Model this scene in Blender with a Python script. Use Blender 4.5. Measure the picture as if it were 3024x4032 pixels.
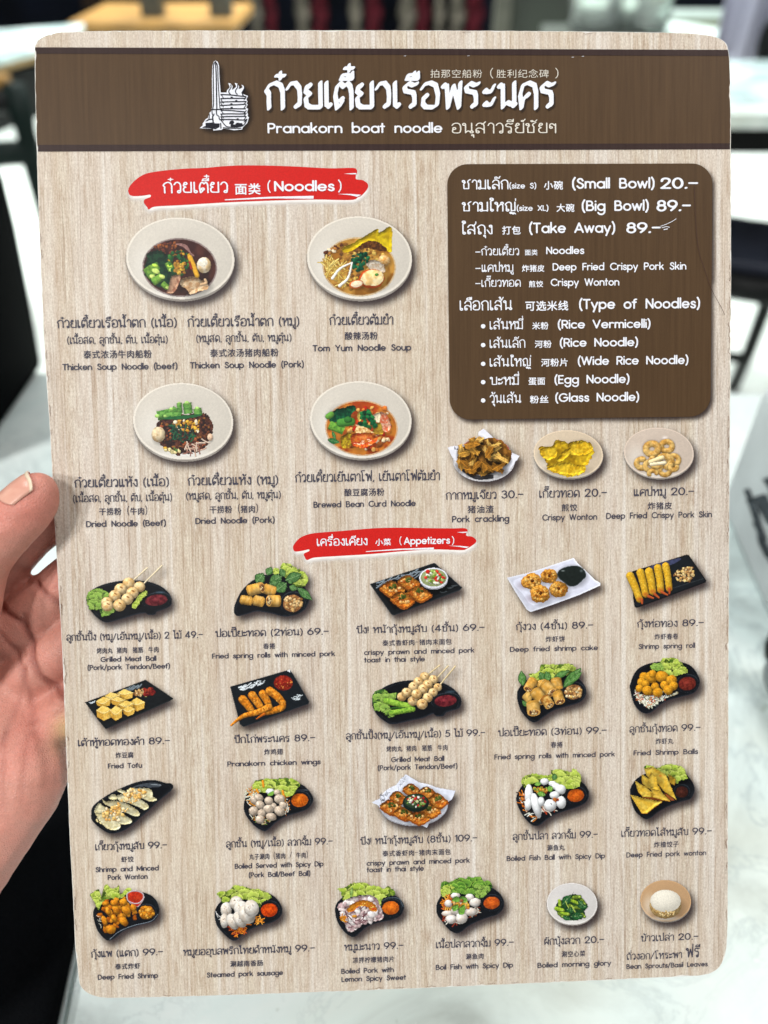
import bpy, math, random
import numpy as np
from mathutils import Vector, Matrix
for o in list(bpy.data.objects): bpy.data.objects.remove(o)
C = bpy.context.scene.collection
SC = bpy.context.scene
R = math.radians
# ------------------------------------------------------------------ camera, world, lamps, exposure
CAM = Vector((0, 0, 1.10)); PITCH = R(40); F = 3030.0
cd = bpy.data.cameras.new('camera'); cam = bpy.data.objects.new('camera', cd); C.objects.link(cam)
cam.location = CAM; cam.rotation_euler = (R(90) - PITCH, 0, 0)
cd.sensor_fit = 'VERTICAL'; cd.sensor_height = 34.6; cd.lens = 34.6 * F / 4032
cd.clip_start = .01; cd.clip_end = 60
cd.dof.use_dof = True; cd.dof.focus_distance = .2405; cd.dof.aperture_fstop = 6.4
SC.camera = cam
W = bpy.data.worlds.new('World'); SC.world = W; W.use_nodes = True
W.node_tree.nodes['Background'].inputs[0].default_value = (.93, .97, 1, 1)
W.node_tree.nodes['Background'].inputs[1].default_value = .2
SC.view_settings.view_transform = 'Standard'; SC.view_settings.look = 'None'
SC.view_settings.exposure = -1.15; SC.view_settings.gamma = 1
def lamp(name, loc, to, size, power, col=(1, 1, 1), sy=None):
    d = bpy.data.lights.new(name, 'AREA'); d.energy = power; d.color = col
    d.shape = 'RECTANGLE'; d.size = size; d.size_y = sy or size
    o = bpy.data.objects.new(name, d); C.objects.link(o); o.location = loc
    o.rotation_euler = (Vector(to) - Vector(loc)).to_track_quat('-Z', 'Y').to_euler(); return o
lamp('ceiling_or_fill_lamp', (-1.7, -1.75, 2.75), (0, .2, .95), .2, 98, (1, .985, .96), .3)
lamp('ceiling_or_fill_lamp', (-.85, -1.25, 2.9), (0, .2, .95), .2, 58, (1, .985, .96), .3)
lamp('ceiling_or_fill_lamp', (1.25, .1, 2.9), (.1, .3, .8), 1.0, 66, (1, .98, .95))  # added fill from the right, lifts the table shaded by the card
lamp('ceiling_or_fill_lamp', (-.55, .95, 2.9), (.2, .4, .75), .8, 42, (.97, 1, .99))  # added lamp to brighten the carton face and right of the table
lamp('ceiling_or_fill_lamp', (0, 3.7, 2.9), (0, 3.7, 0), 3.0, 520, (.95, 1, .97)).data.spread = R(104)  # broad lamp added over the back area to whiten the floor

# ------------------------------------------------------------------ helpers
FW = Vector((0, math.cos(PITCH), -math.sin(PITCH))); UP = Vector((0, math.sin(PITCH), math.cos(PITCH))); RT = Vector((1, 0, 0))
def ray(px, py): return RT * ((px - 1512) / F) + UP * ((2016 - py) / F) + FW
def atz(px, py, z):
    r = ray(px, py); return CAM + r * ((z - CAM.z) / r.z)
def aty(px, py, y):
    r = ray(px, py); return CAM + r * ((y - CAM.y) / r.y)
def atd(px, py, d):
    return CAM + ray(px, py) * d
def onplane(px, py, p0, n):
    r = ray(px, py); return CAM + r * ((p0 - CAM).dot(n) / r.dot(n))
def lin(c):
    c = np.asarray(c, float) / 255.0
    return np.where(c <= .04045, c / 12.92, ((c + .055) / 1.055) ** 2.4)
def rgba(c): return tuple(float(v) for v in lin(c)) + (1.0,)
def tag(o, label=None, cat=None, group=None, kind=None):
    if label: o['label'] = label
    if cat: o['category'] = cat
    if group: o['group'] = group
    if kind: o['kind'] = kind
    return o
def thing(name, loc, label, cat, group=None):
    o = bpy.data.objects.new(name, None); C.objects.link(o); o.location = loc; o.empty_display_size = .02
    bpy.context.view_layer.update()
    return tag(o, label, cat, group)
def link(name, me, mat=None, parent=None, world=True):
    o = bpy.data.objects.new(name, me); C.objects.link(o)
    if mat and not me.materials: me.materials.append(mat)
    if parent:
        o.parent = parent
        if world:
            m = Matrix.Identity(4); q = parent
            while q: m = q.matrix_basis @ m; q = q.parent
            o.matrix_parent_inverse = m.inverted()
    return o
def obj(name, v, f, mat, parent=None, world=True, smooth=False):
    me = bpy.data.meshes.new(name); me.from_pydata([tuple(p) for p in v], [], [tuple(q) for q in f]); me.validate()
    if smooth: me.polygons.foreach_set('use_smooth', [True] * len(me.polygons))
    return link(name, me, mat, parent, world)
def bevel(o, w, n=2):
    m = o.modifiers.new('b', 'BEVEL'); m.width = w; m.segments = n; m.limit_method = 'ANGLE'; return o
def box(name, lo, hi, mat, parent=None, bev=0):
    x0, y0, z0 = lo; x1, y1, z1 = hi
    v = [(x0, y0, z0), (x1, y0, z0), (x1, y1, z0), (x0, y1, z0), (x0, y0, z1), (x1, y0, z1), (x1, y1, z1), (x0, y1, z1)]
    o = obj(name, v, [(3, 2, 1, 0), (4, 5, 6, 7), (0, 1, 5, 4), (1, 2, 6, 5), (2, 3, 7, 6), (3, 0, 4, 7)], mat, parent)
    if bev: bevel(o, bev)
    return o
def prism(name, ring, dz, mat, parent=None, bev=0, top=None):
    """closed solid from a ring of points, extruded by vector dz (or to a given top ring)"""
    n = len(ring); a = [Vector(p) for p in ring]; b = [Vector(p) for p in top] if top else [p + Vector(dz) for p in a]
    f = [tuple(range(n))[::-1], tuple(range(n, 2 * n))] + [(i, (i + 1) % n, n + (i + 1) % n, n + i) for i in range(n)]
    o = obj(name, a + b, f, mat, parent)
    if bev: bevel(o, bev, 3)
    return o
def tube(name, pts, rad, mat, parent=None, n=12, cap=True):
    pts = [Vector(p) for p in pts]; rad = rad if hasattr(rad, '__len__') else [rad] * len(pts)
    v = []; f = []
    for i, p in enumerate(pts):
        t = (pts[min(i + 1, len(pts) - 1)] - pts[max(i - 1, 0)]).normalized()
        a = t.cross(Vector((0, 0, 1)));
        if a.length < .01: a = Vector((1, 0, 0))
        a.normalize(); b = t.cross(a)
        v += [p + (a * math.cos(k * 2 * math.pi / n) + b * math.sin(k * 2 * math.pi / n)) * rad[i] for k in range(n)]
        if i: f += [((i - 1) * n + k, (i - 1) * n + (k + 1) % n, i * n + (k + 1) % n, i * n + k) for k in range(n)]
    if cap: f += [tuple(range(n))[::-1], tuple(range(len(v) - n, len(v)))]
    return obj(name, v, f, mat, parent, smooth=True)
def lathe(name, prof, at, mat, parent=None, n=28):
    v = []; f = []
    for i, (r, z) in enumerate(prof):
        v += [Vector(at) + Vector((r * math.cos(k * 2 * math.pi / n), r * math.sin(k * 2 * math.pi / n), z)) for k in range(n)]
        if i: f += [((i - 1) * n + k, (i - 1) * n + (k + 1) % n, i * n + (k + 1) % n, i * n + k) for k in range(n)]
    return obj(name, v, f, mat, parent, smooth=True)

class NT:
    def __init__(s, name):
        s.m = bpy.data.materials.new(name); s.m.use_nodes = True; s.t = s.m.node_tree; s.b = s.t.nodes['Principled BSDF']
    def n(s, typ, **kw):
        q = s.t.nodes.new(typ)
        for k, v in kw.items():
            if k in q.inputs: q.inputs[k].default_value = v
            else: setattr(q, k, v)
        return q
    def l(s, a, b): s.t.links.new(a, b)
    def coord(s, scale, rot=(0, 0, 0), kind='Object'):
        c = s.n('ShaderNodeTexCoord'); mp = s.n('ShaderNodeMapping'); mp.inputs['Scale'].default_value = scale; mp.inputs['Rotation'].default_value = rot
        s.l(c.outputs[kind], mp.inputs['Vector']); return mp.outputs['Vector']
    def noise(s, vec, sc=1, det=4, ro=.55, dist=0):
        q = s.n('ShaderNodeTexNoise'); q.inputs['Scale'].default_value = sc; q.inputs['Detail'].default_value = det
        q.inputs['Roughness'].default_value = ro; q.inputs['Distortion'].default_value = dist; s.l(vec, q.inputs['Vector']); return q.outputs['Fac']
    def ramp(s, fac, stops):
        q = s.n('ShaderNodeValToRGB'); e = q.color_ramp.elements
        while len(e) < len(stops): e.new(.5)
        for i, (p, c) in enumerate(stops):
            e[i].position = p; e[i].color = rgba(c) if hasattr(c, '__len__') else (c, c, c, 1)
        s.l(fac, q.inputs['Fac']); return q.outputs['Color']
    def mix(s, fac, a, b, mode='MIX'):
        q = s.n('ShaderNodeMix', data_type='RGBA', blend_type=mode)
        for sock, val in ((q.inputs[0], fac), (q.inputs[6], a), (q.inputs[7], b)):
            if hasattr(val, 'is_linked') or hasattr(val, 'links'): s.l(val, sock)
            elif hasattr(val, '__len__'): sock.default_value = rgba(val)
            else: sock.default_value = val
        return q.outputs[2]
    def bump(s, h, st, dist=.001):
        q = s.n('ShaderNodeBump'); q.inputs['Strength'].default_value = st; q.inputs['Distance'].default_value = dist
        s.l(h, q.inputs['Height']); s.l(q.outputs['Normal'], s.b.inputs['Normal'])
    def base(s, c):
        if hasattr(c, 'links'): s.l(c, s.b.inputs['Base Color'])
        else: s.b.inputs['Base Color'].default_value = rgba(c)
    def set(s, rough=.5, spec=.5, metal=0):
        s.b.inputs['Roughness'].default_value = rough; s.b.inputs['Specular IOR Level'].default_value = spec; s.b.inputs['Metallic'].default_value = metal; return s.m
def mat(name, c, rough=.5, spec=.4, metal=0, var=.12, sc=30, c2=None):
    t = NT(name); v = t.coord((1, 1, 1)); f = t.noise(v, sc, 5)
    lo = [max(0, x * (1 - var)) for x in c]; hi = [min(255, x * (1 + var)) for x in (c2 or c)]
    t.base(t.ramp(f, [(.3, lo), (.7, hi)])); return t.set(rough, spec, metal)
# ------------------------------------------------------------------ the room round the menu
t = NT('white_floor_tile'); v = t.coord((1, 1, 1))
t.base(t.ramp(t.noise(v, 1.5, 4), [(.3, (226, 236, 229)), (.7, (240, 245, 240))])); M_floor = t.set(.3, .4)
tag(obj('floor', [(-8, -4, 0), (8, -4, 0), (8, 9, 0), (-8, 9, 0)], [(0, 1, 2, 3)], M_floor), kind='structure')
M_wall = mat('dark_wall_paint', (34, 38, 44), .8, .2, var=.25, sc=3)
tag(box('wall', (-8, 6.2, 0), (8, 6.35, 3.2), M_wall), kind='structure')

def marble(name, seed, tint=(224, 238, 236)):
    t = NT(name); v = t.coord((1, 1, 1)); 
    mp = t.n('ShaderNodeMapping'); mp.inputs['Location'].default_value = (seed, seed * .7, 0); t.l(v, mp.inputs['Vector']); v = mp.outputs['Vector']
    cloud = t.noise(v, 7, 7, .62, 1.2)
    base = t.ramp(cloud, [(.30, [x * .76 for x in tint]), (.48, tint), (.7, (240, 246, 244))])
    warm = t.ramp(t.noise(v, 4.1, 4, .5, .4), [(.55, 0.0), (.75, 1.0)])
    base = t.mix(warm, base, (222, 226, 212))
    vein = t.ramp(t.noise(v, 11, 8, .7, 2.2), [(.475, 0.0), (.5, .9), (.525, 0.0)])
    brk = t.ramp(t.noise(v, 6.3, 3), [(.46, 0.0), (.64, .55)])
    mul = t.n('ShaderNodeMath', operation='MULTIPLY'); t.l(vein, mul.inputs[0]); t.l(brk, mul.inputs[1])
    base = t.mix(mul.outputs[0], base, (150, 166, 170))
    spot = t.ramp(t.noise(v, 60, 3, .6), [(.70, 0.0), (.76, .55)])
    base = t.mix(spot, base, (158, 172, 160))
    wsp = t.ramp(t.noise(v, 210, 2, .5), [(.72, 0.0), (.78, .8)])
    base = t.mix(wsp, base, (232, 238, 236))
    t.base(base); t.bump(t.noise(v, 90, 3), .03); return t.set(.22, .5)
M_marble = marble('pale_marble', 3.1); M_marble2 = marble('far_marble', 8.4, (186, 208, 207))
M_black_metal = mat('black_metal', (6, 7, 8), .5, .2)
M_green_metal = mat('dark_green_metal', (7, 24, 21), .55, .2)
M_oak = mat('tan_wood', (140, 106, 56), .5, .3, var=.1, sc=12)

TZ = .75
tab = thing('marble_table', (0, .2, 0), 'large pale marble table right under the menu card', 'table')
e1 = atz(100, 1462, TZ); e2 = atz(2950, 1545, TZ); d = (e2 - e1).normalized()
a = e1 - d * 1.0; b = e2 + d * .5; nrm = Vector((d.y, -d.x, 0))
prism('table_top', [a + nrm * .95, b + nrm * .95, b, a][::1] and [p - Vector((0, 0, .03)) for p in (a + nrm * .95, b + nrm * .95, b, a)], (0, 0, .03), M_marble, tab, .004)
for sx in (-.55, .75):
    for sy in (-.25, .38):
        tube('leg', [(sx, sy, 0), (sx, sy, TZ - .0305)], .025, M_black_metal, tab)

# black cloth with a pale hem lying at the near left of the table
t = NT('black_felt'); v = t.coord((1, 1, 1)); 
lint = t.ramp(t.noise(v, 420, 3, .6), [(.72, 0.0), (.80, .35)])
sp = t.ramp(t.noise(v, 2600, 2, .5), [(.35, (5, 6, 8)), (.7, (17, 20, 23))])
t.base(t.mix(lint, sp, (58, 62, 66))); t.bump(t.noise(v, 1500, 3), .5, .0006); t.b.inputs['Sheen Weight'].default_value = .03; M_felt = t.set(.95, .04)
M_hem = mat('pale_hem', (222, 230, 230), .4, .4, var=.05, sc=80)
cl = thing('black_cloth', atz(120, 3900, TZ), 'black lint specked cloth with a thin pale hem under the hand', 'cloth')
edge = [atz(*p, TZ) for p in ((170, 4400), (236, 4032), (262, 3900), (290, 3765), (330, 3560), (345, 3300), (330, 3050))]
L = atz(-420, 3050, TZ); 
ny, nx = 30, 26
vv = []; ff = []
for i in range(ny):
    s_ = i / (ny - 1) * (len(edge) - 1); k = min(int(s_), len(edge) - 2); p = edge[k].lerp(edge[k + 1], s_ - k)
    for j in range(nx):
        u = j / (nx - 1); q = p + Vector((-u * .19, u * .012, 0))
        h = .0035 + .006 * min(1, u * 6) ** .5 + .0055 * max(0, math.sin((q.y * 21 + q.x * 26) * 1.35 + 1.0)) * min(1, u * 3) + .0015 * math.sin(q.x * 95 + q.y * 60)
        vv.append((q.x, q.y, TZ + (h if 0 < j else .003)))
for i in range(ny - 1):
    for j in range(nx - 1): ff.append((i * nx + j, i * nx + j + 1, (i + 1) * nx + j + 1, (i + 1) * nx + j))
o = obj('cloth_body', vv, ff, M_felt, cl, smooth=True); m = o.modifiers.new('s', 'SOLIDIFY'); m.thickness = .0025; m.offset = -1
hem = []
for p in edge: hem.append(p + Vector((.0006, 0, .0022)))
tube('hem', hem, .0013, M_hem, cl, 8)

# black bag at the far left end of the table
bag = thing('black_bag', atz(0, 1560, TZ), 'slumped black bag on the far left of the marble table', 'bag')
M_bag = mat('black_nylon', (1, 1.5, 3), .9, .02, var=.4, sc=25)
def zring(pts, z): return [atz(x, y, z) for x, y in pts]
b0 = [atz(182, 1445, TZ), atz(66, 1610, TZ), atz(-120, 1880, TZ)]; b0 += [b0[2] + Vector((-.25, .02, 0)), b0[0] + Vector((-.42, .12, 0)), b0[0] + Vector((-.10, .05, 0))]
b1 = [atz(130, 1180, TZ + .07), atz(30, 1330, TZ + .075), atz(-150, 1560, TZ + .08)]; b1 += [b1[2] + Vector((-.25, .03, 0)), b1[0] + Vector((-.4, .12, 0)), b1[0] + Vector((-.08, .06, 0))]
b2 = [atz(74, 890, TZ + .14), atz(0, 960, TZ + .145), atz(-180, 1100, TZ + .15)]; b2 += [b2[2] + Vector((-.25, .03, 0)), b2[0] + Vector((-.36, .11, 0)), b2[0] + Vector((-.07, .05, 0))]
b3 = [atz(18, 650, TZ + .195), atz(-60, 690, TZ + .2), atz(-220, 800, TZ + .2)]; b3 += [b3[2] + Vector((-.22, .03, 0)), b3[0] + Vector((-.3, .09, 0)), b3[0] + Vector((-.05, .04, 0))]
vv = []; ff = []
for ring in (b0, b1, b2, b3): vv += ring
for r_ in range(3): ff += [(r_ * 6 + k, r_ * 6 + (k + 1) % 6, r_ * 6 + 6 + (k + 1) % 6, r_ * 6 + 6 + k) for k in range(6)]
ff += [(5, 4, 3, 2, 1, 0), tuple(range(18, 24))]
o = obj('bag_body', vv, ff, M_bag, bag, smooth=True); bevel(o, .012, 3)
hs = [atz(-60, 690, TZ + .2) + Vector((-.02, .03, 0)), atz(-90, 560, TZ + .24), atz(-200, 560, TZ + .24), atz(-230, 740, TZ + .205) + Vector((-.02, .03, 0))]
tube('handle', hs, .008, M_bag, bag)

# white carton with dark printed marks, right end of the table
M_carton = mat('white_carton', (226, 231, 232), .55, .3, var=.05, sc=20)
M_ink = mat('grey_ink', (66, 72, 78), .6, .2, var=.2, sc=200)
B = atz(2832, 1990, TZ); Bn = atz(3024, 2440, TZ); fd = (Bn - B).normalized(); fn = Vector((-fd.y, fd.x, 0))
if fn.x > 0: fn = -fn
B2 = B + fd * .14; hgt = onplane(2992, 1490, B, fn).z - TZ
bx = thing('paper_carton', B, 'white carton with dark print standing beside the menu', 'box')
prism('carton_body', [B, B2, B2 - fn * .11, B - fn * .11], (0, 0, hgt), M_carton, bx, .006)
def onface(x, y): return onplane(x, y, B + fn * .0006, fn)
rng = random.Random(5)
for (xa, ya, xb, yb, wd) in ((2938, 1925, 2958, 1975, 22), (2952, 1962, 2985, 2060, 30), (2975, 2050, 3010, 2130, 30), (2998, 2120, 3050, 2230, 26), (2990, 1950, 3040, 2060, 50), (2985, 2105, 2992, 2140, 14), (2994, 2140, 3022, 2195, 16), (3020, 1880, 3060, 1960, 40)):
    n = 9; vv = []; 
    for k in range(n):
        s_ = k / (n - 1); x = xa + (xb - xa) * s_; y = ya + (yb - ya) * s_; w_ = wd * (.75 + .35 * rng.random()) / 2
        vv += [onface(x - w_, y + w_ * .3), onface(x + w_, y - w_ * .3)]
    obj('print_mark', vv, [(2 * k, 2 * k + 2, 2 * k + 3, 2 * k + 1) for k in range(n - 1)], M_ink, bx)
# grey rounded holder with a black knob
M_grey = mat('grey_plastic', (128, 134, 136), .35, .5, var=.08, sc=20)
hd = thing('condiment_holder', atz(3120, 2830, TZ), 'low grey holder with a black knob at the right table edge', 'holder')
q0 = atz(2968, 2640, TZ); q1 = q0 + fd * .13
o = prism('holder_body', [q0, q1, q1 - fn * .09, q0 - fn * .09], (0, 0, .022), M_grey, hd, .009)
kp = atz(3062, 2590, TZ + .022)
lathe('knob', [(0.0001, .020), (.006, .019), (.009, .014), (.0085, .005), (.007, 0)], (kp.x, kp.y, TZ + .0225), M_black_metal, hd)

# far left marble table with a tan wooden edge, and the green framed chair before it
ft = thing('far_table', atz(-200, 260, 0), 'far left pale table with tan wooden edge on a black frame', 'table')
r0 = [atz(-620, 405, .75), atz(300, 150, .75), atz(330, 92, .75), atz(-380, 148, .75)]
prism('table_top', [p - Vector((0, 0, .012)) for p in r0], (0, 0, .012), M_marble2, ft)
prism('wooden_edge', [p - Vector((0, 0, .026)) for p in r0], (0, 0, .0135), mat('tan_edge', (134, 112, 76), .5, .3, var=.1, sc=12), ft)
ins = [r0[0].lerp(r0[2], .08), r0[1].lerp(r0[3], .08), r0[2].lerp(r0[0], .08), r0[3].lerp(r0[1], .08)]
prism('apron', [p - Vector((0, 0, .15)) for p in ins], (0, 0, .107), M_black_metal, ft)
for p in ins: tube('leg', [(p.x, p.y, 0), (p.x, p.y, .60)], .025, M_black_metal, ft)
gc = thing('green_chair', atz(-40, 640, 0), 'chair with dark green metal frame and tan seat beside far table', 'chair')
ya = 1.62
def bar(name, pts, r_, m_, par, y=ya): return tube(name, [aty(px, py, y) for px, py in pts], r_, m_, par)
bar('leg', [(52, 330), (88, 470), (118, 580), (150, 700), (215, 930)], .022, M_green_metal, gc)
bar('leg', [(-190, 330), (-170, 480), (-140, 940)], .022, M_green_metal, gc, 1.6)
bar('crossbar', [(-170, 640), (0, 606), (130, 598)], .024, M_green_metal, gc)
bar('seat_rail', [(-190, 420), (0, 400), (90, 392)], .02, M_black_metal, gc)
s0 = aty(-210, 372, ya); s1 = aty(34, 352, ya)
prism('seat', [s0, s1, s1 + Vector((-.01, .05, 0)), s0 + Vector((0, .05, 0))], (0, 0, .02), M_oak, gc, .006)

# right hand table and chair
rt = thing('side_table', atz(3100, 480, 0), 'second marble table on a dark frame behind the white carton', 'table')
r1 = [atz(2560, 450, .75), atz(3700, 452, .75), atz(3560, 236, .75), atz(2560, 236, .75)]
prism('table_top', [p - Vector((0, 0, .025)) for p in r1], (0, 0, .025), M_marble2, rt)
ap = [p - Vector((0, 0, .075)) for p in r1]; ap[0] = ap[0] + Vector((.03, .03, 0)); ap[1] = ap[1] + Vector((-.03, .03, 0))
prism('apron', ap, (0, 0, .0495), M_black_metal, rt)
for p in (r1[0], r1[1], r1[2], r1[3]): tube('leg', [(p.x * .97, p.y + .05, 0), (p.x * .97, p.y + .05, .674)], .02, M_black_metal, rt)
ch = thing('metal_chair', atz(3000, 1500, 0), 'chair with black metal legs and slate seat on the white floor', 'chair')
M_slate = mat('slate_vinyl', (40, 44, 56), .4, .4, var=.1, sc=8)
s0 = atz(2700, 995, .46); s1 = atz(3300, 1090, .46); s2 = atz(3300, 905, .46); s3 = atz(2700, 820, .46)
prism('seat', [p - Vector((0, 0, .03)) for p in (s0, s1, s2, s3)], (0, 0, .03), M_slate, ch, .006)
tube('seat_rail', [s0 + Vector((-.01, -.02, -.045)), s1 + Vector((.01, -.02, -.045))], .03, M_black_metal, ch)
yl = 1.64
tube('leg', [aty(3075, 1060, yl), aty(3024, 1180, yl + .02), aty(2950, 1380, yl + .10), atz(2884, 1530, .0)], .016, M_black_metal, ch)
tube('leg', [aty(2560, 990, yl), atz(2500, 1440, 0)], .016, M_black_metal, ch)
tube('leg', [s2 + Vector((0, 0, -.05)), Vector((s2.x + .05, s2.y + .05, 0))], .016, M_black_metal, ch)
tube('leg', [s3 + Vector((0, 0, -.05)), Vector((s3.x, s3.y + .05, 0))], .016, M_black_metal, ch)
tube('crossbar', [aty(2530, 1372, yl + .12), aty(2945, 1412, yl + .12)], .014, M_black_metal, ch)

# far background along the top of the picture
M_navy = mat('navy_cloth', (6, 9, 17), .9, .1, var=.5, sc=4)
M_lilac = mat('lilac_cloth', (186, 182, 202), .85, .15, var=.07, sc=6)
M_olive = mat('olive_grey_panel', (50, 54, 47), .6, .3, var=.1, sc=5)
M_post = mat('grey_post', (70, 70, 62), .5, .3)
M_shelf = mat('white_shelf', (176, 190, 184), .5, .3, var=.04)
M_beige = mat('beige_twist', (62, 58, 52), .9, .1, var=.45, sc=26)
M_red = mat('red_twist', (48, 9, 16), .9, .1, var=.4, sc=26)
M_brown = mat('brown_twist', (30, 21, 16), .9, .1, var=.4, sc=26)
bn = thing('wooden_bench', aty(600, 150, 3.0), 'tan wooden bench with grey posts in the blurred background', 'bench')
p0 = aty(262, 84, 3.0); p1 = aty(925, 84, 3.0); zb = aty(262, 134, 3.0).z
box('bench_top', (p0.x, 3.0, zb), (p1.x, 3.45, p0.z), M_oak, bn, .01)
for px in (612, 880):
    q = aty(px, 84, 3.1); box('post', (q.x - .04, 3.08, p0.z + .001), (q.x + .03, 3.15, p0.z + .5), M_post, bn)
for px in (300, 890):
    q = aty(px, 84, 3.1); box('leg', (q.x - .03, 3.1, 0), (q.x + .03, 3.16, zb - .001), M_post, bn)
pn = thing('cloth_stand', aty(500, 60, 5.8), 'navy cloth covered stand behind the twisted rolls', 'stand')
q0 = aty(-900, 0, 5.8); q1 = aty(1965, 0, 5.8); box('cloth_cover', (q0.x, 5.8, 0), (q1.x, 5.92, 1.7), M_navy, pn, .02)
proto = {}
first = True
for i, (px, wd, kind) in enumerate(((365, 62, 2), (492, 40, 2), (1008, 46, 0), (1066, 44, 1), (1192, 52, 0), (1258, 62, 1), (1400, 44, 0), (1470, 60, 1), (1604, 64, 0), (1664, 52, 1), (1730, 36, 0), (1800, 58, 0), (1868, 66, 1))):
    q = aty(px, 60, 5.5); r_ = wd / F * 4.7 / 2; vv = []; ff = []; n = 14; nz = 56
    for a_ in range(nz):
        for k in range(n):
            an = k * 2 * math.pi / n + a_ * .55; rr = r_ * (1 + .24 * math.cos(2 * k * 2 * math.pi / n)) * (1 + .06 * math.sin(a_ * 1.3))
            vv.append((q.x + rr * math.cos(an), 5.5 + rr * math.sin(an), .02 + a_ * .024))
        if a_: ff += [((a_ - 1) * n + k, (a_ - 1) * n + (k + 1) % n, a_ * n + (k + 1) % n, a_ * n + k) for k in range(n)]
    ff += [tuple(range(n))[::-1], tuple(range(len(vv) - n, len(vv)))]
    o = obj('fabric_roll', vv, ff, (M_beige, M_red, M_brown)[kind], smooth=True)
    kn = ('beige', 'dark red', 'brown')[kind]
    tag(o, f'{kn} twisted fabric roll standing before the navy stand', 'fabric roll', f'{kn} twisted fabric rolls in the background')
cb = thing('cabinet', aty(2120, 100, 3.4), 'olive grey cabinet at the top beside the glass jars', 'cabinet')
q0 = aty(2000, 60, 3.4); q1 = aty(2262, 60, 3.4)
box('cabinet_body', (q0.x + .01, 3.4, 0), (q1.x, 3.8, 1.3), M_olive, cb, .01)
box('corner_post', (q0.x - .05, 3.38, 0), (q0.x + .008, 3.44, 1.3), M_post, cb)
q2 = aty(2030, 8, 3.4); box('door_panel', (q0.x + .04, 3.385, .1), (q1.x - .03, 3.3985, 1.2), mat('olive_door', (40, 44, 38), .6, .3, sc=6), cb)
wt = thing('white_counter', aty(2700, 150, 2.3), 'white counter carrying glass jars behind the menu card', 'counter')
k0 = atz(2130, 150, .72); k1 = atz(2560, 150, .72); k2 = atz(2905, 198, .72); k3 = atz(2850, 132, .72); k4 = atz(2640, 92, .72); k5 = atz(2130, 92, .72)
prism('counter_top', [p - Vector((0, 0, .03)) for p in (k0, k1, k2, k3, k4, k5)], (0, 0, .03), mat('grey_counter', (60, 65, 60), .4, .4, sc=6), wt, .01)
prism('pale_edge', [p + Vector((0, 0, .0005)) for p in (atz(2540, 140, .72), atz(2900, 186, .72), atz(2850, 132, .72), atz(2640, 100, .72))], (0, 0, .012), M_shelf, wt, .004)
for p in (k0, k1, k4, k5): tube('leg', [(p.x, p.y + (.05 if p in (k0, k1) else -.05), 0), (p.x, p.y + (.05 if p in (k0, k1) else -.05), .688)], .02, M_post, wt)
g = NT('jar_glass'); g.base((235, 242, 238)); g.b.inputs['Transmission Weight'].default_value = .85; g.b.inputs['IOR'].default_value = 1.45
g.l(g.ramp(g.noise(g.coord((1, 1, 1)), 9, 2), [(.3, .04), (.7, .12)]), g.b.inputs['Roughness']); M_glass = g.m
g.b.inputs['Specular IOR Level'].default_value = .6
M_lid = mat('steel_lid', (170, 172, 168), .25, .6, 1)
jl = ('wide glass jar with warm glint left of the others', 'middle glass jar on the white counter', 'glass jar with bright steel lid nearest the lilac cloth')
for i, (px, py, rr) in enumerate(((2335, 122, .075), (2462, 112, .06), (2560, 118, .05))):
    q = atz(px, py, .7335 if i == 2 else .7205); j = thing('glass_jar', q, jl[i], 'jar', 'glass jars on the white counter')
    lathe('jar_body', [(.0001, .001), (rr * .9, .001), (rr, .02), (rr, .12), (rr * .75, .15), (rr * .75, .17), (rr * .68, .17), (rr * .68, .148), (rr * .93, .118), (rr * .93, .022), (.0001, .008)], q, M_glass, j)
    lathe('lid', [(.0001, .19), (rr * .78, .19), (rr * .8, .185), (rr * .8, .1702), (.0001, .1702)], q, M_lid, j)
wp = thing('wall_shelf', aty(2740, 50, 3.6), 'white shelf over an olive panel near the lilac cloth', 'shelf')
h0 = aty(2560, 62, 3.6); h1 = aty(2846, 36, 3.6); h2 = aty(2560, 108, 3.6)
box('shelf_board', (h0.x, 3.5, h0.z), (h1.x, 3.8, h1.z), M_shelf, wp)
box('lower_panel', (h0.x, 3.6, 0), (h1.x, 3.64, h0.z - .001), mat('olive_panel', (132, 132, 104), .6, .3, sc=4), wp)
box('upper_panel', (h0.x, 3.6, h1.z + .001), (h1.x, 3.64, 1.5), M_navy, wp)
lc = thing('hanging_cloth', aty(2940, 240, 2.2), 'pale lilac hanging cloth with a black tie, top right', 'cloth')
vv = []; ff = []; nx = 40
x0 = aty(2838, 100, 2.2).x; x1 = aty(3400, 100, 2.2).x; zl = aty(2900, 252, 2.2).z
for j in range(nx):
    u = j / (nx - 1); x = x0 + (x1 - x0) * u; y = 2.2 + .02 * math.sin(u * 24) + .008 * math.sin(u * 61)
    vv += [(x, y, zl), (x + .006 * math.sin(u * 20), y + .015 * math.sin(u * 15), 1.5)]
    if j: ff.append((2 * j - 2, 2 * j, 2 * j + 1, 2 * j - 1))
o = obj('cloth_sheet', vv, ff, M_lilac, lc, smooth=True); mm = o.modifiers.new('s', 'SOLIDIFY'); mm.thickness = .004
q = aty(3026, 175, 2.12)
lathe('tie', [(.0001, .055), (.014, .05), (.024, .03), (.026, 0), (.022, -.03), (.018, -.048), (.0001, -.05)], q, M_black_metal, lc)
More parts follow.
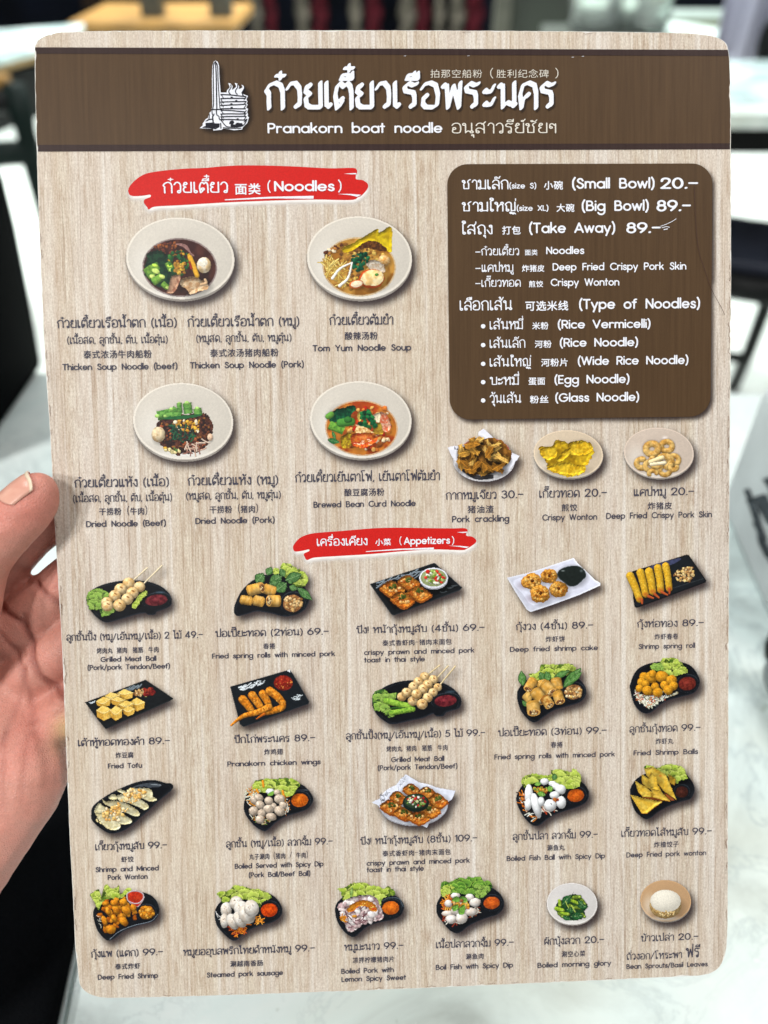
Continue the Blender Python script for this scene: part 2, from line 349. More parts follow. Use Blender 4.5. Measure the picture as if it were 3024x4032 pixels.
# ------------------------------------------------------------------ the menu card: an A4 sheet held square to the camera
nl = np.array([-.03, -.05, 1.0]); nl /= np.linalg.norm(nl)
def camray(x, y): return np.stack([(np.asarray(x, float) - 1512) / F, (np.asarray(y, float) - 2016) / F, np.ones(np.shape(x))], -1)
Q = camray([137, 2876, 2868, 297], [125, 128, 3842, 3930]); Pq = Q / (Q @ nl)[:, None]
SCL = .210 / np.linalg.norm(Pq[1] - Pq[0]); Pq = Pq * SCL
ex = (Pq[1] - Pq[0]) + (Pq[2] - Pq[3]); ex /= np.linalg.norm(ex); ez = -nl; ey = np.cross(ez, ex); ey /= np.linalg.norm(ey)
org = (Pq[2] + Pq[3]) / 2
def loc(x, y):
    """photo pixel -> (x, y) in metres on the printed face of the card"""
    r = camray(x, y); p = r / (r @ nl)[..., None] * SCL - org
    return np.stack([p @ ex, p @ ey], -1)
c2w = Matrix((RT, -UP, FW)).transposed()
def cw(v): return c2w @ Vector([float(q) for q in v])
MW = Matrix.Identity(4)
for i, a_ in enumerate((ex, ey, ez)):
    w_ = cw(a_)
    for k in range(3): MW[k][i] = w_[k]
w_ = CAM + cw(org)
for k in range(3): MW[k][3] = w_[k]
menu = bpy.data.objects.new('menu_card', None); C.objects.link(menu); menu.matrix_world = MW
tag(menu, 'tall worn printed menu card with brown header and food pictures held upright', 'menu')
def mobj(name, v, f, m, parent=None, smooth=False):
    return obj(name, v, f, m, parent or menu, world=False, smooth=smooth)
rg = np.random.RandomState(7)
def smooth_closed(pts, n=8):
    p = np.asarray(pts, float); out = []
    for i in range(len(p)):
        a, b, c, d = p[i - 1], p[i], p[(i + 1) % len(p)], p[(i + 2) % len(p)]
        for k in range(n):
            t_ = k / n; out.append(.5 * ((2 * b) + (c - a) * t_ + (2 * a - 5 * b + 4 * c - d) * t_ ** 2 + (3 * b - a - 3 * c + d) * t_ ** 3))
    return np.array(out)
def smooth_open(pts, n=8):
    p = np.asarray(pts, float)
    if len(p) < 3: return p
    p = np.vstack([2 * p[0] - p[1], p, 2 * p[-1] - p[-2]]); out = []
    for i in range(1, len(p) - 2):
        a, b, c, d = p[i - 1:i + 3]
        for k in range(n):
            t_ = k / n; out.append(.5 * ((2 * b) + (c - a) * t_ + (2 * a - 5 * b + 4 * c - d) * t_ ** 2 + (3 * b - a - 3 * c + d) * t_ ** 3))
    out.append(p[-2]); return np.array(out)
# outline of the card, clockwise from the top left, in photo pixels
OUT = [(136, 205), (140, 172), (160, 150), (205, 133), (300, 123), (700, 120), (1512, 119), (2200, 122), (2640, 128), (2760, 134), (2820, 146), (2856, 166), (2869, 200),
       (2876, 300), (2878, 560), (2879, 800), (2879, 1100), (2877, 1500), (2873, 1950), (2871, 2400), (2869, 2900), (2867, 3400), (2866, 3620), (2862, 3720), (2850, 3780), (2818, 3822), (2770, 3840), (2680, 3846),
       (2200, 3868), (1600, 3894), (1000, 3916), (600, 3928), (430, 3930), (370, 3922), (333, 3902), (312, 3870), (304, 3800), (295, 3720), (290, 3600), (282, 3450), (272, 3250), (262, 3000), (251, 2720), (240, 2480), (224, 2220), (212, 2000), (196, 1700), (176, 1400), (160, 1060), (147, 700), (139, 400)]
def resample(p, step):
    p = np.asarray(p); q = np.vstack([p, p[:1]]); s_ = np.r_[0, np.cumsum(np.linalg.norm(np.diff(q, axis=0), axis=1))]
    u = np.arange(0, s_[-1], step); return np.stack([np.interp(u, s_, q[:, k]) for k in (0, 1)], -1)
outl = resample(smooth_closed(OUT, 8), 9.0)
tn = np.roll(outl, -1, 0) - np.roll(outl, 1, 0); tn /= np.linalg.norm(tn, axis=1)[:, None]; nin = np.stack([-tn[:, 1], tn[:, 0]], -1)
N = len(outl)
def n1(freq, amp, seed):
    r = np.random.RandomState(seed); k = int(N * freq); a_ = r.rand(k + 1); a_[-1] = a_[0]; return np.interp(np.linspace(0, k, N), np.arange(k + 1), a_) * amp
core = outl + nin * (n1(.35, 1.2, 1) - .6)[:, None]
worn = 1.4 + n1(.8, 1.6, 2) + np.clip(n1(.22, 24, 3) - 19, 0, 6) + np.clip(n1(.5, 34, 4) - 29, 0, 6)
face = core + nin * worn[:, None]
lc_ = loc(core[:, 0], core[:, 1]); lf_ = loc(face[:, 0], face[:, 1])
TH = .0017
M_core = mat('white_board_core', (222, 220, 214), .7, .2, var=.05, sc=400)
vv = [(x, y, -.00012) for x, y in lc_] + [(x, y, -TH) for x, y in lc_]
mobj('board_core', vv, [tuple(range(N))[::-1], tuple(range(N, 2 * N))] + [(i, (i + 1) % N, N + (i + 1) % N, N + i) for i in range(N)], M_core)
# printed wood face
t = NT('printed_wood'); v = t.coord((1, 1, 1)); 
v1 = t.coord((1, .075, 1)); v2 = t.coord((1, .028, 1)); v3 = t.coord((1, .2, 1)); v4 = t.coord((1, .01, 1))
base = t.ramp(t.noise(t.coord((1, .10, 1)), 1500, 6, .74, .3), [(.30, (168, 144, 125)), (.45, (205, 191, 177)), (.60, (224, 216, 204)), (.74, (236, 231, 222))])
band = t.ramp(t.noise(v4, 85, 2, .5), [(.42, 0.0), (.60, .55)])
base = t.mix(band, base, (224, 216, 213))
dk = t.ramp(t.noise(t.coord((1, .055, 1)), 900, 5, .7, .3), [(.51, 0.0), (.67, .62)])
base = t.mix(dk, base, (170, 144, 124))
dk2 = t.ramp(t.noise(t.coord((1, .2, 1)), 2600, 4, .65, .2), [(.57, 0.0), (.70, .5)])
base = t.mix(dk2, base, (146, 122, 104))
lt = t.ramp(t.noise(v3, 1500, 4, .65), [(.57, 0.0), (.72, .5)])
base = t.mix(lt, base, (236, 231, 225))
col_ = t.ramp(t.noise(t.coord((1, .012, 1)), 300, 4, .6), [(.47, 0.0), (.68, .46)])
base = t.mix(col_, base, (188, 165, 144))
thin = t.ramp(t.noise(t.coord((1, .018, 1)), 1300, 3, .6), [(.55, 0.0), (.67, .52)])
base = t.mix(thin, base, (150, 124, 104))
wh = t.ramp(t.noise(t.coord((1, .014, 1)), 380, 3, .6), [(.54, 0.0), (.66, .72)])
base = t.mix(wh, base, (232, 228, 226))
gr = t.ramp(t.noise(t.coord((1, .5, 1)), 2600, 4, .7), [(.36, (222, 218, 214)), (.62, (255, 255, 255))])
base = t.mix(1.0, base, gr, 'MULTIPLY'); base = t.mix(1.0, base, (253, 253, 249), 'MULTIPLY')
warm = t.ramp(t.noise(v, 9, 2), [(.35, 0.0), (.65, .22)])
base = t.mix(warm, base, (214, 195, 168))
t.base(base); t.bump(t.noise(v, 5200, 3, .6), .22, .0002); M_wood = t.set(.40, .14)
mobj('printed_face', [(x, y, 0) for x, y in lf_], [tuple(range(N))], M_wood)
def laminate(name, c1, c2, streak=True):
    t = NT(name); a_ = t.coord((1, .03, 1)); f = t.noise(a_, 900, 5, .7)
    b_ = t.ramp(f, [(.3, c1), (.7, c2)]); v = t.coord((1, 1, 1))
    sp = t.ramp(t.noise(v, 3800, 3, .6), [(.60, 0.0), (.8, .22)]); b_ = t.mix(sp, b_, [x * 1.5 for x in c2])
    t.base(b_); t.bump(t.noise(v, 5200, 3, .6), .22, .0002); return t.set(.40, .12)
M_band = laminate('printed_brown', (72, 54, 37), (84, 64, 44))
M_stripe = laminate('printed_stripe', (47, 33, 31), (58, 43, 40))
def flat_ink(name, c, rough=.42):
    t = NT(name); v = t.coord((1, 1, 1)); t.base(t.ramp(t.noise(v, 3800, 3, .6), [(.35, [x * .94 for x in c]), (.65, [min(255, x * 1.05) for x in c])]))
    t.bump(t.noise(v, 5200, 3, .6), .2, .0002); return t.set(rough, .12)
M_white = flat_ink('printed_white', (226, 228, 236)); M_dark = flat_ink('printed_navy', (68, 66, 79)); M_redink = flat_ink('printed_red', (196, 32, 28))
M_ivory = flat_ink('printed_ivory', (216, 210, 198)); M_black = flat_ink('printed_black', (24, 24, 34))
def aink(name):
    t = NT(name); a_ = t.n('ShaderNodeAttribute', attribute_name='print_alpha'); q = t.n('ShaderNodeAttribute', attribute_name='print_colour')
    t.l(q.outputs['Color'], t.b.inputs['Base Color']); t.l(a_.outputs['Fac'], t.b.inputs['Alpha']); return t.set(.40, .12)
M_soft = aink('printed_soft_tone')
def vink(name):
    t = NT(name); q = t.n('ShaderNodeAttribute', attribute_name='print_colour'); v = t.coord((1, 1, 1))
    g_ = t.ramp(t.noise(v, 4200, 3, .6), [(.3, .955), (.7, 1.0)]); t.base(t.mix(1.0, q.outputs['Color'], g_, 'MULTIPLY'))
    t.bump(t.noise(v, 5200, 3, .6), .2, .0002); return t.set(.40, .12)
M_photo = vink('printed_picture')
Z1, Z2, Z3, Z4 = .00006, .00012, .00018, .00024      # print layers, each a hair above the last
# header band clipped to the worn outline
fy = face
def side(y, left):
    m_ = (fy[:, 0] < 1500) if left else (fy[:, 0] > 1500); p = fy[m_]; p = p[(p[:, 1] > 150) & (p[:, 1] < 1200)]; p = p[np.argsort(p[:, 1])]
    return float(np.interp(y, p[:, 1], p[:, 0]))
def band(name, yl, yr, hl, hr, m_, z, par=None):
    n = 24; v_ = []
    L_ = [(side(yl + hl * k / n, True) + 1, yl + hl * k / n) for k in range(n + 1)]; R_ = [(side(yr + hr * k / n, False) - 1, yr + hr * k / n) for k in range(n + 1)]
    p = np.array(L_ + R_[::-1]); q = loc(p[:, 0], p[:, 1]); m2 = len(q)
    return mobj(name, [(x, y, z) for x, y in q], [tuple(range(m2))], m_, par)
hb = band('header_band', 187, 197, 410, 391, M_band, Z1)
band('header_stripe', 187, 197, 25, 24, M_stripe, Z2, hb)
band('header_stripe', 571, 565, 26, 23, M_stripe, Z2, hb)

# ------------------------------------------------------------------ drawing engine: signed distances -> polygons
def march(S, x0, y0, h):
    """polygons (dict k -> (n,k,2)) of the region S<0 on a grid"""
    ins = S < 0; ny, nx = S.shape
    c = [(0, 0), (0, 1), (1, 1), (1, 0)]
    code = sum((ins[dy:ny - 1 + dy, dx:nx - 1 + dx].astype(int) << i) for i, (dy, dx) in enumerate(c))
    out = {}
    gy, gx = np.mgrid[0:ny - 1, 0:nx - 1]
    for cs in range(1, 15):
        sel = np.argwhere(code == cs)
        if not len(sel): continue
        poly = []
        def corner(i): dy, dx = c[i]; return np.stack([sel[:, 1] + dx, sel[:, 0] + dy], -1).astype(float), S[sel[:, 0] + dy, sel[:, 1] + dx]
        for i in range(4):
            a, b = cs >> i & 1, cs >> ((i + 1) % 4) & 1
            pa, sa = corner(i); pb, sb = corner((i + 1) % 4)
            if a: poly.append(pa)
            if a != b: poly.append(pa + (pb - pa) * (sa / (sa - sb))[:, None])
        out.setdefault(len(poly), []).append(np.stack(poly, 1))
    full = code == 15; quads = []
    for r_ in range(ny - 1):
        row = np.flatnonzero(np.diff(np.r_[0, full[r_].astype(int), 0]))
        for s_, e_ in row.reshape(-1, 2): quads.append([(s_, r_), (e_, r_), (e_, r_ + 1), (s_, r_ + 1)])
    if quads: out.setdefault(4, []).append(np.array(quads, float))
    return {k: np.concatenate(v_) * h + np.array([x0, y0]) for k, v_ in out.items()}
def dist_segs(P, segs):
    a = segs[:, :2]; d = segs[:, 2:] - a; L2 = np.maximum((d ** 2).sum(1), 1e-12); best = np.full(len(P), 1e9)
    for i in range(len(a)):
        w_ = P - a[i]; u = np.clip((w_ @ d[i]) / L2[i], 0, 1); e_ = w_ - u[:, None] * d[i]; best = np.minimum(best, (e_ ** 2).sum(1))
    return np.sqrt(best)
def pip(P, poly):
    x, y = P[..., 0], P[..., 1]; r_ = np.zeros(x.shape, bool); n = len(poly)
    for i in range(n):
        (xa, ya_), (xb, yb_) = poly[i], poly[(i + 1) % n]
        if ya_ == yb_: continue
        r_ ^= ((ya_ > y) != (yb_ > y)) & (x < (xb - xa) * (y - ya_) / (yb_ - ya_) + xa)
    return r_
def polymesh(name, P, m_, z, par=None, mapper=None, flip=False):
    """P: dict k->(n,k,2) in photo px (mapper) or in local metres"""
    V = []; lens = []
    for k, a in P.items():
        if len(a): V.append(a.reshape(-1, 2)); lens.append(np.full(len(a), k))
    V = np.concatenate(V); lens = np.concatenate(lens)
    if mapper is not None: V = mapper(V[:, 0], V[:, 1])
    n = len(V); me = bpy.data.meshes.new(name); me.vertices.add(n)
    me.vertices.foreach_set('co', np.c_[V, np.full(n, z)].astype(np.float32).ravel())
    st = np.r_[0, np.cumsum(lens)[:-1]]; idx = np.arange(n)
    if flip:
        idx = np.concatenate([np.arange(s_, s_ + l_)[::-1] for s_, l_ in zip(st, lens)])
    me.loops.add(n); me.loops.foreach_set('vertex_index', idx.astype(np.int32))
    me.polygons.add(len(lens)); me.polygons.foreach_set('loop_start', st.astype(np.int32)); me.update(calc_edges=True)
    return link(name, me, m_, par or menu, world=False)

# stroke alphabets (units of 1/100 of the letter height): l polyline, c smooth curve, o ring, a arc, e ellipse
LAT = {
'a': 'o 36 36 29;l 65 7 65 65', 'b': 'o 36 36 29;l 7 7 7 100', 'c': 'a 36 36 29 48 312', 'd': 'o 36 36 29;l 65 7 65 100', 'e': 'a 36 36 29 0 318;l 7 36 65 36',
'f': 'l 18 7 18 76;a 34 77 16 75 180;l 4 65 34 65', 'g': 'o 36 36 29;l 65 65 65 -6;a 36 -4 29 205 360', 'h': 'l 7 7 7 100;a 32 41 25 0 180;l 57 41 57 7', 'i': 'l 7 7 7 65;l 7 91 7 93',
'k': 'l 7 7 7 100;l 48 65 12 30;l 25 43 53 7', 'l': 'l 7 7 7 100', 'm': 'l 7 7 7 65;a 27 45 20 0 180;l 47 45 47 7;a 67 45 20 0 180;l 87 45 87 7', 'n': 'l 7 7 7 65;a 32 41 25 0 180;l 57 41 57 7',
'o': 'o 36 36 29', 'p': 'o 36 36 29;l 7 65 7 -25', 'r': 'l 7 7 7 65;a 29 42 22 55 180', 's': 'c 44 55 34 65 18 63 11 52 16 42 30 36 43 29 45 17 36 7 20 7 8 17',
't': 'l 18 7 18 92;l 4 65 34 65', 'u': 'l 7 65 7 30;a 32 31 25 180 360;l 57 7 57 65', 'v': 'l 5 65 30 7 55 65', 'w': 'l 5 65 24 7 43 65 62 7 81 65', 'x': 'l 5 65 50 7;l 50 65 5 7', 'y': 'l 5 65 31 7;l 57 65 22 -25', 'z': 'l 8 65 48 65 8 7 50 7',
'A': 'l 5 7 40 93 75 7;l 17 32 63 32', 'B': 'l 8 93 34 93;a 34 73 20 -90 90;l 8 53 40 53;a 40 30 23 -90 90;l 40 7 8 7 8 93', 'C': 'a 50 50 43 45 315', 'D': 'l 8 7 8 93 30 93;a 30 50 43 -90 90;l 30 7 8 7',
'E': 'l 50 93 8 93 8 7 50 7;l 8 51 46 51', 'F': 'l 50 93 8 93 8 7;l 8 51 46 51', 'G': 'a 50 50 43 45 360;l 93 50 55 50', 'L': 'l 8 93 8 7 46 7', 'M': 'l 8 7 8 93 48 22 88 93 88 7', 'N': 'l 8 7 8 93 66 7 66 93',
'P': 'l 8 7 8 93 36 93;a 36 70 23 -90 90;l 36 47 8 47', 'R': 'l 8 7 8 93 36 93;a 36 70 23 -90 90;l 36 47 8 47;l 34 47 58 7', 'S': 'c 53 76 43 91 25 93 12 80 17 64 34 53 52 41 56 24 44 9 24 7 7 24',
'T': 'l 4 93 60 93;l 32 93 32 7', 'V': 'l 5 93 38 7 71 93', 'W': 'l 5 93 30 7 55 93 80 7 105 93', 'X': 'l 6 93 62 7;l 62 93 6 7', 'Y': 'l 5 93 36 48 67 93;l 36 48 36 7',
'0': 'e 33 50 27 43', '1': 'l 8 80 26 93 26 7', '2': 'c 9 68 14 86 32 93 50 86 55 70 46 50 28 28 9 7;l 8 7 58 7', '3': 'c 10 82 28 93 48 84 50 66 36 53;c 30 53 40 53 54 42 56 22 38 7 20 8 7 22', '4': 'l 46 7 46 93 6 28 62 28',
'5': 'l 52 93 20 93 14 54;c 14 52 34 60 52 50 57 32 48 13 28 6 8 16', '6': 'o 34 34 27;c 42 93 22 70 9 46 7 36', '8': 'o 33 71 21;o 33 30 25', '9': 'o 33 66 27;c 25 7 45 30 58 54 60 64',
'(': 'c 26 105 12 75 10 45 13 15 26 -12', ')': 'c 8 105 22 75 24 45 21 15 8 -12', '.': 'l 9 8 10 8;l 8 6 11 9', ',': 'l 12 8 6 -10', '-': 'l 6 42 50 42', '/': 'l 5 -4 46 100', '!': 'l 9 30 9 100;l 9 7 9 8'}
THA = {
'ก': 'c 13 0 12 30 13 55;c 13 55 4 70 15 88 37 98 56 88 63 66;l 63 66 63 0', 'ข': 'o 14 84 10;c 24 84 27 70 16 54 17 30;l 17 30 17 5 60 5 60 100', 'ค': 'o 33 50 10;c 24 44 14 26 10 0;c 10 0 5 50 15 88 37 98 58 88 64 60;l 64 60 64 0',
'ง': 'o 34 85 10;l 44 85 44 4;c 44 3 30 3 18 22 6 44', 'จ': 'o 18 44 10;c 5 76 20 95 40 98 57 84 61 50 59 3;c 59 2 44 4 33 26 27 40', 'ช': 'o 14 84 10;c 24 84 27 70 16 54 17 30;l 17 30 17 5 58 5 58 62;c 58 62 50 78 56 92 72 104',
'ญ': 'o 21 10 10;c 11 12 12 54 4 70 15 88 33 97 48 86 51 60;l 51 60 51 4 80 4 80 98;o 48 -20 8;c 56 -24 66 -34 70 -18 84 -32', 'ด': 'o 28 34 10;c 30 24 22 10 11 0;c 11 0 5 50 15 88 37 98 58 88 64 60;l 64 60 64 0',
'ต': 'o 28 34 10;c 30 24 22 10 11 0;c 11 0 5 50 12 84 24 97 37 82;c 37 82 50 97 60 84 64 60;l 64 60 64 0', 'ถ': 'o 21 10 10;c 11 14 13 54 4 70 15 88 37 98 56 88 63 66;l 63 66 63 0', 'ท': 'o 10 86 10;l 20 86 20 0;c 20 8 34 50 46 86 58 96 66 84 67 60;l 67 60 67 0',
'น': 'o 10 86 10;l 20 86 20 3;c 20 4 36 22 52 14;o 62 12 10;l 62 22 62 98', 'บ': 'o 10 86 10;l 20 86 20 5 62 5 62 98', 'ป': 'o 10 86 10;l 20 86 20 5 62 5 62 140', 'ผ': 'o 24 86 10;l 13 90 13 2 38 50 62 2 62 98',
'พ': 'o 10 86 10;l 20 86 24 2 44 86 64 2 70 98', 'ฟ': 'o 10 86 10;l 20 86 24 2 44 86 64 2 70 140', 'ม': 'o 10 86 10;l 20 86 20 18;o 12 10 10;l 22 6 62 6;l 62 0 62 98', 'ย': 'o 22 86 10;c 12 84 8 66 24 52;c 24 52 8 40 11 12 24 4;l 20 4 62 4 62 98',
'ร': 'o 34 10 10;c 44 12 44 46 40 60;c 40 60 12 66 8 82 24 96 40 88 54 94', 'ล': 'o 18 12 10;c 8 14 8 36 22 50 44 46 62 30;c 8 74 20 94 40 98 58 86 63 55;l 63 55 63 0', 'ว': 'o 38 10 10;c 48 12 50 50 48 78 34 97 16 94 5 76',
'ส': 'o 18 12 10;c 8 14 8 36 22 50 44 46 62 30;c 8 74 20 94 40 98 58 86 63 55;l 63 55 63 0;c 46 88 58 94 72 112', 'ห': 'o 10 86 10;l 20 86 20 0;c 20 30 34 60 48 74;o 57 86 10;c 57 76 63 56 63 0', 'อ': 'o 20 46 10;c 11 42 8 16 18 4 46 3 60 12 64 52 56 88 36 98 16 92 5 76',
'ะ': 'o 12 66 9;c 20 62 34 64 44 86;o 12 16 9;c 20 12 34 14 44 36', 'า': 'c 5 74 14 94 28 98 42 84 43 60;l 43 60 43 0', 'ำ': 'o -26 124 11;c 5 74 14 94 28 98 42 84 43 60;l 43 60 43 0', 'เ': 'o 19 10 10;l 9 14 9 98', 'แ': 'o 19 10 10;l 9 14 9 98;o 48 10 10;l 38 14 38 98',
'โ': 'o 26 10 10;l 16 14 16 98;c 16 98 14 112 4 128 10 138;l 10 138 46 138', 'ใ': 'o 24 10 10;l 14 14 14 96;c 14 96 16 112 32 118 30 138 12 140 10 126 20 124', 'ไ': 'o 30 10 10;l 20 14 20 110;c 20 110 20 132 26 142;c 26 142 18 118 8 122 2 142',
'ั': 'o -40 120 8;c -33 118 -18 116 -6 136', 'ิ': 'l -52 114 -8 114;c -52 114 -46 132 -28 136 -14 128 -8 114', 'ี': 'l -52 114 -8 114;c -52 114 -46 132 -28 136 -14 128 -8 114;l -8 114 -8 146', 'ื': 'l -52 114 -8 114;c -52 114 -46 132 -28 136 -14 128 -8 114;l -8 114 -8 146;l -22 126 -22 146',
'็': 'c -46 114 -50 130 -36 138 -28 126 -34 116;c -28 126 -12 120 -10 134 -4 146', '่': 'l -12 116 -12 142', '้': 'o -34 138 6;c -28 136 -30 122 -34 116;c -34 116 -14 118 -4 142', '๊': 'c -46 118 -42 140 -34 128 -28 122;c -28 122 -22 142 -14 126;c -14 126 -6 124 -2 142', '๋': 'l -20 114 -20 146;l -36 130 -4 130',
'์': 'o -20 122 8;c -14 128 -6 134 -2 146', 'ุ': 'o -17 -20 7;l -9 -18 -9 -42', 'ู': 'o -32 -18 7;l -24 -18 -24 -42 -8 -42 -8 -14', 'ฯ': 'o 16 54 9;c 8 60 10 84 26 92 40 76 48 90;l 48 90 48 0'}
UPV = 'ัิีื็ำ'; TONE = '่้๊๋์'; LOW = 'ุู'; MARK = 'ัิีื็' + TONE + LOW
def strokes(spec, noring=False):
    segs = []; mx = 0
    for part in spec.split(';'):
        k, *n = part.split(); n = [float(q) for q in n]
        if k in 'lc':
            p = np.array(n).reshape(-1, 2); p = smooth_open(p, 6) if k == 'c' and not noring else p
        elif k == 'o':
            if noring: n[2] *= .42
            a = np.linspace(0, 2 * np.pi, 5 if noring else 25); p = np.stack([n[0] + n[2] * np.cos(a), n[1] + n[2] * np.sin(a)], -1)
        elif k == 'e':
            a = np.linspace(0, 2 * np.pi, 29); p = np.stack([n[0] + n[2] * np.cos(a), n[1] + n[3] * np.sin(a)], -1)
        else:
            a = np.radians(np.linspace(n[3], n[4], 22)); p = np.stack([n[0] + n[2] * np.cos(a), n[1] + n[2] * np.sin(a)], -1)
        mx = max(mx, p[:, 0].max()); segs.append(np.hstack([p[:-1], p[1:]]))
    return np.vstack(segs) / 100, mx / 100
_cj = {}
def cjk(ch):
    """outline of a glyph of Blender's built-in font stack: (boundary segments, triangles)"""
    if ch not in _cj:
        cu = bpy.data.curves.new('g', 'FONT'); cu.body = ch; cu.resolution_u = 2; o = bpy.data.objects.new('g', cu); C.objects.link(o); bpy.context.view_layer.update()
        me = bpy.data.meshes.new_from_object(o.evaluated_get(bpy.context.evaluated_depsgraph_get())); v_ = np.array([q.co[:2] for q in me.vertices]); cnt = {}
        for p in me.polygons:
            for a, b in p.edge_keys: cnt[(a, b)] = cnt.get((a, b), 0) + 1
        segs = np.array([np.r_[v_[a], v_[b]] for (a, b), c_ in cnt.items() if c_ == 1])
        tris = [v_[list(p.vertices)] for p in me.polygons]
        bpy.data.objects.remove(o); bpy.data.curves.remove(cu); bpy.data.meshes.remove(me); _cj[ch] = (segs, tris)
    return _cj[ch]
_gc = {}
def glyph(ch, wt, nib=None):
    key = (ch, wt, nib)
    if key in _gc: return _gc[key]
    if ch in LAT or ch in THA:
        segs, adv = strokes(LAT.get(ch) or THA[ch], noring=bool(nib)); r_ = wt
        if ch in MARK: r_ *= .82
        if ch in MARK and ch not in LOW: segs[:, 1::2] = 1.12 + (segs[:, 1::2] - 1.14) * .80
        h = .045 if not nib else .03
        lo = segs.reshape(-1, 2).min(0) - r_ - .06; hi = segs.reshape(-1, 2).max(0) + r_ + .06
        nx = int((hi[0] - lo[0]) / h) + 2; ny = int((hi[1] - lo[1]) / h) + 2
        gx, gy = np.meshgrid(lo[0] + h * np.arange(nx), lo[1] + h * np.arange(ny)); P = np.stack([gx.ravel(), gy.ravel()], -1)
        if nib:
            c_, s_ = math.cos(R(nib)), math.sin(R(nib)); T_ = np.array([[c_, s_], [-s_ / .42, c_ / .42]]).T
            S = dist_segs(P @ T_, np.hstack([segs[:, :2] @ T_, segs[:, 2:] @ T_])) - r_
        else: S = dist_segs(P, segs) - r_
        g_ = march(S.reshape(ny, nx), lo[0], lo[1], h)
        adv = 0 if ch in MARK else adv + .13
    else:
        segs, tris = cjk(ch); h = .028; lo = segs.reshape(-1, 2).min(0) - .06; hi = segs.reshape(-1, 2).max(0) + .06
        nx = int((hi[0] - lo[0]) / h) + 2; ny = int((hi[1] - lo[1]) / h) + 2
        gx, gy = np.meshgrid(lo[0] + h * np.arange(nx), lo[1] + h * np.arange(ny)); P = np.stack([gx.ravel(), gy.ravel()], -1)
        ins = np.zeros(len(P), bool)
        for t_ in tris:
            s_ = np.ones(len(P), bool); ar = np.cross(t_[1] - t_[0], t_[2] - t_[0]) if len(t_) == 3 else 1
            if abs(ar) < 1e-9: continue
            for k in range(3):
                a, b = t_[k], t_[(k + 1) % 3]; s_ &= (((b - a)[0] * (P[:, 1] - a[1]) - (b - a)[1] * (P[:, 0] - a[0])) * np.sign(ar)) >= -1e-9
            ins |= s_
        S = dist_segs(P, segs); S = np.where(ins, -S, S) - wt
        g_ = march(S.reshape(ny, nx), lo[0], lo[1] , h); adv = 1.04
    _gc[key] = (g_, adv); return _gc[key]
def layout(s, size, wt, nib=None, digit=1.15, dwt=None):
    """polygons of a line of text, origin at its left baseline, unit = 1 letter height"""
    x = 0; out = {}; prev = ''; prev2 = ''
    s = list(s)
    for i, ch in enumerate(s):
        if ch == ' ': x += .5 if any(q in THA for q in s) else .72; prev = ch; continue
        th = ch in THA; la = ch in LAT; sc = 1.0; oy = 0; ox = x
        base_th = any(q in THA for q in s)
        if la and base_th: sc = digit if (ch.isdigit() or ch in '.-') else 1.08
        if la and ch == '-' and prev == '.': oy = .08
        w_ = wt
        if la and base_th and (ch.isdigit() or ch in '.-'): w_ = dwt or wt * 1.25
        if not th and not la: sc = 1.0
        g_, adv = glyph(ch, round(w_ / sc, 4) if not (not th and not la) else wt * .35, nib)
        if ch in TONE:
            nxt = s[i + 1] if i + 1 < len(s) else ''
            if prev in UPV or nxt == 'ำ': oy = .29
        if ch in MARK and ch not in LOW:
            bp = prev if prev not in MARK else prev2
            if bp in 'ปฟ': ox -= .16
        if ch in LOW and prev == 'ญ': oy = -.2
        for k, a in g_.items(): out.setdefault(k, []).append(a * sc + np.array([ox, oy]))
        x += adv * sc
        if ch not in MARK: prev2 = ch
        prev = ch
    return {k: np.concatenate(v_) for k, v_ in out.items()}
def line(s, x0, x1, yb, size, wt=.055, nib=None, digit=1.15, dwt=None):
    """fit a line between photo pixels x0..x1, baseline yb at its middle, letter height size -> local metres"""
    P = layout(s, size, wt, nib, digit, dwt)
    xs = np.concatenate([a[..., 0].ravel() for a in P.values()]); lo, hi = xs.min(), xs.max()
    m_ = loc((x0 + x1) / 2, yb); wL = np.linalg.norm(loc(x1, yb) - loc(x0, yb)); hL = np.linalg.norm(loc((x0 + x1) / 2, yb - size) - m_)
    return {k: np.stack([(a[..., 0] - (lo + hi) / 2) * wL / (hi - lo) + m_[0], a[..., 1] * hL + m_[1]], -1) for k, a in P.items()}
def merge(*D):
    out = {}
    for d_ in D:
        for k, a in d_.items(): out.setdefault(k, []).append(a)
    return {k: np.concatenate(v_) for k, v_ in out.items()}
def text(name, lines, m_, z=Z3, par=None): return polymesh(name, merge(*[line(*l_[:5], **(l_[5] if len(l_) > 5 else {})) for l_ in lines]), m_, z, par)
def shape(name, pts, m_, z, par=None, tr=None, sm=0):
    p = np.array(pts, float)
    if tr: p = p / tr[2] + np.array(tr[:2])
    if sm: p = smooth_closed(p, sm)
    q = loc(p[:, 0], p[:, 1]); return mobj(name, [(x, y, z) for x, y in q], [tuple(range(len(q)))], m_, par)
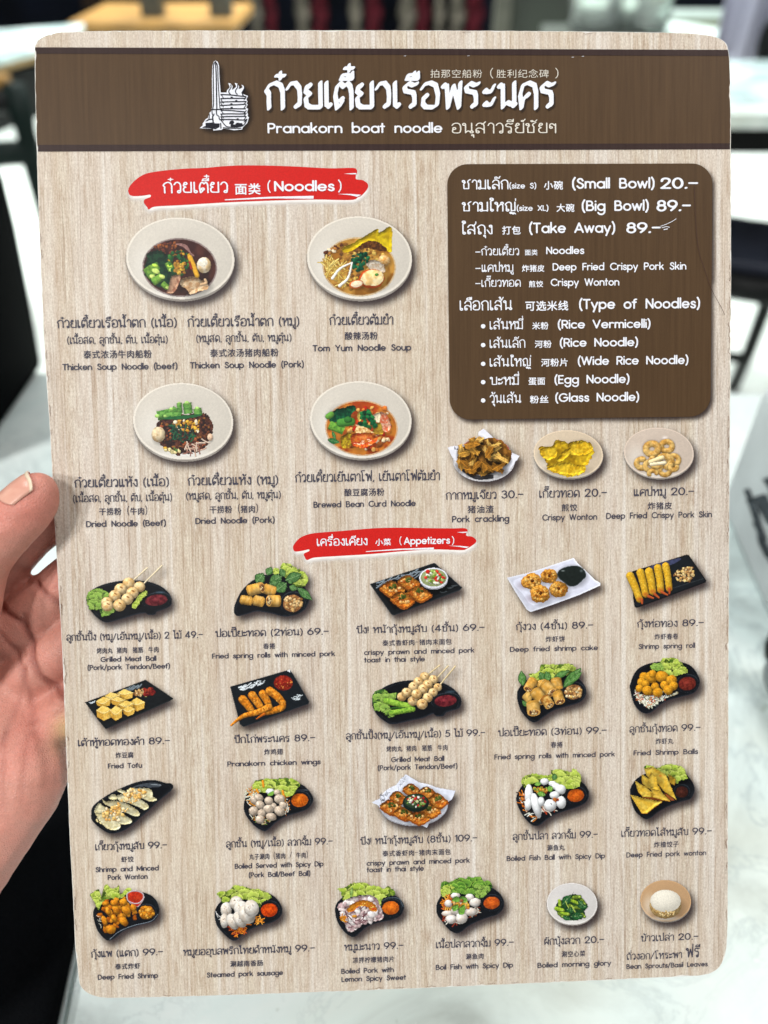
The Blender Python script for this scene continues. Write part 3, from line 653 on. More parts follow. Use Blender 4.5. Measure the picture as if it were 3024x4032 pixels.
def softmesh(name, alpha, X0, Y0, st, col, z, par):
    """printed soft tone: grid with an alpha per corner"""
    ny, nx = alpha.shape; keep = np.zeros((ny - 1, nx - 1), bool)
    for dy in (0, 1):
        for dx in (0, 1): keep |= alpha[dy:ny - 1 + dy, dx:nx - 1 + dx] > .012
    idx = np.argwhere(keep); g_ = np.arange(ny * nx).reshape(ny, nx)
    f = np.stack([g_[idx[:, 0] + 1, idx[:, 1]], g_[idx[:, 0] + 1, idx[:, 1] + 1], g_[idx[:, 0], idx[:, 1] + 1], g_[idx[:, 0], idx[:, 1]]], -1)
    u, inv = np.unique(f, return_inverse=True); inv = inv.reshape(f.shape)
    xy = loc(X0 + (u % nx) * st, Y0 + (u // nx) * st)
    me = bpy.data.meshes.new(name); me.vertices.add(len(u)); me.vertices.foreach_set('co', np.c_[xy, np.full(len(u), z)].astype(np.float32).ravel())
    me.loops.add(inv.size); me.loops.foreach_set('vertex_index', inv.ravel().astype(np.int32)); me.polygons.add(len(f)); me.polygons.foreach_set('loop_start', (np.arange(len(f)) * 4).astype(np.int32)); me.update(calc_edges=True)
    a_ = me.attributes.new('print_alpha', 'FLOAT', 'POINT'); a_.data.foreach_set('value', alpha.ravel()[u].astype(np.float32))
    c_ = me.attributes.new('print_colour', 'FLOAT_COLOR', 'POINT'); c_.data.foreach_set('color', np.tile(np.r_[lin(col), 1], len(u)).astype(np.float32))
    return link(name, me, M_soft, par, world=False)
def blur(a, r_):
    for _ in range(3):
        for ax in (0, 1):
            p = np.pad(a, [(r_ + 1, r_) if q == ax else (0, 0) for q in (0, 1)], mode='edge'); c_ = np.cumsum(p, ax)
            a = (np.take(c_, range(2 * r_ + 1, c_.shape[ax]), ax) - np.take(c_, range(0, c_.shape[ax] - 2 * r_ - 1), ax)) / (2 * r_ + 1)
    return a
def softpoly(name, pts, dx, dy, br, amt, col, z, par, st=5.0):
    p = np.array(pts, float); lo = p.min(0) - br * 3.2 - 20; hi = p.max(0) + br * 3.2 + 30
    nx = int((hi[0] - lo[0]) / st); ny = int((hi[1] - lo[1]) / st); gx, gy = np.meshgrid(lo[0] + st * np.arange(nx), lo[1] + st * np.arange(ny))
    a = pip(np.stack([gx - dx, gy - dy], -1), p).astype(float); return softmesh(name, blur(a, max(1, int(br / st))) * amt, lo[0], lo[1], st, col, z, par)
# ------------------------------------------------------------------ header, banners, price panel
ttl = text('title_lettering', [('ก๋วยเตี๋ยวเรือพระนคร', 1045, 2193, 427, 102, dict(wt=.112, nib=48))], M_white, Z4, hb)
me = ttl.data.copy(); o = link('title_shadow', me, None, hb, world=False); o.data.materials.clear(); o.data.materials.append(flat_ink('printed_umber', (50, 38, 29))); o.location = (.00055, -.0006, -.00006); o.parent = hb
text('header_lettering', [('拍那空船粉', 1695, 1898, 305, 36, dict(wt=-.012)), ('(', 1930, 1942, 305, 34, dict(wt=.03)), ('胜利纪念碑', 1955, 2160, 305, 36, dict(wt=-.012)), (')', 2186, 2198, 305, 34, dict(wt=.03))], M_ivory, Z3, hb)
text('header_lettering', [('Pranakorn boat noodle', 1055, 1743, 525, 40, dict(wt=.078))], M_white, Z3, hb)
text('header_lettering', [('อนุสาวรีย์ชัยฯ', 1778, 2190, 525, 40, dict(wt=.045))], M_ivory, Z3, hb)
lt = (740, 210, 5.53)
lg = shape('logo', [(600, 165), (650, 190), (678, 270), (690, 560), (715, 860), (845, 860), (850, 815), (915, 745), (880, 652), (930, 665), (975, 720), (965, 800), (990, 790), (1055, 730), (1020, 650), (1075, 665), (1118, 725), (1105, 785), (1160, 770), (1195, 745), (1165, 690), (1200, 700), (1230, 750), (1165, 860), (1170, 885), (1310, 935), (1275, 1005), (1300, 1060), (1275, 1095), (1305, 1120), (1270, 1190), (1312, 1215), (1290, 1290), (1312, 1330), (1300, 1370), (1330, 1400), (1295, 1520), (1195, 1620), (1180, 1665), (1000, 1680), (880, 1655), (770, 1640), (740, 1670), (555, 1685), (550, 1650), (255, 1635), (330, 1570), (320, 1540), (390, 1440), (440, 1410), (465, 1310), (500, 1280), (535, 1180), (525, 560), (535, 290), (560, 200)], M_white, Z3, hb, lt)
softpoly('logo_shadow', np.array([(600, 165), (690, 300), (720, 850), (880, 652), (1230, 720), (1310, 935), (1330, 1400), (1180, 1665), (550, 1685), (255, 1635), (535, 1180), (525, 290)]) / 5.53 + np.array([740, 210]), 11, 9, 8, .7, (34, 27, 26), Z2, hb, 3.0)
S_ = []
def ls(pts, w_, sm=False):
    p = np.array(pts, float); p = smooth_open(p, 6) if sm else p; S_.append((np.hstack([p[:-1], p[1:]]), w_))
ls([(600, 190), (560, 270), (555, 560), (560, 1080), (545, 1215)], 11, True); ls([(605, 190), (620, 560), (632, 1230)], 13, True); ls([(605, 195), (648, 290), (660, 620), (700, 1200)], 10, True)
ls([(525, 1235), (730, 1228), (720, 1235)], 13); ls([(525, 1240), (530, 1320), (555, 1370), (575, 1325)], 10); ls([(625, 1250), (630, 1340), (675, 1380), (690, 1440), (730, 1470), (800, 1560), (880, 1610), (1150, 1600), (1240, 1540), (1290, 1440)], 11, True)
ls([(470, 1330), (465, 1400), (460, 1440)], 10); ls([(540, 1380), (545, 1450), (560, 1540)], 14); ls([(400, 1480), (460, 1450), (540, 1440)], 12); ls([(715, 1530), (722, 1640)], 12); ls([(770, 1625), (880, 1640), (1160, 1640)], 10)
for y, dy in ((905, 45), (995, -8), (1070, -14), (1145, -30), (1215, 0), (1245, 40), (1330, -4), (1390, -10), (1450, 10)):
    ls([(720, y), (930, y - 4 + dy * .3), (1090, y + dy * .6), (1255, y + dy)], 13, True)
for y in (905, 1020, 1100, 1250, 1340, 1400): ls([(722, y - 5), (775, y + 75)], 9)
for y in (955, 1050, 1130, 1250, 1310, 1385, 1440): ls([(1275, y), (1225, y + 65)], 9)
for x, y in ((885, 660), (1030, 655), (1180, 700)): ls([(x + 50, y + 35), (x + 55, y + 90), (x + 10, y + 160), (x + 15, y + 210), (x + 45, y + 245)], 11, True)
for x, y, w_ in ((945, 970, 18), (1045, 1040, 16), (940, 1110, 16), (945, 1190, 16), (1075, 1435, 14), (950, 1510, 38), (960, 1580, 30), (1010, 1590, 34), (1080, 1560, 42), (1140, 1560, 36), (1060, 1590, 34), (920, 1530, 22)): ls([(x, y), (x + 20, y)], w_)
gx, gy = np.meshgrid(np.arange(240, 1350, 9.), np.arange(150, 1700, 9.)); P = np.stack([gx.ravel(), gy.ravel()], -1)
S = np.min([dist_segs(P, s_) - w_ for s_, w_ in S_], 0)
blk = [(385, 1525), (545, 1510), (600, 1530), (695, 1535), (690, 1615), (640, 1640), (520, 1610), (390, 1590)]
blk2 = [(300, 1625), (380, 1590), (560, 1620), (640, 1650), (600, 1660), (480, 1640)]
for b_ in (blk, blk2):
    b_ = np.array(b_, float); sg = np.hstack([b_, np.roll(b_, -1, 0)]); d_ = dist_segs(P, sg); S = np.minimum(S, np.where(pip(P, b_), -d_, d_))
G = march(S.reshape(gx.shape), 240, 150, 9.)
polymesh('logo_line_art', {k: a / 5.53 + np.array([740, 210]) for k, a in G.items()}, M_black, Z4, lg, loc, True)

def banner(ox, oy, s, poly, strokes_, txt):
    p = np.array(poly, float) / s + np.array([ox, oy]); p = smooth_closed(p, 5)
    b_ = mobj('red_banner', [(x, y, Z2) for x, y in loc(p[:, 0], p[:, 1])], [tuple(range(len(p)))], M_redink)
    softpoly('banner_glow', p, 2, 10, 7, 1.35, (236, 232, 228), Z1, b_, 3.5)
    for q in strokes_:
        q = np.array(q, float) / s + np.array([ox, oy]); mobj('brush_gap', [(x, y, Z3) for x, y in loc(q[:, 0], q[:, 1])], [tuple(range(len(q)))], M_white, b_)
    text('banner_lettering', txt, M_white, Z4, b_)
banner(450, 620, 1.58, [(88, 215), (100, 175), (160, 120), (240, 92), (420, 72), (560, 66), (700, 54), (850, 50), (1100, 56), (1330, 68), (1480, 66), (1508, 78), (1510, 100), (1504, 110), (1505, 136), (1545, 142), (1576, 165), (1575, 195), (1540, 236), (1515, 248), (1470, 265), (1240, 262), (1000, 268), (700, 280), (400, 298), (255, 306), (215, 324), (205, 310), (186, 285), (190, 262), (226, 246), (222, 232), (180, 238), (110, 240)],
       [[(688, 262), (960, 246), (1240, 240), (1240, 258), (1000, 256), (690, 268)], [(1390, 228), (1470, 228), (1538, 234), (1510, 246), (1470, 236)], [(1430, 102), (1506, 98), (1506, 106), (1470, 106)]],
       [('ก๋วยเตี๋ยว', 642, 899, 760, 42, dict(wt=.055)), ('面类', 926, 1027, 763, 47, dict(wt=.05)), ('(', 1054, 1066, 754, 40, dict(wt=.05)), ('Noodles', 1080, 1318, 754, 40, dict(wt=.08)), (')', 1332, 1345, 752, 40, dict(wt=.05))])
banner(1130, 2060, 2.1545, [(52, 215), (60, 180), (110, 125), (190, 92), (300, 78), (460, 66), (620, 52), (760, 42), (950, 38), (1200, 42), (1400, 44), (1500, 42), (1530, 55), (1530, 75), (1520, 88), (1526, 108), (1570, 114), (1602, 140), (1600, 165), (1560, 196), (1520, 218), (1480, 228), (1240, 222), (1000, 236), (700, 262), (400, 280), (230, 292), (172, 312), (150, 285), (145, 258), (188, 236), (184, 222), (130, 234), (70, 240)],
       [[(668, 238), (950, 216), (1245, 206), (1245, 222), (980, 226), (670, 243)], [(1370, 190), (1470, 192), (1545, 200), (1520, 210), (1460, 200)], [(1440, 76), (1528, 72), (1526, 80), (1480, 82)]],
       [('เครื่องเคียง', 1248, 1447, 2147, 27, dict(wt=.06)), ('小菜', 1478, 1539, 2145, 29, dict(wt=.05)), ('(', 1573, 1581, 2142, 28, dict(wt=.05)), ('Appetizers', 1590, 1772, 2142, 28, dict(wt=.085)), (')', 1779, 1788, 2141, 28, dict(wt=.05))])

def rrect(c, r_, n=10):
    c = [np.array(q, float) for q in c]; out = []
    for i in range(4):
        p, a, b = c[i], c[i - 1], c[(i + 1) % 4]; u = (a - p) / np.linalg.norm(a - p) * r_; w_ = (b - p) / np.linalg.norm(b - p) * r_
        for k in range(n + 1):
            t_ = k / n * math.pi / 2; out.append(p + u * (1 - math.sin(t_)) + w_ * (1 - math.cos(t_)))
    return np.array(out)
pp = rrect([(1760, 647), (2805, 644), (2797, 1640), (1771, 1653)], 82)
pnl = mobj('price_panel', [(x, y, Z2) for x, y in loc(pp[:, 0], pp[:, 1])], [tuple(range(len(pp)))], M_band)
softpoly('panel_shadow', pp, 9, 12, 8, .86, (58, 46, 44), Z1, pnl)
b7 = dict(wt=.08); b5 = dict(wt=.056)
rows = [
 [('ชามเล็ก', 1818, 2002, 745, 36, b5), ('(size S)', 2005, 2111, 743, 22, b7), ('小碗', 2141, 2216, 744, 36), ('(Small Bowl)', 2252, 2577, 743, 41, b7), ('20.-', 2599, 2748, 744, 44, b7)],
 [('ชามใหญ่', 1818, 2032, 832, 36, b5), ('(size XL)', 2034, 2159, 831, 22, b7), ('大碗', 2191, 2261, 832, 34), ('(Big Bowl)', 2290, 2554, 831, 41, b7), ('89.-', 2584, 2720, 832, 44, b7)],
 [('ใส่ถุง', 1818, 1939, 922, 36, b5), ('打包', 1977, 2050, 921, 36), ('(Take Away)', 2083, 2422, 918, 41, b7), ('89.-', 2465, 2601, 918, 42, b7)],
 [('-ก๋วยเตี๋ยว', 1871, 2044, 1005, 26, b5), ('面类', 2066, 2116, 1004, 25, dict(wt=.04)), ('Noodles', 2150, 2300, 1001, 29, b7)],
 [('-แคปหมู', 1871, 2022, 1070, 27, b5), ('炸猪皮', 2055, 2143, 1068, 29), ('Deep Fried Crispy Pork Skin', 2176, 2702, 1064, 29, b7)],
 [('-เกี๊ยวทอด', 1871, 2050, 1129, 26, b5), ('煎饺', 2082, 2138, 1129, 27), ('Crispy Wonton', 2168, 2438, 1126, 29, b7)],
 [('เลือกเส้น', 1810, 2017, 1221, 37, b5), ('可选米线', 2068, 2237, 1220, 41), ('(Type of Noodles)', 2280, 2756, 1216, 40, b7)],
 [('เส้นหมี่', 1928, 2060, 1296, 31, b5), ('米粉', 2095, 2159, 1295, 31), ('(Rice Vermicelli)', 2196, 2561, 1293, 34, b7)],
 [('เส้นเล็ก', 1928, 2068, 1369, 31, b5), ('河粉', 2105, 2171, 1367, 31), ('(Rice Noodle)', 2204, 2512, 1365, 34, b7)],
 [('เส้นใหญ่', 1928, 2091, 1442, 31, b5), ('河粉片', 2130, 2235, 1440, 33), ('(Wide Rice Noodle)', 2275, 2710, 1436, 34, b7)],
 [('บะหมี่', 1928, 2044, 1515, 31, b5), ('蛋面', 2080, 2146, 1513, 32), ('(Egg Noodle)', 2183, 2478, 1510, 34, b7)],
 [('วุ้นเส้น', 1928, 2052, 1586, 31, b5), ('粉丝', 2086, 2159, 1585, 32), ('(Glass Noodle)', 2186, 2516, 1581, 34, b7)]]
for r_ in rows: text('price_line', r_, M_white, Z3, pnl)
a_ = np.linspace(0, 2 * np.pi, 17)[:-1]
for y in (1285, 1359, 1433, 1505, 1577): shape('bullet', np.stack([1902 + 9 * np.cos(a_), y + 8.5 * np.sin(a_)], -1), M_white, Z3, pnl)

# ------------------------------------------------------------------ captions: (Thai lines, Chinese lines, Latin lines) with left, right, baseline
CAP = []
def cap(th, zh, en, hT=25, hZ=25, hE=20, extra=()):
    L_ = [(*q, hT * .93, dict(wt=.062, dwt=.082, digit=1.2)) for q in th] + [(*q, hZ, dict(wt=.04)) for q in zh] + [(*q, hE, dict(wt=.082)) for q in en] + list(extra)
    text('dish_caption', L_, M_dark, Z3)
BF = '(เนื้อสด, ลูกชิ้น, ตับ, เนื้อตุ๋น)'; PK = '(หมูสด, ลูกชิ้น, ตับ, หมูตุ๋น)'
s2 = dict(wt=.06)
cap([('ก๋วยเตี๋ยวเรือน้ำตก (เนื้อ)', 226, 697, 1289)], [('泰式浓汤牛肉船粉', 330, 598, 1408)], [('Thicken Soup Noodle (beef)', 247, 700, 1456)], 33, 34, 25, [(BF, 266, 661, 1352, 25, s2)])
cap([('ก๋วยเตี๋ยวเรือน้ำตก (หมู)', 739, 1179, 1284)], [('泰式浓汤猪肉船粉', 828, 1097, 1402)], [('Thicken Soup Noodle (Pork)', 749, 1197, 1449)], 33, 34, 25, [(PK, 774, 1148, 1345, 25, s2)])
cap([('ก๋วยเตี๋ยวต้มยำ', 1297, 1549, 1278)], [('酸辣汤粉', 1358, 1487, 1335)], [('Tom Yum Noodle Soup', 1231, 1620, 1382)], 33, 33, 25)
cap([('ก๋วยเตี๋ยวแห้ง (เนื้อ)', 294, 666, 1916)], [('干捞粉 (牛肉)', 391, 580, 2025)], [('Dried Noodle (Beef)', 340, 654, 2073)], 32, 31, 24, [(BF, 289, 678, 1974, 25, s2)])
cap([('ก๋วยเตี๋ยวแห้ง (หมู)', 740, 1096, 1908)], [('干捞粉 (猪肉)', 826, 1016, 2017)], [('Dried Noodle (Pork)', 770, 1082, 2061)], 32, 31, 24, [(PK, 734, 1106, 1964, 25, s2)])
cap([('ก๋วยเตี๋ยวเย็นตาโฟ, เย็นตาโฟต้มยำ', 1163, 1733, 1894)], [('酿豆腐汤粉', 1356, 1513, 1950)], [('Brewed Bean Curd Noodle', 1235, 1637, 1996)], 32, 32, 24)
cap([('กากหมูเจียว 30.-', 1755, 2061, 1964)], [('猪油渣', 1841, 1944, 2017)], [('Pork crackling', 1780, 2005, 2055)], 29, 32, 25)
cap([('เกี๊ยวทอด 20.-', 2123, 2390, 1957)], [('煎饺', 2211, 2273, 2010)], [('Crispy Wonton', 2135, 2351, 2048)], 29, 31, 24)
cap([('แคปหมู 20.-', 2495, 2733, 1951)], [('炸猪皮', 2550, 2645, 2003)], [('Deep Fried Crispy Pork Skin', 2387, 2803, 2040)], 28, 31, 24)
GM = '烤肉丸 猪肉. 猪筋. 牛肉'
cap([('ลูกชิ้นปิ้ง (หมู/เอ็นหมู/เนื้อ) 2 ไม้ 49.-', 263, 801, 2517)], [(GM, 382, 625, 2569)], [('Grilled Meat Ball', 397, 616, 2604), ('(Pork/pork Tendon/Beef)', 346, 670, 2635)])
cap([('ปอเปี๊ยะทอด (2ท่อน) 69.-', 848, 1296, 2503)], [('春捲', 1037, 1084, 2553)], [('Fried spring rolls with minced pork', 836, 1320, 2588)])
cap([('ปัง! หน้ากุ้งหมูสับ (4ชิ้น) 69.-', 1403, 1909, 2488)], [('泰式香虾肉-猪肉末面包', 1506, 1778, 2538)], [('crispy prawn and minced pork', 1434, 1868, 2574), ('toast in thai style', 1434, 1673, 2606)])
cap([('กุ้งวง (4ชิ้น) 89.-', 2031, 2336, 2477)], [('炸虾饼', 2148, 2224, 2525)], [('Deep fried shrimp cake', 2008, 2354, 2563)])
cap([('กุ้งห่อทอง 89.-', 2508, 2771, 2467)], [('炸虾春卷', 2577, 2670, 2515)], [('Shrimp spring roll', 2514, 2736, 2553)])
cap([('เต้าหู้ทอดทองคำ 89.-', 308, 671, 2933)], [('炸豆腐', 456, 526, 2982)], [('Fried Tofu', 426, 560, 3024)])
cap([('ปีกไก่พระนคร 89.-', 922, 1242, 2921)], [('炸鸡翅', 1041, 1114, 2969)], [('Pranakorn chicken wings', 896, 1263, 3013)])
cap([('ลูกชิ้นปิ้ง(หมู/เอ็นหมู/เนื้อ) 5 ไม้ 99.-', 1363, 1911, 2904)], [(GM, 1522, 1762, 2955)], [('Grilled Meat Ball', 1540, 1749, 2998), ('(Pork/pork Tendon/Beef)', 1488, 1801, 3029)])
cap([('ปอเปี๊ยะทอด (3ท่อน) 99.-', 1961, 2389, 2893)], [('春捲', 2168, 2215, 2941)], [('Fried spring rolls with minced pork', 1947, 2421, 2984)])
cap([('ลูกชิ้นกุ้งทอด 99.-', 2478, 2758, 2880)], [('炸虾丸', 2581, 2651, 2927)], [('Fried Shrimp Balls', 2494, 2748, 2971)])
cap([('เกี๊ยวกุ้งหมูสับ 99.-', 376, 659, 3343)], [('虾饺', 478, 527, 3392)], [('Shrimp and Minced', 377, 626, 3430), ('Pork Wonton', 425, 582, 3462)])
cap([('ลูกชิ้น (หมู/เนื้อ) ลวกจิ้ม 99.-', 891, 1311, 3330)], [('丸子涮肉 (猪肉 / 牛肉)', 982, 1212, 3379)], [('Boiled Served with Spicy Dip', 925, 1274, 3415), ('(Pork Ball/Beef Ball)', 980, 1222, 3451)])
cap([('ปัง! หน้ากุ้งหมูสับ (8ชิ้น) 109.-', 1419, 1880, 3318)], [('泰式香虾肉-猪肉末面包', 1506, 1775, 3366)], [('crispy prawn and minced pork', 1444, 1850, 3402), ('toast in thai style', 1444, 1669, 3431)])
cap([('ลูกชิ้นปลา ลวกจิ้ม 99.-', 2019, 2354, 3302)], [('涮鱼丸', 2154, 2223, 3346)], [('Boiled Fish Ball with Spicy Dip', 1995, 2382, 3384)])
cap([('เกี๊ยวทอดไส้หมูสับ 99.-', 2446, 2802, 3289)], [('炸揸饺子', 2574, 2672, 3333)], [('Deep Fried pork wonton', 2466, 2780, 3371)])
cap([('กุ้งแพ (แตก) 99.-', 359, 643, 3764)], [('泰式炸虾', 454, 553, 3813)], [('Deep Fried Shrimp', 386, 623, 3853)])
cap([('หมูยออุบลพริกไทยดำหนังหมู 99.-', 722, 1241, 3753)], [('涮越南香肠', 907, 1036, 3802)], [('Steamed pork sausage', 815, 1115, 3843)])
cap([('หมูมะนาว 99.-', 1355, 1589, 3738)], [('凉拌柠檬猪肉片', 1389, 1552, 3787)], [('Boiled Pork with', 1344, 1551, 3830), ('Lemon Spicy Sweet', 1345, 1599, 3861)])
cap([('เนื้อปลาลวกจิ้ม 99.-', 1717, 2023, 3727)], [('涮鱼肉', 1834, 1904, 3774)], [('Boil Fish with Spicy Dip', 1716, 2020, 3813)])
cap([('ผักบุ้งลวก 20.-', 2143, 2379, 3715)], [('涮空心菜', 2211, 2304, 3764)], [('Boiled morning glory', 2116, 2406, 3805)])
cap([('ข้าวเปล่า 20.-', 2523, 2750, 3702), ('ถั่วงอก/โหระพา', 2466, 2685, 3774)], [], [('Bean Sprouts/Basil Leaves', 2466, 2786, 3809)], 24, 25, 19, [('ฟรี', 2699, 2756, 3767, 36, dict(wt=.06))])
# hair scratch and scuffs on the laminate
sc_ = smooth_open([(2732, 735), (2736, 850), (2748, 980), (2772, 1060), (2800, 1140), (2835, 1205), (2852, 1240)], 6); q = loc(sc_[:, 0], sc_[:, 1])
mobj('hair_scratch', [(x + dx, y, Z4 + .00006) for x, y in q for dx in (-.00007, .00007)], [(2 * i, 2 * i + 1, 2 * i + 3, 2 * i + 2) for i in range(len(q) - 1)], flat_ink('scratch_line', (66, 46, 42)))
v_ = []; f_ = []
def scuff(pts, w_):
    q = loc(np.array(pts)[:, 0], np.array(pts)[:, 1]); n0 = len(v_)
    for i, (x, y) in enumerate(q):
        d_ = q[min(i + 1, len(q) - 1)] - q[max(i - 1, 0)]; d_ = d_ / (np.linalg.norm(d_) + 1e-9) * w_; v_.append((x - d_[1], y + d_[0], Z4)); v_.append((x + d_[1], y - d_[0], Z4))
        if i: f_.append((n0 + 2 * i - 2, n0 + 2 * i - 1, n0 + 2 * i + 1, n0 + 2 * i))
rr = random.Random(3)
M_scf = flat_ink('scuff_brown', (120, 92, 78))
def edge_scuff(k, n_, w_):
    global v_, f_
    v_ = []; f_ = []; o_ = rr.uniform(2, 4); pts = []
    for j in range(n_): pts.append(face[(k + j) % N] * 1.0 + nin[(k + j) % N] * (o_ + abs(rr.uniform(-5, 5)))); 
    scuff(pts, w_); mobj('edge_scuff', v_, f_, M_scf)
for i in range(60):
    right = rr.random() < .68; y = rr.uniform(1000, 3700) if right else rr.uniform(700, 3700); k = int(np.argmin(abs(face[:, 1] - y) + (1e4 * ((face[:, 0] > 1500) != right)))); edge_scuff(k, rr.randint(3, 6), .00006)
for i in range(12):
    x = rr.uniform(500, 2700); edge_scuff(int(np.argmin(abs(face[:, 0] - x) + 1e4 * ((face[:, 1] > 2000) != (rr.random() < .7)))), rr.randint(3, 5), .00005)
v_ = []; f_ = []
scuff([(2600, 892), (2622, 884), (2645, 873), (2662, 862)], .00008); scuff([(2604, 898), (2622, 893), (2636, 896)], .0001); scuff([(2612, 905), (2628, 902)], .00012)
for x, y in ((1590, 222), (1840, 222), (2290, 224), (2250, 227)): scuff([(x, y), (x + 9, y - 1)], .00005)
mobj('white_scuffs', v_, f_, M_white)
# ------------------------------------------------------------------ the printed food pictures: a small painter on a grid of ink cells
_lat = {}
def vn(X, Y, sc, seed=0):
    """value noise 0..1, feature size sc"""
    if seed not in _lat: _lat[seed] = np.random.RandomState(seed + 11).rand(256, 256)
    L_ = _lat[seed]; x = X / sc + seed * 3.7 + 500; y = Y / sc + seed * 1.3 + 500; i = np.floor(x).astype(int); j = np.floor(y).astype(int); u = x - i; w_ = y - j
    u = u * u * (3 - 2 * u); w_ = w_ * w_ * (3 - 2 * w_); g_ = lambda a, b: L_[a & 255, b & 255]
    return (g_(i, j) * (1 - u) + g_(i + 1, j) * u) * (1 - w_) + (g_(i, j + 1) * (1 - u) + g_(i + 1, j + 1) * u) * w_
def fb(X, Y, sc, seed=0): return .5 * vn(X, Y, sc, seed) + .3 * vn(X, Y, sc / 2.1, seed + 1) + .2 * vn(X, Y, sc / 4.3, seed + 2)
LD = np.array([-.32, -.58, .75]); LD /= np.linalg.norm(LD)
class Dish:
    def __init__(s, ox, oy, sc, box_, seed=0):
        s.ox, s.oy, s.sc = ox, oy, sc; s.x0, s.y0, x1, y1 = box_; s.h = 2.0 * sc
        s.nx = int((x1 - s.x0) / s.h) + 1; s.ny = int((y1 - s.y0) / s.h) + 1
        s.X, s.Y = np.meshgrid(s.x0 + (np.arange(s.nx) + .5) * s.h, s.y0 + (np.arange(s.ny) + .5) * s.h)
        s.col = np.zeros((s.ny, s.nx, 3)); s.pid = np.zeros((s.ny, s.nx), int); s.parts = ['']; s.sd = seed * 17 + 1; s.r = np.random.RandomState(seed + 5)
    def part(s, n):
        if n not in s.parts: s.parts.append(n)
        return s.parts.index(n)
    def win(s, xa, ya_, xb, yb):
        i0 = max(0, int((ya_ - s.y0) / s.h)); i1 = min(s.ny, int((yb - s.y0) / s.h) + 2); j0 = max(0, int((xa - s.x0) / s.h)); j1 = min(s.nx, int((xb - s.x0) / s.h) + 2)
        return (slice(i0, max(i0, i1)), slice(j0, max(j0, j1)))
    def put(s, w_, m_, c, part, on=None):
        if on is not None: m_ = m_ & np.isin(s.pid[w_], [s.part(q) for q in on])
        s.col[w_][m_] = c[m_]; s.pid[w_][m_] = s.part(part)
    def shade(s, x, y, rx, ry, k):
        w_ = s.win(x - rx, y - ry, x + rx, y + ry); d = ((s.X[w_] - x) / rx) ** 2 + ((s.Y[w_] - y) / ry) ** 2
        s.col[w_] *= (1 - k * np.clip(1 - d, 0, 1))[..., None]
    def ball(s, x, y, rx, ry, c, part, ang=0, tex=.12, ts=18, amb=.64, spec=0, c2=None, jag=0, sh=.34, on=None, flat=0):
        if sh: s.shade(x + rx * .18, y + ry * .28, rx * 1.3, ry * 1.3, sh)
        R_ = max(rx, ry) * 1.25; w_ = s.win(x - R_, y - R_, x + R_, y + R_); X, Y = s.X[w_], s.Y[w_]
        dx, dy = X - x, Y - y; ca, sa = math.cos(ang), math.sin(ang); u = (dx * ca + dy * sa) / rx; v = (-dx * sa + dy * ca) / ry
        d = np.sqrt(u * u + v * v)
        if jag: d = d + jag * (fb(X, Y, max(rx, ry) * .7, s.sd) - .5)
        m_ = d < 1; nz = np.sqrt(np.clip(1 - d * d, 0, 1)); nxx = u * ca - v * sa; ny_ = u * sa + v * ca
        k = amb + (1.12 - amb) * np.clip(nxx * LD[0] + ny_ * LD[1] + nz * LD[2], 0, 1)
        if flat: k = k * (1 - flat) + flat
        n_ = fb(X, Y, ts, s.sd + int(x) % 7); cc = np.array(c, float) * np.ones(X.shape + (1,))
        if c2 is not None: q = np.clip((n_ - .42) * 5, 0, 1)[..., None]; cc = cc * (1 - q) + np.array(c2, float) * q
        cc = cc * (k * (1 + tex * 2 * (vn(X, Y, ts * .45, s.sd + 3) - .5)))[..., None]
        if spec: cc = cc + 255 * spec * (np.clip(nxx * -.4 + ny_ * -.5 + nz * .76, 0, 1) ** 14)[..., None]
        s.put(w_, m_, np.clip(cc, 0, 255), part, on)
    def poly(s, pts, c, part, sm=0, jag=0, jf=25, tex=.1, ts=20, rim=None, c2=None, grad=None, bulge=0, on=None, sh=0, thr=.5, hi=0):
        p = np.array(pts, float); p = smooth_closed(p, sm) if sm else p; lo, hi_ = p.min(0) - jag - 4, p.max(0) + jag + 4
        if sh: s.shade(*((lo + hi_) / 2 + [6, 10]), *((hi_ - lo) * .62), sh)
        w_ = s.win(*lo, *hi_); X, Y = s.X[w_], s.Y[w_]
        if not X.size: return
        Xj, Yj = X, Y
        if jag: Xj = X + 2 * jag * (fb(X, Y, jf, s.sd) - .5); Yj = Y + 2 * jag * (fb(X, Y, jf, s.sd + 5) - .5)
        P = np.stack([Xj, Yj], -1); m_ = pip(P, p); n_ = fb(X, Y, ts, s.sd + 2); cc = np.array(c, float) * np.ones(X.shape + (1,))
        if c2 is not None: q = np.clip((n_ - thr) * 6 + .5, 0, 1)[..., None]; cc = cc * (1 - q) + np.array(c2, float) * q
        cc = cc * (1 + tex * 2 * (vn(X, Y, ts * .5, s.sd + 4) - .5))[..., None]
        if rim or bulge:
            d = dist_segs(P.reshape(-1, 2), np.hstack([p, np.roll(p, -1, 0)])).reshape(X.shape)
            if bulge:
                gy_, gx_ = np.gradient(np.sqrt(np.clip(d / bulge, 0, 1))); k = np.clip(.86 + (gx_ * -LD[0] + gy_ * -LD[1]) * -3.2 * bulge / s.h * .16, .45, 1.3); k = k * (.86 + .14 * np.clip(d / bulge * 1.5, 0, 1)); cc = cc * k[..., None]
            if rim: q = np.clip(1 - d / rim[1], 0, 1)[..., None]; cc = cc * (1 - q) + np.array(rim[0], float) * q
        if grad: cc = cc * (1 + grad[2] * ((X - X.mean()) * grad[0] + (Y - Y.mean()) * grad[1]) / max(np.ptp(X), 1))[..., None]
        s.put(w_, m_, np.clip(cc, 0, 255), part, on)
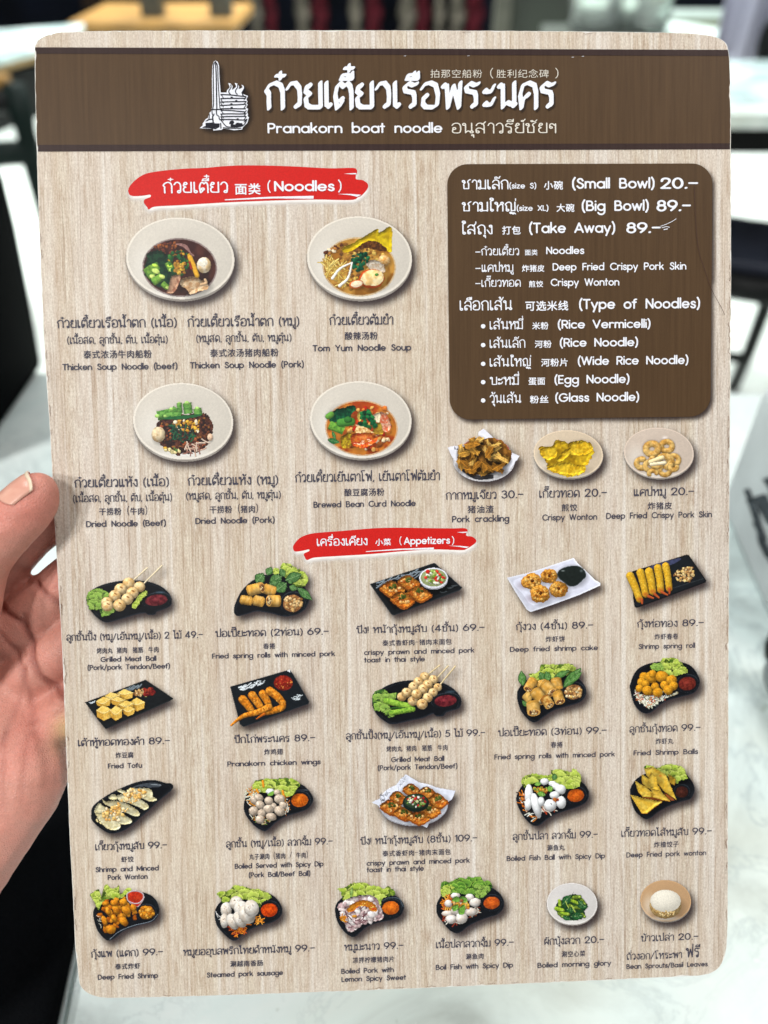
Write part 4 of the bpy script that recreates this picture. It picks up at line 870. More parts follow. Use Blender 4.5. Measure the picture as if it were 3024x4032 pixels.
    def tube(s, pts, r_, c, part, tex=.08, amb=.64, c2=None, ts=16, on=None, sh=.3, r2=None, flatcap=False):
        p = smooth_open(pts, 6); lo, hi = p.min(0) - r_ * 1.6, p.max(0) + r_ * 1.6
        w_ = s.win(*lo, *hi); X, Y = s.X[w_], s.Y[w_]
        if not X.size: return
        best = np.full(X.shape, 1e9); ox = np.zeros(X.shape); oy = np.zeros(X.shape); n_ = len(p) - 1
        for i in range(n_):
            a, b = p[i], p[i + 1]; d = b - a; u0 = ((X - a[0]) * d[0] + (Y - a[1]) * d[1]) / max(d @ d, 1e-9); u = np.clip(u0, 0, 1); ex_ = X - a[0] - u * d[0]; ey_ = Y - a[1] - u * d[1]
            rr_ = r_ if r2 is None else r_ + (r2 - r_) * (i + u) / n_
            q = np.hypot(ex_, ey_) / rr_
            if flatcap: q = np.where(((i == 0) & (u0 < 0)) | ((i == n_ - 1) & (u0 > 1)), 9, q)
            k = q < best; best[k] = q[k]; ox[k] = (ex_ / rr_)[k]; oy[k] = (ey_ / rr_)[k]
        if sh: s.col[w_] *= (1 - sh * np.clip(1.5 - best, 0, 1) * (best >= 1))[..., None]
        m_ = best < 1; nz = np.sqrt(np.clip(1 - best ** 2, 0, 1)); k = amb + (1.12 - amb) * np.clip(ox * LD[0] + oy * LD[1] + nz * LD[2], 0, 1)
        cc = np.array(c, float) * np.ones(X.shape + (1,))
        if c2 is not None: q = np.clip((fb(X, Y, ts, s.sd + 1) - .45) * 5, 0, 1)[..., None]; cc = cc * (1 - q) + np.array(c2, float) * q
        s.put(w_, m_, np.clip(cc * (k * (1 + tex * 2 * (vn(X, Y, ts * .6, s.sd + 6) - .5)))[..., None], 0, 255), part, on)
    def scatter(s, pts, n, rr_, cols, part, jag=.5, asp=.6, on=None, sh=.3, spec=0, flat=.3):
        p = np.array(pts, float); lo, hi = p.min(0), p.max(0); k = 0
        while k < n:
            q = lo + (hi - lo) * s.r.rand(2)
            if not pip(q[None], p)[0]: continue
            k += 1; a = rr_[0] + (rr_[1] - rr_[0]) * s.r.rand(); c = cols[s.r.randint(len(cols))]
            s.ball(q[0], q[1], a, a * (asp + (1 - asp) * s.r.rand()), c, part, ang=s.r.rand() * 3.1, tex=.1, ts=a * 1.2, jag=jag, sh=sh, on=on, spec=spec, flat=flat)
    def strands(s, pts, n, ln, w_, cols, part, on=None, curl=.5, sh=.25):
        p = np.array(pts, float); lo, hi = p.min(0), p.max(0); k = 0
        while k < n:
            q = lo + (hi - lo) * s.r.rand(2)
            if not pip(q[None], p)[0]: continue
            k += 1; a = s.r.rand() * 6.28; b = a + (s.r.rand() - .5) * 2 * curl; d = ln * (.6 + .6 * s.r.rand()) / 2
            s.tube([q - d * np.array([math.cos(a), math.sin(a)]), q, q + d * np.array([math.cos(b), math.sin(b)])], w_, cols[s.r.randint(len(cols))], part, on=on, sh=sh)
    def lettuce(s, pts, part='lettuce', tone=0, jag=16, jf=26, sc=44):
        dk, md, lt = (((82, 112, 38), (150, 174, 60), (202, 214, 112)), ((52, 88, 40), (112, 150, 60), (158, 188, 92)), ((34, 74, 32), (78, 128, 44), (140, 180, 72)))[tone]
        s.poly(pts, dk, part, sm=5, jag=jag, jf=jf, tex=.14, ts=30, c2=md, thr=.55)
        p = smooth_closed(pts, 4); lo, hi = p.min(0), p.max(0); A = np.ptp(p[:, 0]) * np.ptp(p[:, 1]); rad = max(22, A ** .5 * .15); n = int(26 * s.r.uniform(.9, 1.1)); Q = []
        while len(Q) < n:
            q = lo + (hi - lo) * s.r.rand(2)
            if pip(q[None], p)[0]: Q.append(q)
        for q in sorted(Q, key=lambda q: q[1] + s.r.rand() * 40):
            r_ = rad * s.r.uniform(.6, 1.25); a_ = s.r.rand() * 6.28; cx_, cy_ = q; ca = np.linspace(0, 6.283, 9)[:-1]
            pp_ = np.stack([cx_ + r_ * (1 + .35 * s.r.rand(8) - .2) * np.cos(ca) * 1.15, cy_ + r_ * .8 * (1 + .35 * s.r.rand(8) - .2) * np.sin(ca)], -1)
            w_ = s.r.rand(); c = [m * (1 - w_ * .6) + l * w_ * .6 for m, l in zip(md, lt)]
            s.poly(pp_, c, part, sm=4, jag=rad * .28, jf=rad * .35, tex=.07, ts=rad, rim=(lt, r_ * .22), sh=.20, grad=(0, -1, .25), on=[part])
            s.soft(cx_ + r_ * .1, cy_ + r_ * .25, r_ * .55, r_ * .4, dk, .75, [part])
            if s.r.rand() < .5: s.tube([(cx_, cy_ + r_ * .6), (cx_ + s.r.uniform(-.2, .2) * r_, cy_ - r_ * .4)], max(1.5, r_ * .05), lt, part, sh=0, on=[part])
    def leaf(s, a, b, wd, part='basil_leaf', c=(64, 104, 56), c2=(92, 134, 76)):
        a, b = np.array(a, float), np.array(b, float); d = b - a; n_ = np.array([-d[1], d[0]]) / np.linalg.norm(d) * wd
        s.poly([a, a + d * .25 + n_ * .8, a + d * .55 + n_, a + d * .85 + n_ * .45, b, a + d * .85 - n_ * .45, a + d * .55 - n_, a + d * .25 - n_ * .8], c, part, sm=5, tex=.1, ts=24, c2=c2, rim=((36, 66, 34), wd * .22), sh=.18)
        s.tube([a, b], max(1.2, wd * .05), (128, 160, 110), part, sh=0)
        for t_ in (.3, .5, .7):
            for g_ in (1, -1): s.tube([a + d * t_, a + d * (t_ + .14) + n_ * .62 * g_], max(.9, wd * .025), (112, 148, 96), part, sh=0)
    def glints(s, pts, n, ln, wd=2.5, c=(196, 206, 214), part='plate', ang=0):
        p = np.array(pts, float); lo, hi = p.min(0), p.max(0); k = 0
        while k < n:
            q = lo + (hi - lo) * s.r.rand(2)
            if not pip(q[None], p)[0]: continue
            k += 1; a = ang + (s.r.rand() - .5) * .8; d = ln * (.4 + s.r.rand()) / 2 * np.array([math.cos(a), math.sin(a)]); s.tube([q - d, q + np.array([0, wd]), q + d], wd * (.5 + s.r.rand() * .6), c, part, amb=.8, sh=0, on=[part])
    def soft(s, x, y, rx, ry, c, k, on=None):
        w_ = s.win(x - rx, y - ry, x + rx, y + ry); d = np.clip(1 - np.hypot((s.X[w_] - x) / rx, (s.Y[w_] - y) / ry), 0, 1); d = d * d * (3 - 2 * d) * k
        if on: d = d * np.isin(s.pid[w_], [s.part(q) for q in on])
        s.col[w_] = s.col[w_] * (1 - d[..., None]) + np.array(c, float) * d[..., None]
    def build(s, label, names=None, dx=16, dy=20, br=22, amt=.92):
        gn = 1 + .018 * (vn(s.X, s.Y, s.h * 1.6, s.sd + 20) - .5) * 2; c = np.clip(s.col * gn[..., None], 0, 255); cl_ = lin(c)
        gx = s.ox + (s.x0 + np.arange(s.nx + 1) * s.h) / s.sc; gy = s.oy + (s.y0 + np.arange(s.ny + 1) * s.h) / s.sc; root = None
        gi = np.arange((s.ny + 1) * (s.nx + 1)).reshape(s.ny + 1, s.nx + 1)
        order = ['plate'] + [q for q in s.parts if q not in ('', 'plate')]
        for nm in order:
            if nm not in s.parts: continue
            m_ = s.pid == s.parts.index(nm); idx = np.argwhere(m_)
            if not len(idx): continue
            f = np.stack([gi[idx[:, 0] + 1, idx[:, 1]], gi[idx[:, 0] + 1, idx[:, 1] + 1], gi[idx[:, 0], idx[:, 1] + 1], gi[idx[:, 0], idx[:, 1]]], -1); u, inv = np.unique(f, return_inverse=True); inv = inv.reshape(f.shape)
            xy = loc(gx[u % (s.nx + 1)], gy[u // (s.nx + 1)]); me = bpy.data.meshes.new('dish_picture' if root is None else nm)
            me.vertices.add(len(u)); me.vertices.foreach_set('co', np.c_[xy, np.full(len(u), Z2)].astype(np.float32).ravel())
            me.loops.add(inv.size); me.loops.foreach_set('vertex_index', inv.ravel().astype(np.int32)); me.polygons.add(len(f)); me.polygons.foreach_set('loop_start', (np.arange(len(f)) * 4).astype(np.int32)); me.update(calc_edges=True)
            a_ = me.attributes.new('print_colour', 'FLOAT_COLOR', 'CORNER'); a_.data.foreach_set('color', np.c_[np.repeat(cl_[m_], 4, 0), np.ones(inv.size)].astype(np.float32).ravel())
            o = link('dish_picture' if root is None else nm, me, M_photo, menu if root is None else root, world=False)
            if root is None: root = o; o['label'] = label
        st = 5.0; px0, px1, py0, py1 = gx[0] - 90, gx[-1] + 110, gy[0] - 90, gy[-1] + 110; ax = np.arange(px0, px1, st); ay = np.arange(py0, py1, st)
        jx = np.round(((ax - dx - s.ox) * s.sc - s.x0) / s.h).astype(int); jy = np.round(((ay - dy - s.oy) * s.sc - s.y0) / s.h).astype(int); ok = ((jy >= 0) & (jy < s.ny))[:, None] & ((jx >= 0) & (jx < s.nx))[None]
        a = (s.pid[np.clip(jy, 0, s.ny - 1)][:, np.clip(jx, 0, s.nx - 1)] > 0) & ok
        softmesh('picture_shadow', blur(a.astype(float), max(1, int(br / st / 1.6))) * amt, px0, py0, st, (62, 52, 54), Z1, root)
CREAM = (205, 198, 187)
def bowl(D, x, y, rx, ry, ix, iy, irx, iry, soup, soup2=None, c=CREAM, ang=0.06, food='soup'):
    D.ball(x, y + ry * .03, rx, ry, (150, 142, 134), 'plate', ang, sh=0, flat=.7, tex=.02)
    D.ball(x, y - ry * .01, rx * .995, ry * .985, [min(255, q * 1.10) for q in c], 'plate', ang, sh=0, flat=.9, tex=.02)
    D.ball(x, y - ry * .02, rx * .955, ry * .94, c, 'plate', ang, sh=0, flat=.88, tex=.02)
    D.soft(x + rx * .1, y - ry * .45, rx * .8, ry * .5, [q * .94 for q in c], .7, ['plate']); D.soft(x - rx * .65, y + ry * .2, rx * .4, ry * .8, (226, 222, 214), .5, ['plate'])
    D.soft(x, y + ry * .82, rx * .8, ry * .2, (228, 226, 222), .8, ['plate'])
    if soup is not None:
        D.ball(ix, iy, irx * 1.04, iry * 1.05, [q * .5 + 105 for q in soup], 'plate', ang, sh=0, flat=.9); D.ball(ix, iy, irx, iry, soup, food, ang, sh=0, flat=.85, c2=soup2, ts=irx * .35, tex=.12)
def kidney(D, pts, well=None, wr=(120, 100), dip=None, dip2=None, c=(25, 28, 33)):
    D.poly(pts, c, 'plate', sm=6, tex=.12, ts=60, rim=((48, 54, 62), 10), c2=(16, 18, 22))
    p = np.array(pts, float); q = p.mean(0) + (p - p.mean(0)) * .93; D.poly(q, (18, 20, 25), 'plate', sm=6, tex=.1, ts=70, rim=((40, 46, 54), 5))
    if well:
        D.ball(well[0], well[1] - 4, wr[0] * 1.32, wr[1] * 1.36, (50, 57, 66), 'plate', -.15, sh=0, flat=.8); D.ball(well[0], well[1], wr[0] * 1.28, wr[1] * 1.31, (22, 25, 30), 'plate', -.15, sh=0, flat=.75)
        if dip is not None:
            D.ball(well[0], well[1], wr[0], wr[1], dip, 'dip', -.1, sh=0, flat=.55, c2=dip2, ts=wr[0] * .3, tex=.16, jag=.08); D.soft(well[0] - wr[0] * .1, well[1] - wr[1] * .1, wr[0] * .5, wr[1] * .4, [min(255, k * 1.35 + 12) for k in dip], .55, ['dip'])
def slab(D, pts, c, rimc, part='plate', tex=.05):
    D.poly(pts, c, part, tex=tex, ts=60, rim=(rimc, 9)); p = np.array(pts, float); D.poly(p.mean(0) + (p - p.mean(0)) * .90, [q * .9 for q in c], part, tex=tex, ts=60, sm=0)
GREENS = [(30, 84, 44), (24, 64, 40), (58, 122, 48)]
FRY = [(206, 152, 44), (188, 128, 34), (222, 172, 66)]
PEA = [(206, 164, 104), (178, 128, 74), (224, 192, 138), (140, 94, 52)]
# noodle bowls -----------------------------------------------------
D = Dish(200, 820, 1.595, (465, 50, 1165, 585), 1)
bowl(D, 813, 318, 342, 260, 810, 372, 226, 176, (74, 40, 34), (52, 26, 26))
for k in range(4): D.tube([(770 + k * 20, 222 + k * 6), (850, 235 + k * 7), (885 + k * 5, 300)], 3, (150, 110, 104), 'noodles')
D.scatter([(650, 230), (780, 215), (800, 290), (680, 290)], 30, (6, 14), [(110, 60, 40), (90, 44, 34), (150, 84, 44)], 'minced_topping')
D.poly([(605, 285), (650, 265), (720, 280), (760, 320), (790, 440), (760, 490), (690, 500), (640, 470), (590, 420), (600, 330)], (26, 70, 44), 'greens', 4, 14, c2=(14, 48, 34), bulge=20)
for p_, w_ in (([(600, 372), (640, 430)], 26), ([(640, 350), (660, 395)], 32), ([(735, 340), (760, 390)], 22), ([(640, 465), (700, 430)], 24), ([(700, 470), (735, 500)], 18)):
    D.tube(p_, w_, (120, 164, 62), 'greens', c2=(84, 132, 52), flatcap=True); D.ball(p_[1][0], p_[1][1], w_ * .8, w_ * .5, (206, 228, 120), 'greens', .4, sh=.1, flat=.5)
for q in ((655, 360), (750, 365)): D.ball(*q, 20, 10, (196, 232, 84), 'greens', .3, sh=0)
D.scatter([(735, 280), (840, 262), (880, 310), (850, 420), (770, 420), (740, 330)], 70, (6, 15), GREENS + [(196, 150, 40), (160, 104, 36), (30, 84, 44)], 'minced_topping')
D.scatter([(780, 340), (830, 340), (830, 410), (780, 415)], 26, (6, 13), [(214, 172, 66), (176, 124, 48)], 'minced_topping')
D.tube([(875, 310), (900, 370), (920, 425)], 15, (226, 168, 46), 'carrot'); D.tube([(872, 340), (885, 380)], 7, (150, 40, 34), 'carrot')
D.ball(962, 358, 44, 50, (238, 222, 194), 'meatball', spec=.25, ts=30, c2=(222, 190, 140)); D.ball(955, 340, 30, 28, (246, 238, 220), 'meatball', sh=0, flat=.6)
D.poly([(812, 470), (850, 435), (930, 440), (985, 480), (985, 505), (940, 520), (880, 545), (850, 510)], (226, 196, 158), 'pork_slice', 3, 8, c2=(196, 152, 108), bulge=26, sh=.4)
D.poly([(760, 430), (815, 425), (800, 490), (770, 530), (725, 535), (740, 510)], (206, 160, 128), 'pork_slice', 3, 6, c2=(150, 100, 78), bulge=16, sh=.3)
D.tube([(945, 480), (975, 470), (970, 450)], 9, (206, 170, 130), 'pork_slice')
D.build('picture of brown thick soup noodles with one meatball')

D = Dish(1100, 820, 2.514, (260, 70, 1325, 925), 2)
bowl(D, 792, 495, 522, 415, 790, 580, 350, 280, (188, 138, 62), (142, 92, 34))
D.scatter([(440, 430), (640, 330), (900, 380), (1080, 480), (1000, 700), (700, 800), (480, 650)], 150, (10, 26), [(196, 150, 60), (150, 104, 46), (110, 72, 40), (214, 178, 90), (128, 84, 36)], 'noodles')
D.strands([(450, 520), (640, 520), (680, 740), (560, 760), (470, 660)], 44, 130, 6, [(214, 184, 96), (190, 150, 64), (230, 206, 120)], 'noodles')
D.poly([(625, 405), (760, 330), (965, 205), (985, 245), (1105, 185), (1115, 400), (1085, 440), (1040, 400), (900, 330), (800, 370), (680, 440)], (230, 200, 30), 'wonton_sheet', 3, 10, 40, c2=(202, 168, 24), ts=70, tex=.1, bulge=30)
D.poly([(770, 400), (860, 330), (960, 330), (1060, 400), (1030, 430), (900, 400)], (104, 62, 28), 'noodles', 4, 10, c2=(70, 42, 24))
D.ball(1035, 520, 62, 58, (226, 186, 126), 'fish_ball', spec=.15, c2=(206, 150, 80)); D.poly([(860, 540), (940, 510), (1030, 560), (1035, 640), (900, 600)], (226, 214, 196), 'pork_slice', 4, 8, c2=(200, 176, 150), bulge=24, sh=.3)
D.scatter([(720, 470), (860, 440), (885, 500), (840, 600), (770, 630), (720, 560)], 60, (10, 24), [(24, 92, 60), (16, 66, 46), (40, 120, 74), (12, 50, 38)], 'coriander', .9)
D.ball(915, 700, 128, 96, (206, 84, 30), 'pork_slice', -.1, jag=.25, ts=40); D.ball(918, 690, 112, 80, (244, 226, 176), 'pork_slice', -.1, jag=.25, sh=0, flat=.6, c2=(236, 196, 128), ts=60)
D.ball(760, 755, 72, 44, (216, 110, 50), 'pork_slice', -.2, jag=.3); D.ball(765, 750, 58, 32, (242, 222, 190), 'pork_slice', -.2, sh=0, flat=.6)
D.ball(962, 658, 20, 14, (80, 140, 60), 'coriander', sh=.2)
for p_ in ([(525, 695), (600, 600), (705, 545)], [(595, 770), (680, 690), (720, 540)]): D.tube(p_, 15, (240, 236, 224), 'bean_sprout', r2=8)
D.scatter([(580, 360), (640, 360), (480, 480), (430, 440)], 14, (14, 26), [(232, 214, 180), (180, 120, 60), (90, 50, 34)], 'minced_topping')
D.build('picture of clear spicy noodles with a yellow crisp sheet')

D = Dish(220, 1460, 1.626, (485, 70, 1145, 585), 3)
bowl(D, 815, 326, 322, 249, 815, 400, 0, 0, None)
D.poly([(645, 330), (760, 290), (900, 270), (985, 300), (1010, 380), (960, 490), (830, 535), (720, 520), (650, 440)], (84, 46, 34), 'noodles', 4, 16, c2=(40, 24, 24), tex=.25, ts=16)
D.scatter([(660, 340), (960, 300), (1000, 420), (900, 520), (740, 520), (660, 430)], 150, (5, 15), [(104, 58, 36), (62, 34, 30), (140, 88, 44), (44, 26, 26), (160, 84, 50)], 'minced_topping', .7)
for a_, b_, w_ in (((650, 290), (740, 270), 30), ((740, 245), (800, 285), 24), ((790, 205), (795, 270), 16), ((840, 205), (850, 275), 28), ((905, 240), (915, 285), 26), ((700, 290), (800, 285), 22)): D.tube([a_, b_], w_, (104, 156, 72), 'greens', c2=(66, 118, 50), flatcap=True); D.ball(a_[0], a_[1], w_ * .55, w_ * .4, (168, 212, 112), 'greens', sh=0)
D.poly([(690, 300), (880, 280), (935, 280), (860, 305), (740, 312)], (30, 92, 50), 'greens', 3, 6)
D.scatter([(740, 320), (920, 310), (930, 400), (760, 370)], 40, (6, 14), [(226, 178, 58), (196, 140, 40), (240, 224, 190), (206, 150, 60)], 'peanuts')
D.strands([(740, 350), (880, 360), (880, 450), (740, 440)], 44, 46, 4, [(24, 66, 50), (34, 92, 60), (18, 48, 42)], 'coriander')
D.ball(657, 408, 44, 50, (222, 202, 166), 'meatball', c2=(190, 158, 116), ts=26); D.ball(988, 425, 18, 24, (226, 190, 160), 'meatball')
D.scatter([(690, 480), (800, 500), (780, 530), (700, 520)], 12, (7, 14), [(220, 170, 60), (80, 120, 60), (226, 210, 150)], 'peanuts'); D.strands([(820, 480), (960, 450), (940, 510), (830, 530)], 18, 60, 4, [(196, 160, 140), (150, 104, 90), (214, 190, 170)], 'noodles')
D.build('picture of dry noodles in dark sauce with cut greens')

D = Dish(1120, 1460, 2.44, (235, 90, 1240, 865), 4)
bowl(D, 733, 474, 490, 375, 740, 550, 335, 255, (196, 120, 44), (160, 64, 26))
D.scatter([(620, 350), (1000, 360), (1050, 520), (900, 760), (600, 760), (560, 560)], 110, (12, 30), [(196, 64, 30), (214, 120, 50), (176, 40, 26), (226, 170, 90), (150, 84, 40), (232, 206, 170)], 'soup_topping', .6)
D.poly([(490, 370), (560, 360), (660, 330), (690, 370), (640, 420), (640, 470), (560, 460), (500, 500), (430, 480), (440, 420)], (22, 94, 58), 'greens', 3, 10, c2=(14, 64, 44), bulge=26, sh=.2)
D.tube([(430, 520), (570, 575)], 42, (112, 166, 62), 'greens', c2=(76, 132, 50), flatcap=True); D.tube([(420, 440), (450, 420)], 28, (96, 150, 60), 'greens'); D.tube([(540, 500), (640, 490)], 40, (72, 136, 56), 'greens'); D.ball(612, 470, 40, 32, (52, 112, 50), 'greens', sh=.1)
D.leaf((415, 660), (530, 690), 28, 'greens', (30, 96, 50), (46, 120, 60)); D.leaf((460, 580), (490, 660), 16, 'greens', (40, 110, 56), (60, 130, 60))
D.poly([(540, 640), (600, 600), (640, 600), (640, 720), (560, 740)], (206, 176, 40), 'tofu_puff', 3, 10, c2=(150, 110, 30), bulge=24, sh=.3)
D.poly([(640, 620), (780, 580), (860, 620), (900, 640), (860, 700), (760, 740), (660, 720)], (212, 70, 32), 'blood_tofu', 3, 10, c2=(226, 120, 44), bulge=34, sh=.3); D.soft(760, 640, 90, 30, (244, 160, 90), .6, ['blood_tofu']); D.glints([(660, 640), (880, 640), (840, 720), (680, 720)], 12, 26, 4, (250, 206, 170), 'blood_tofu')
D.poly([(840, 450), (880, 410), (960, 400), (1010, 480), (1020, 560), (960, 590), (900, 520)], (236, 180, 150), 'prawn', 4, 8, c2=(222, 110, 74), bulge=40, sh=.3); D.poly([(840, 440), (915, 400), (915, 490), (880, 490)], (242, 226, 190), 'prawn', 3, 4, bulge=20)
D.poly([(870, 520), (920, 500), (950, 600), (890, 610), (850, 590)], (196, 160, 50), 'tofu_puff', 3, 8, c2=(160, 120, 40), bulge=20); D.poly([(700, 410), (760, 390), (740, 470), (710, 480)], (222, 190, 90), 'tofu_puff', 3, 6, bulge=16)
D.scatter([(740, 380), (810, 390), (880, 510), (870, 560), (740, 540), (710, 500)], 46, (12, 28), [(20, 86, 52), (36, 116, 60), (14, 62, 42)], 'coriander', .9)
D.poly([(680, 560), (720, 530), (790, 550), (860, 600), (780, 590), (700, 600)], (236, 206, 150), 'noodles', 3, 8, c2=(200, 150, 90)); D.scatter([(950, 650), (1010, 650), (1010, 700), (950, 700)], 9, (12, 22), [(240, 214, 174), (226, 180, 130)], 'soup_topping')
D.build('picture of red soup noodles with greens and prawn')

# three snack bowls ------------------------------------------------
D = Dish(1740, 1660, 1.481, (25, 35, 460, 360), 5)
D.ball(245, 228, 180, 122, (214, 212, 216), 'plate', sh=0, flat=.75); D.ball(250, 190, 150, 98, (196, 96, 96), 'plate', sh=0, flat=.8); D.ball(250, 200, 140, 92, (226, 222, 228), 'plate', sh=0, flat=.8)
D.poly([(32, 150), (150, 130), (210, 90), (215, 60), (245, 40), (300, 95), (340, 150), (452, 200), (390, 290), (250, 320), (130, 290), (60, 210)], (224, 224, 234), 'paper_liner', 0, 3, tex=.06, ts=60, grad=(0, 1, -.15)); D.strands([(60, 150), (130, 150), (120, 170), (70, 170)], 7, 24, 2, [(120, 120, 130)], 'paper_liner')
D.tube([(130, 285), (200, 325), (290, 322)], 12, (60, 58, 62), 'paper_liner')
D.poly([(100, 170), (200, 120), (310, 95), (410, 180), (380, 250), (300, 295), (170, 310), (125, 250)], (110, 70, 26), 'crackling', 2, 12, c2=(150, 100, 40))
for k in range(46):
    q = np.array([245, 205]) + (D.r.rand(2) - .5) * [290, 190] * (1 - .0 * k); a = D.r.rand() * 6.28; L_, W2 = D.r.uniform(22, 44), D.r.uniform(12, 24); cs, sn = math.cos(a), math.sin(a)
    if ((q[0] - 250) / 165) ** 2 + ((q[1] - 205) / 110) ** 2 > 1: continue
    p_ = [(q[0] + x * L_ * cs - y * W2 * sn, q[1] + x * L_ * sn + y * W2 * cs) for x, y in ((-1, -.6), (-.2, -1.1), (.9, -.8), (1.1, .5), (.3, .9), (-.3, .45), (-.9, .8))]
    c = ((190, 138, 56), (168, 114, 40), (212, 164, 84), (150, 100, 34))[k % 4]; D.poly(p_, c, 'crackling', 1, 5, 12, tex=.16, ts=14, c2=[v_ * .84 for v_ in c], sh=.4, grad=(sn, -cs, .45)); D.tube([p_[0], ((p_[1][0] + p_[6][0]) / 2, (p_[1][1] + p_[6][1]) / 2), p_[3]], 2.2, [min(255, v_ * 1.25) for v_ in c], 'crackling', sh=0)
D.build('picture of brown pork crackling on white paper')
D = Dish(1740, 1660, 1.481, (528, 45, 948, 345), 6)
bowl(D, 736, 192, 204, 142, 740, 220, 0, 0, None, c=(206, 188, 164))
D.poly([(560, 160), (590, 145), (640, 140), (670, 105), (740, 125), (800, 105), (860, 120), (885, 180), (860, 230), (830, 265), (830, 300), (740, 320), (640, 295), (610, 260), (600, 220)], (240, 196, 40), 'crispy_wonton', 2, 12, 22, c2=(216, 166, 30), tex=.16, ts=26, bulge=18)
for p_ in ([(665, 230), (700, 180), (750, 150), (745, 190), (700, 232)], [(610, 270), (700, 240), (830, 260), (820, 300), (740, 315), (650, 290)], [(750, 130), (840, 115), (880, 170), (800, 200), (750, 180)], [(570, 165), (650, 150), (670, 200), (610, 225)]): D.poly(p_, (248, 208, 54), 'crispy_wonton', 3, 9, 18, c2=(228, 178, 34), tex=.12, ts=20, bulge=14, sh=.25)
D.build('picture of yellow crispy wonton sheets in a bowl')
D = Dish(1740, 1660, 1.481, (1055, 30, 1475, 345), 7)
bowl(D, 1264, 184, 205, 149, 1260, 220, 0, 0, None, c=(198, 182, 168)); D.soft(1300, 95, 26, 18, (236, 226, 220), .9)
def ring(x, y, r_, w_, a0=0, a1=6.5, sq=.85, c=(212, 174, 104)): D.tube([(x + r_ * math.cos(a), y + r_ * sq * math.sin(a)) for a in np.linspace(a0, a1, 12)], w_, c, 'pork_rind', c2=(190, 142, 70), tex=.12)
for a in ((1165, 245, 30, 17, 1, 5), (1350, 225, 30, 16), (1215, 260, 30, 16, 2, 6), (1300, 285, 30, 15, 0, 4), (1230, 305, 22, 14, 3, 6), (1310, 145, 32, 17), (1225, 160, 36, 20), (1300, 235, 38, 20, 3.5, 7.5), (1250, 235, 32, 17, .5, 4), (1350, 265, 20, 14, 0, 4)): ring(*a)
D.tube([(1215, 235), (1285, 210)], 13, (234, 212, 164), 'pork_rind'); D.tube([(1220, 250), (1300, 240)], 10, (240, 224, 190), 'pork_rind')
D.build('picture of curled crispy pork skin in a bowl')

# first row of appetisers --------------------------------------------
PL1 = [(285, 480), (330, 400), (420, 340), (560, 295), (760, 270), (980, 285), (1130, 340), (1220, 420), (1250, 500), (1230, 560), (1150, 600), (1080, 625), (1060, 655), (990, 662), (950, 640), (850, 655), (700, 700), (520, 745), (420, 700), (330, 600)]
D = Dish(240, 2190, 2.86, (275, 100, 1265, 760), 8)
kidney(D, PL1, (1075, 495), (125, 62), (112, 42, 48), (84, 26, 34)); D.soft(1120, 405, 90, 22, (70, 96, 112), .7, ['plate'])
for a, b in (((800, 285), (975, 130)), ((930, 310), (1140, 105))): D.tube([a, b], 9, (226, 210, 178), 'skewer', sh=0)
D.lettuce([(295, 460), (320, 400), (400, 365), (520, 400), (560, 480), (640, 590), (560, 650), (470, 680), (420, 600), (330, 600), (300, 530)], tone=1); D.lettuce([(880, 440), (960, 385), (975, 430), (920, 480), (850, 580), (800, 560)], tone=0, jag=10)
for x, y, r_ in ((765, 305, 70), (885, 345, 64), (672, 372, 70), (805, 412, 70), (608, 444, 68), (748, 482, 68), (520, 520, 66), (525, 560, 66), (660, 552, 72)):
    D.ball(x, y, r_, r_ * .94, (232, 202, 150), 'meatball', ts=36, tex=.1, amb=.58, c2=(214, 172, 110), spec=.1)
    if y > 360: D.ball(x + 8, y - 22, 20, 9, (160, 108, 56), 'meatball', .5, sh=0, flat=.5)
D.build('picture of two meatball skewers on a black dish')
D = Dish(800, 2180, 2.86, (330, 95, 1235, 720), 9)
kidney(D, [(345, 640), (370, 540), (440, 410), (560, 300), (740, 230), (960, 240), (1110, 330), (1185, 460), (1190, 540), (1140, 630), (1040, 690), (900, 705), (760, 670), (600, 650), (470, 685), (380, 700)], (1010, 560), (108, 96), (150, 100, 60))
D.scatter([(920, 500), (1010, 470), (1110, 510), (1110, 600), (1030, 650), (930, 600)], 90, (11, 22), PEA, 'peanut_dip', .5)
D.lettuce([(880, 200), (890, 110), (960, 110), (1050, 160), (1180, 250), (1150, 360), (1060, 370), (960, 300)], tone=0); D.lettuce([(790, 170), (850, 165), (860, 220), (800, 230)], tone=0, jag=8)
for a, b, w_ in (((600, 330), (680, 220), 62), ((720, 240), (770, 150), 44), ((750, 330), (890, 250), 62), ((930, 300), (1110, 230), 60), ((870, 170), (920, 260), 36), ((740, 350), (880, 310), 36), ((960, 330), (1000, 300), 28), ((820, 420), (940, 330), 66), ((970, 370), (1060, 400), 36), ((1065, 385), (1225, 520), 44)): D.leaf(a, b, w_)
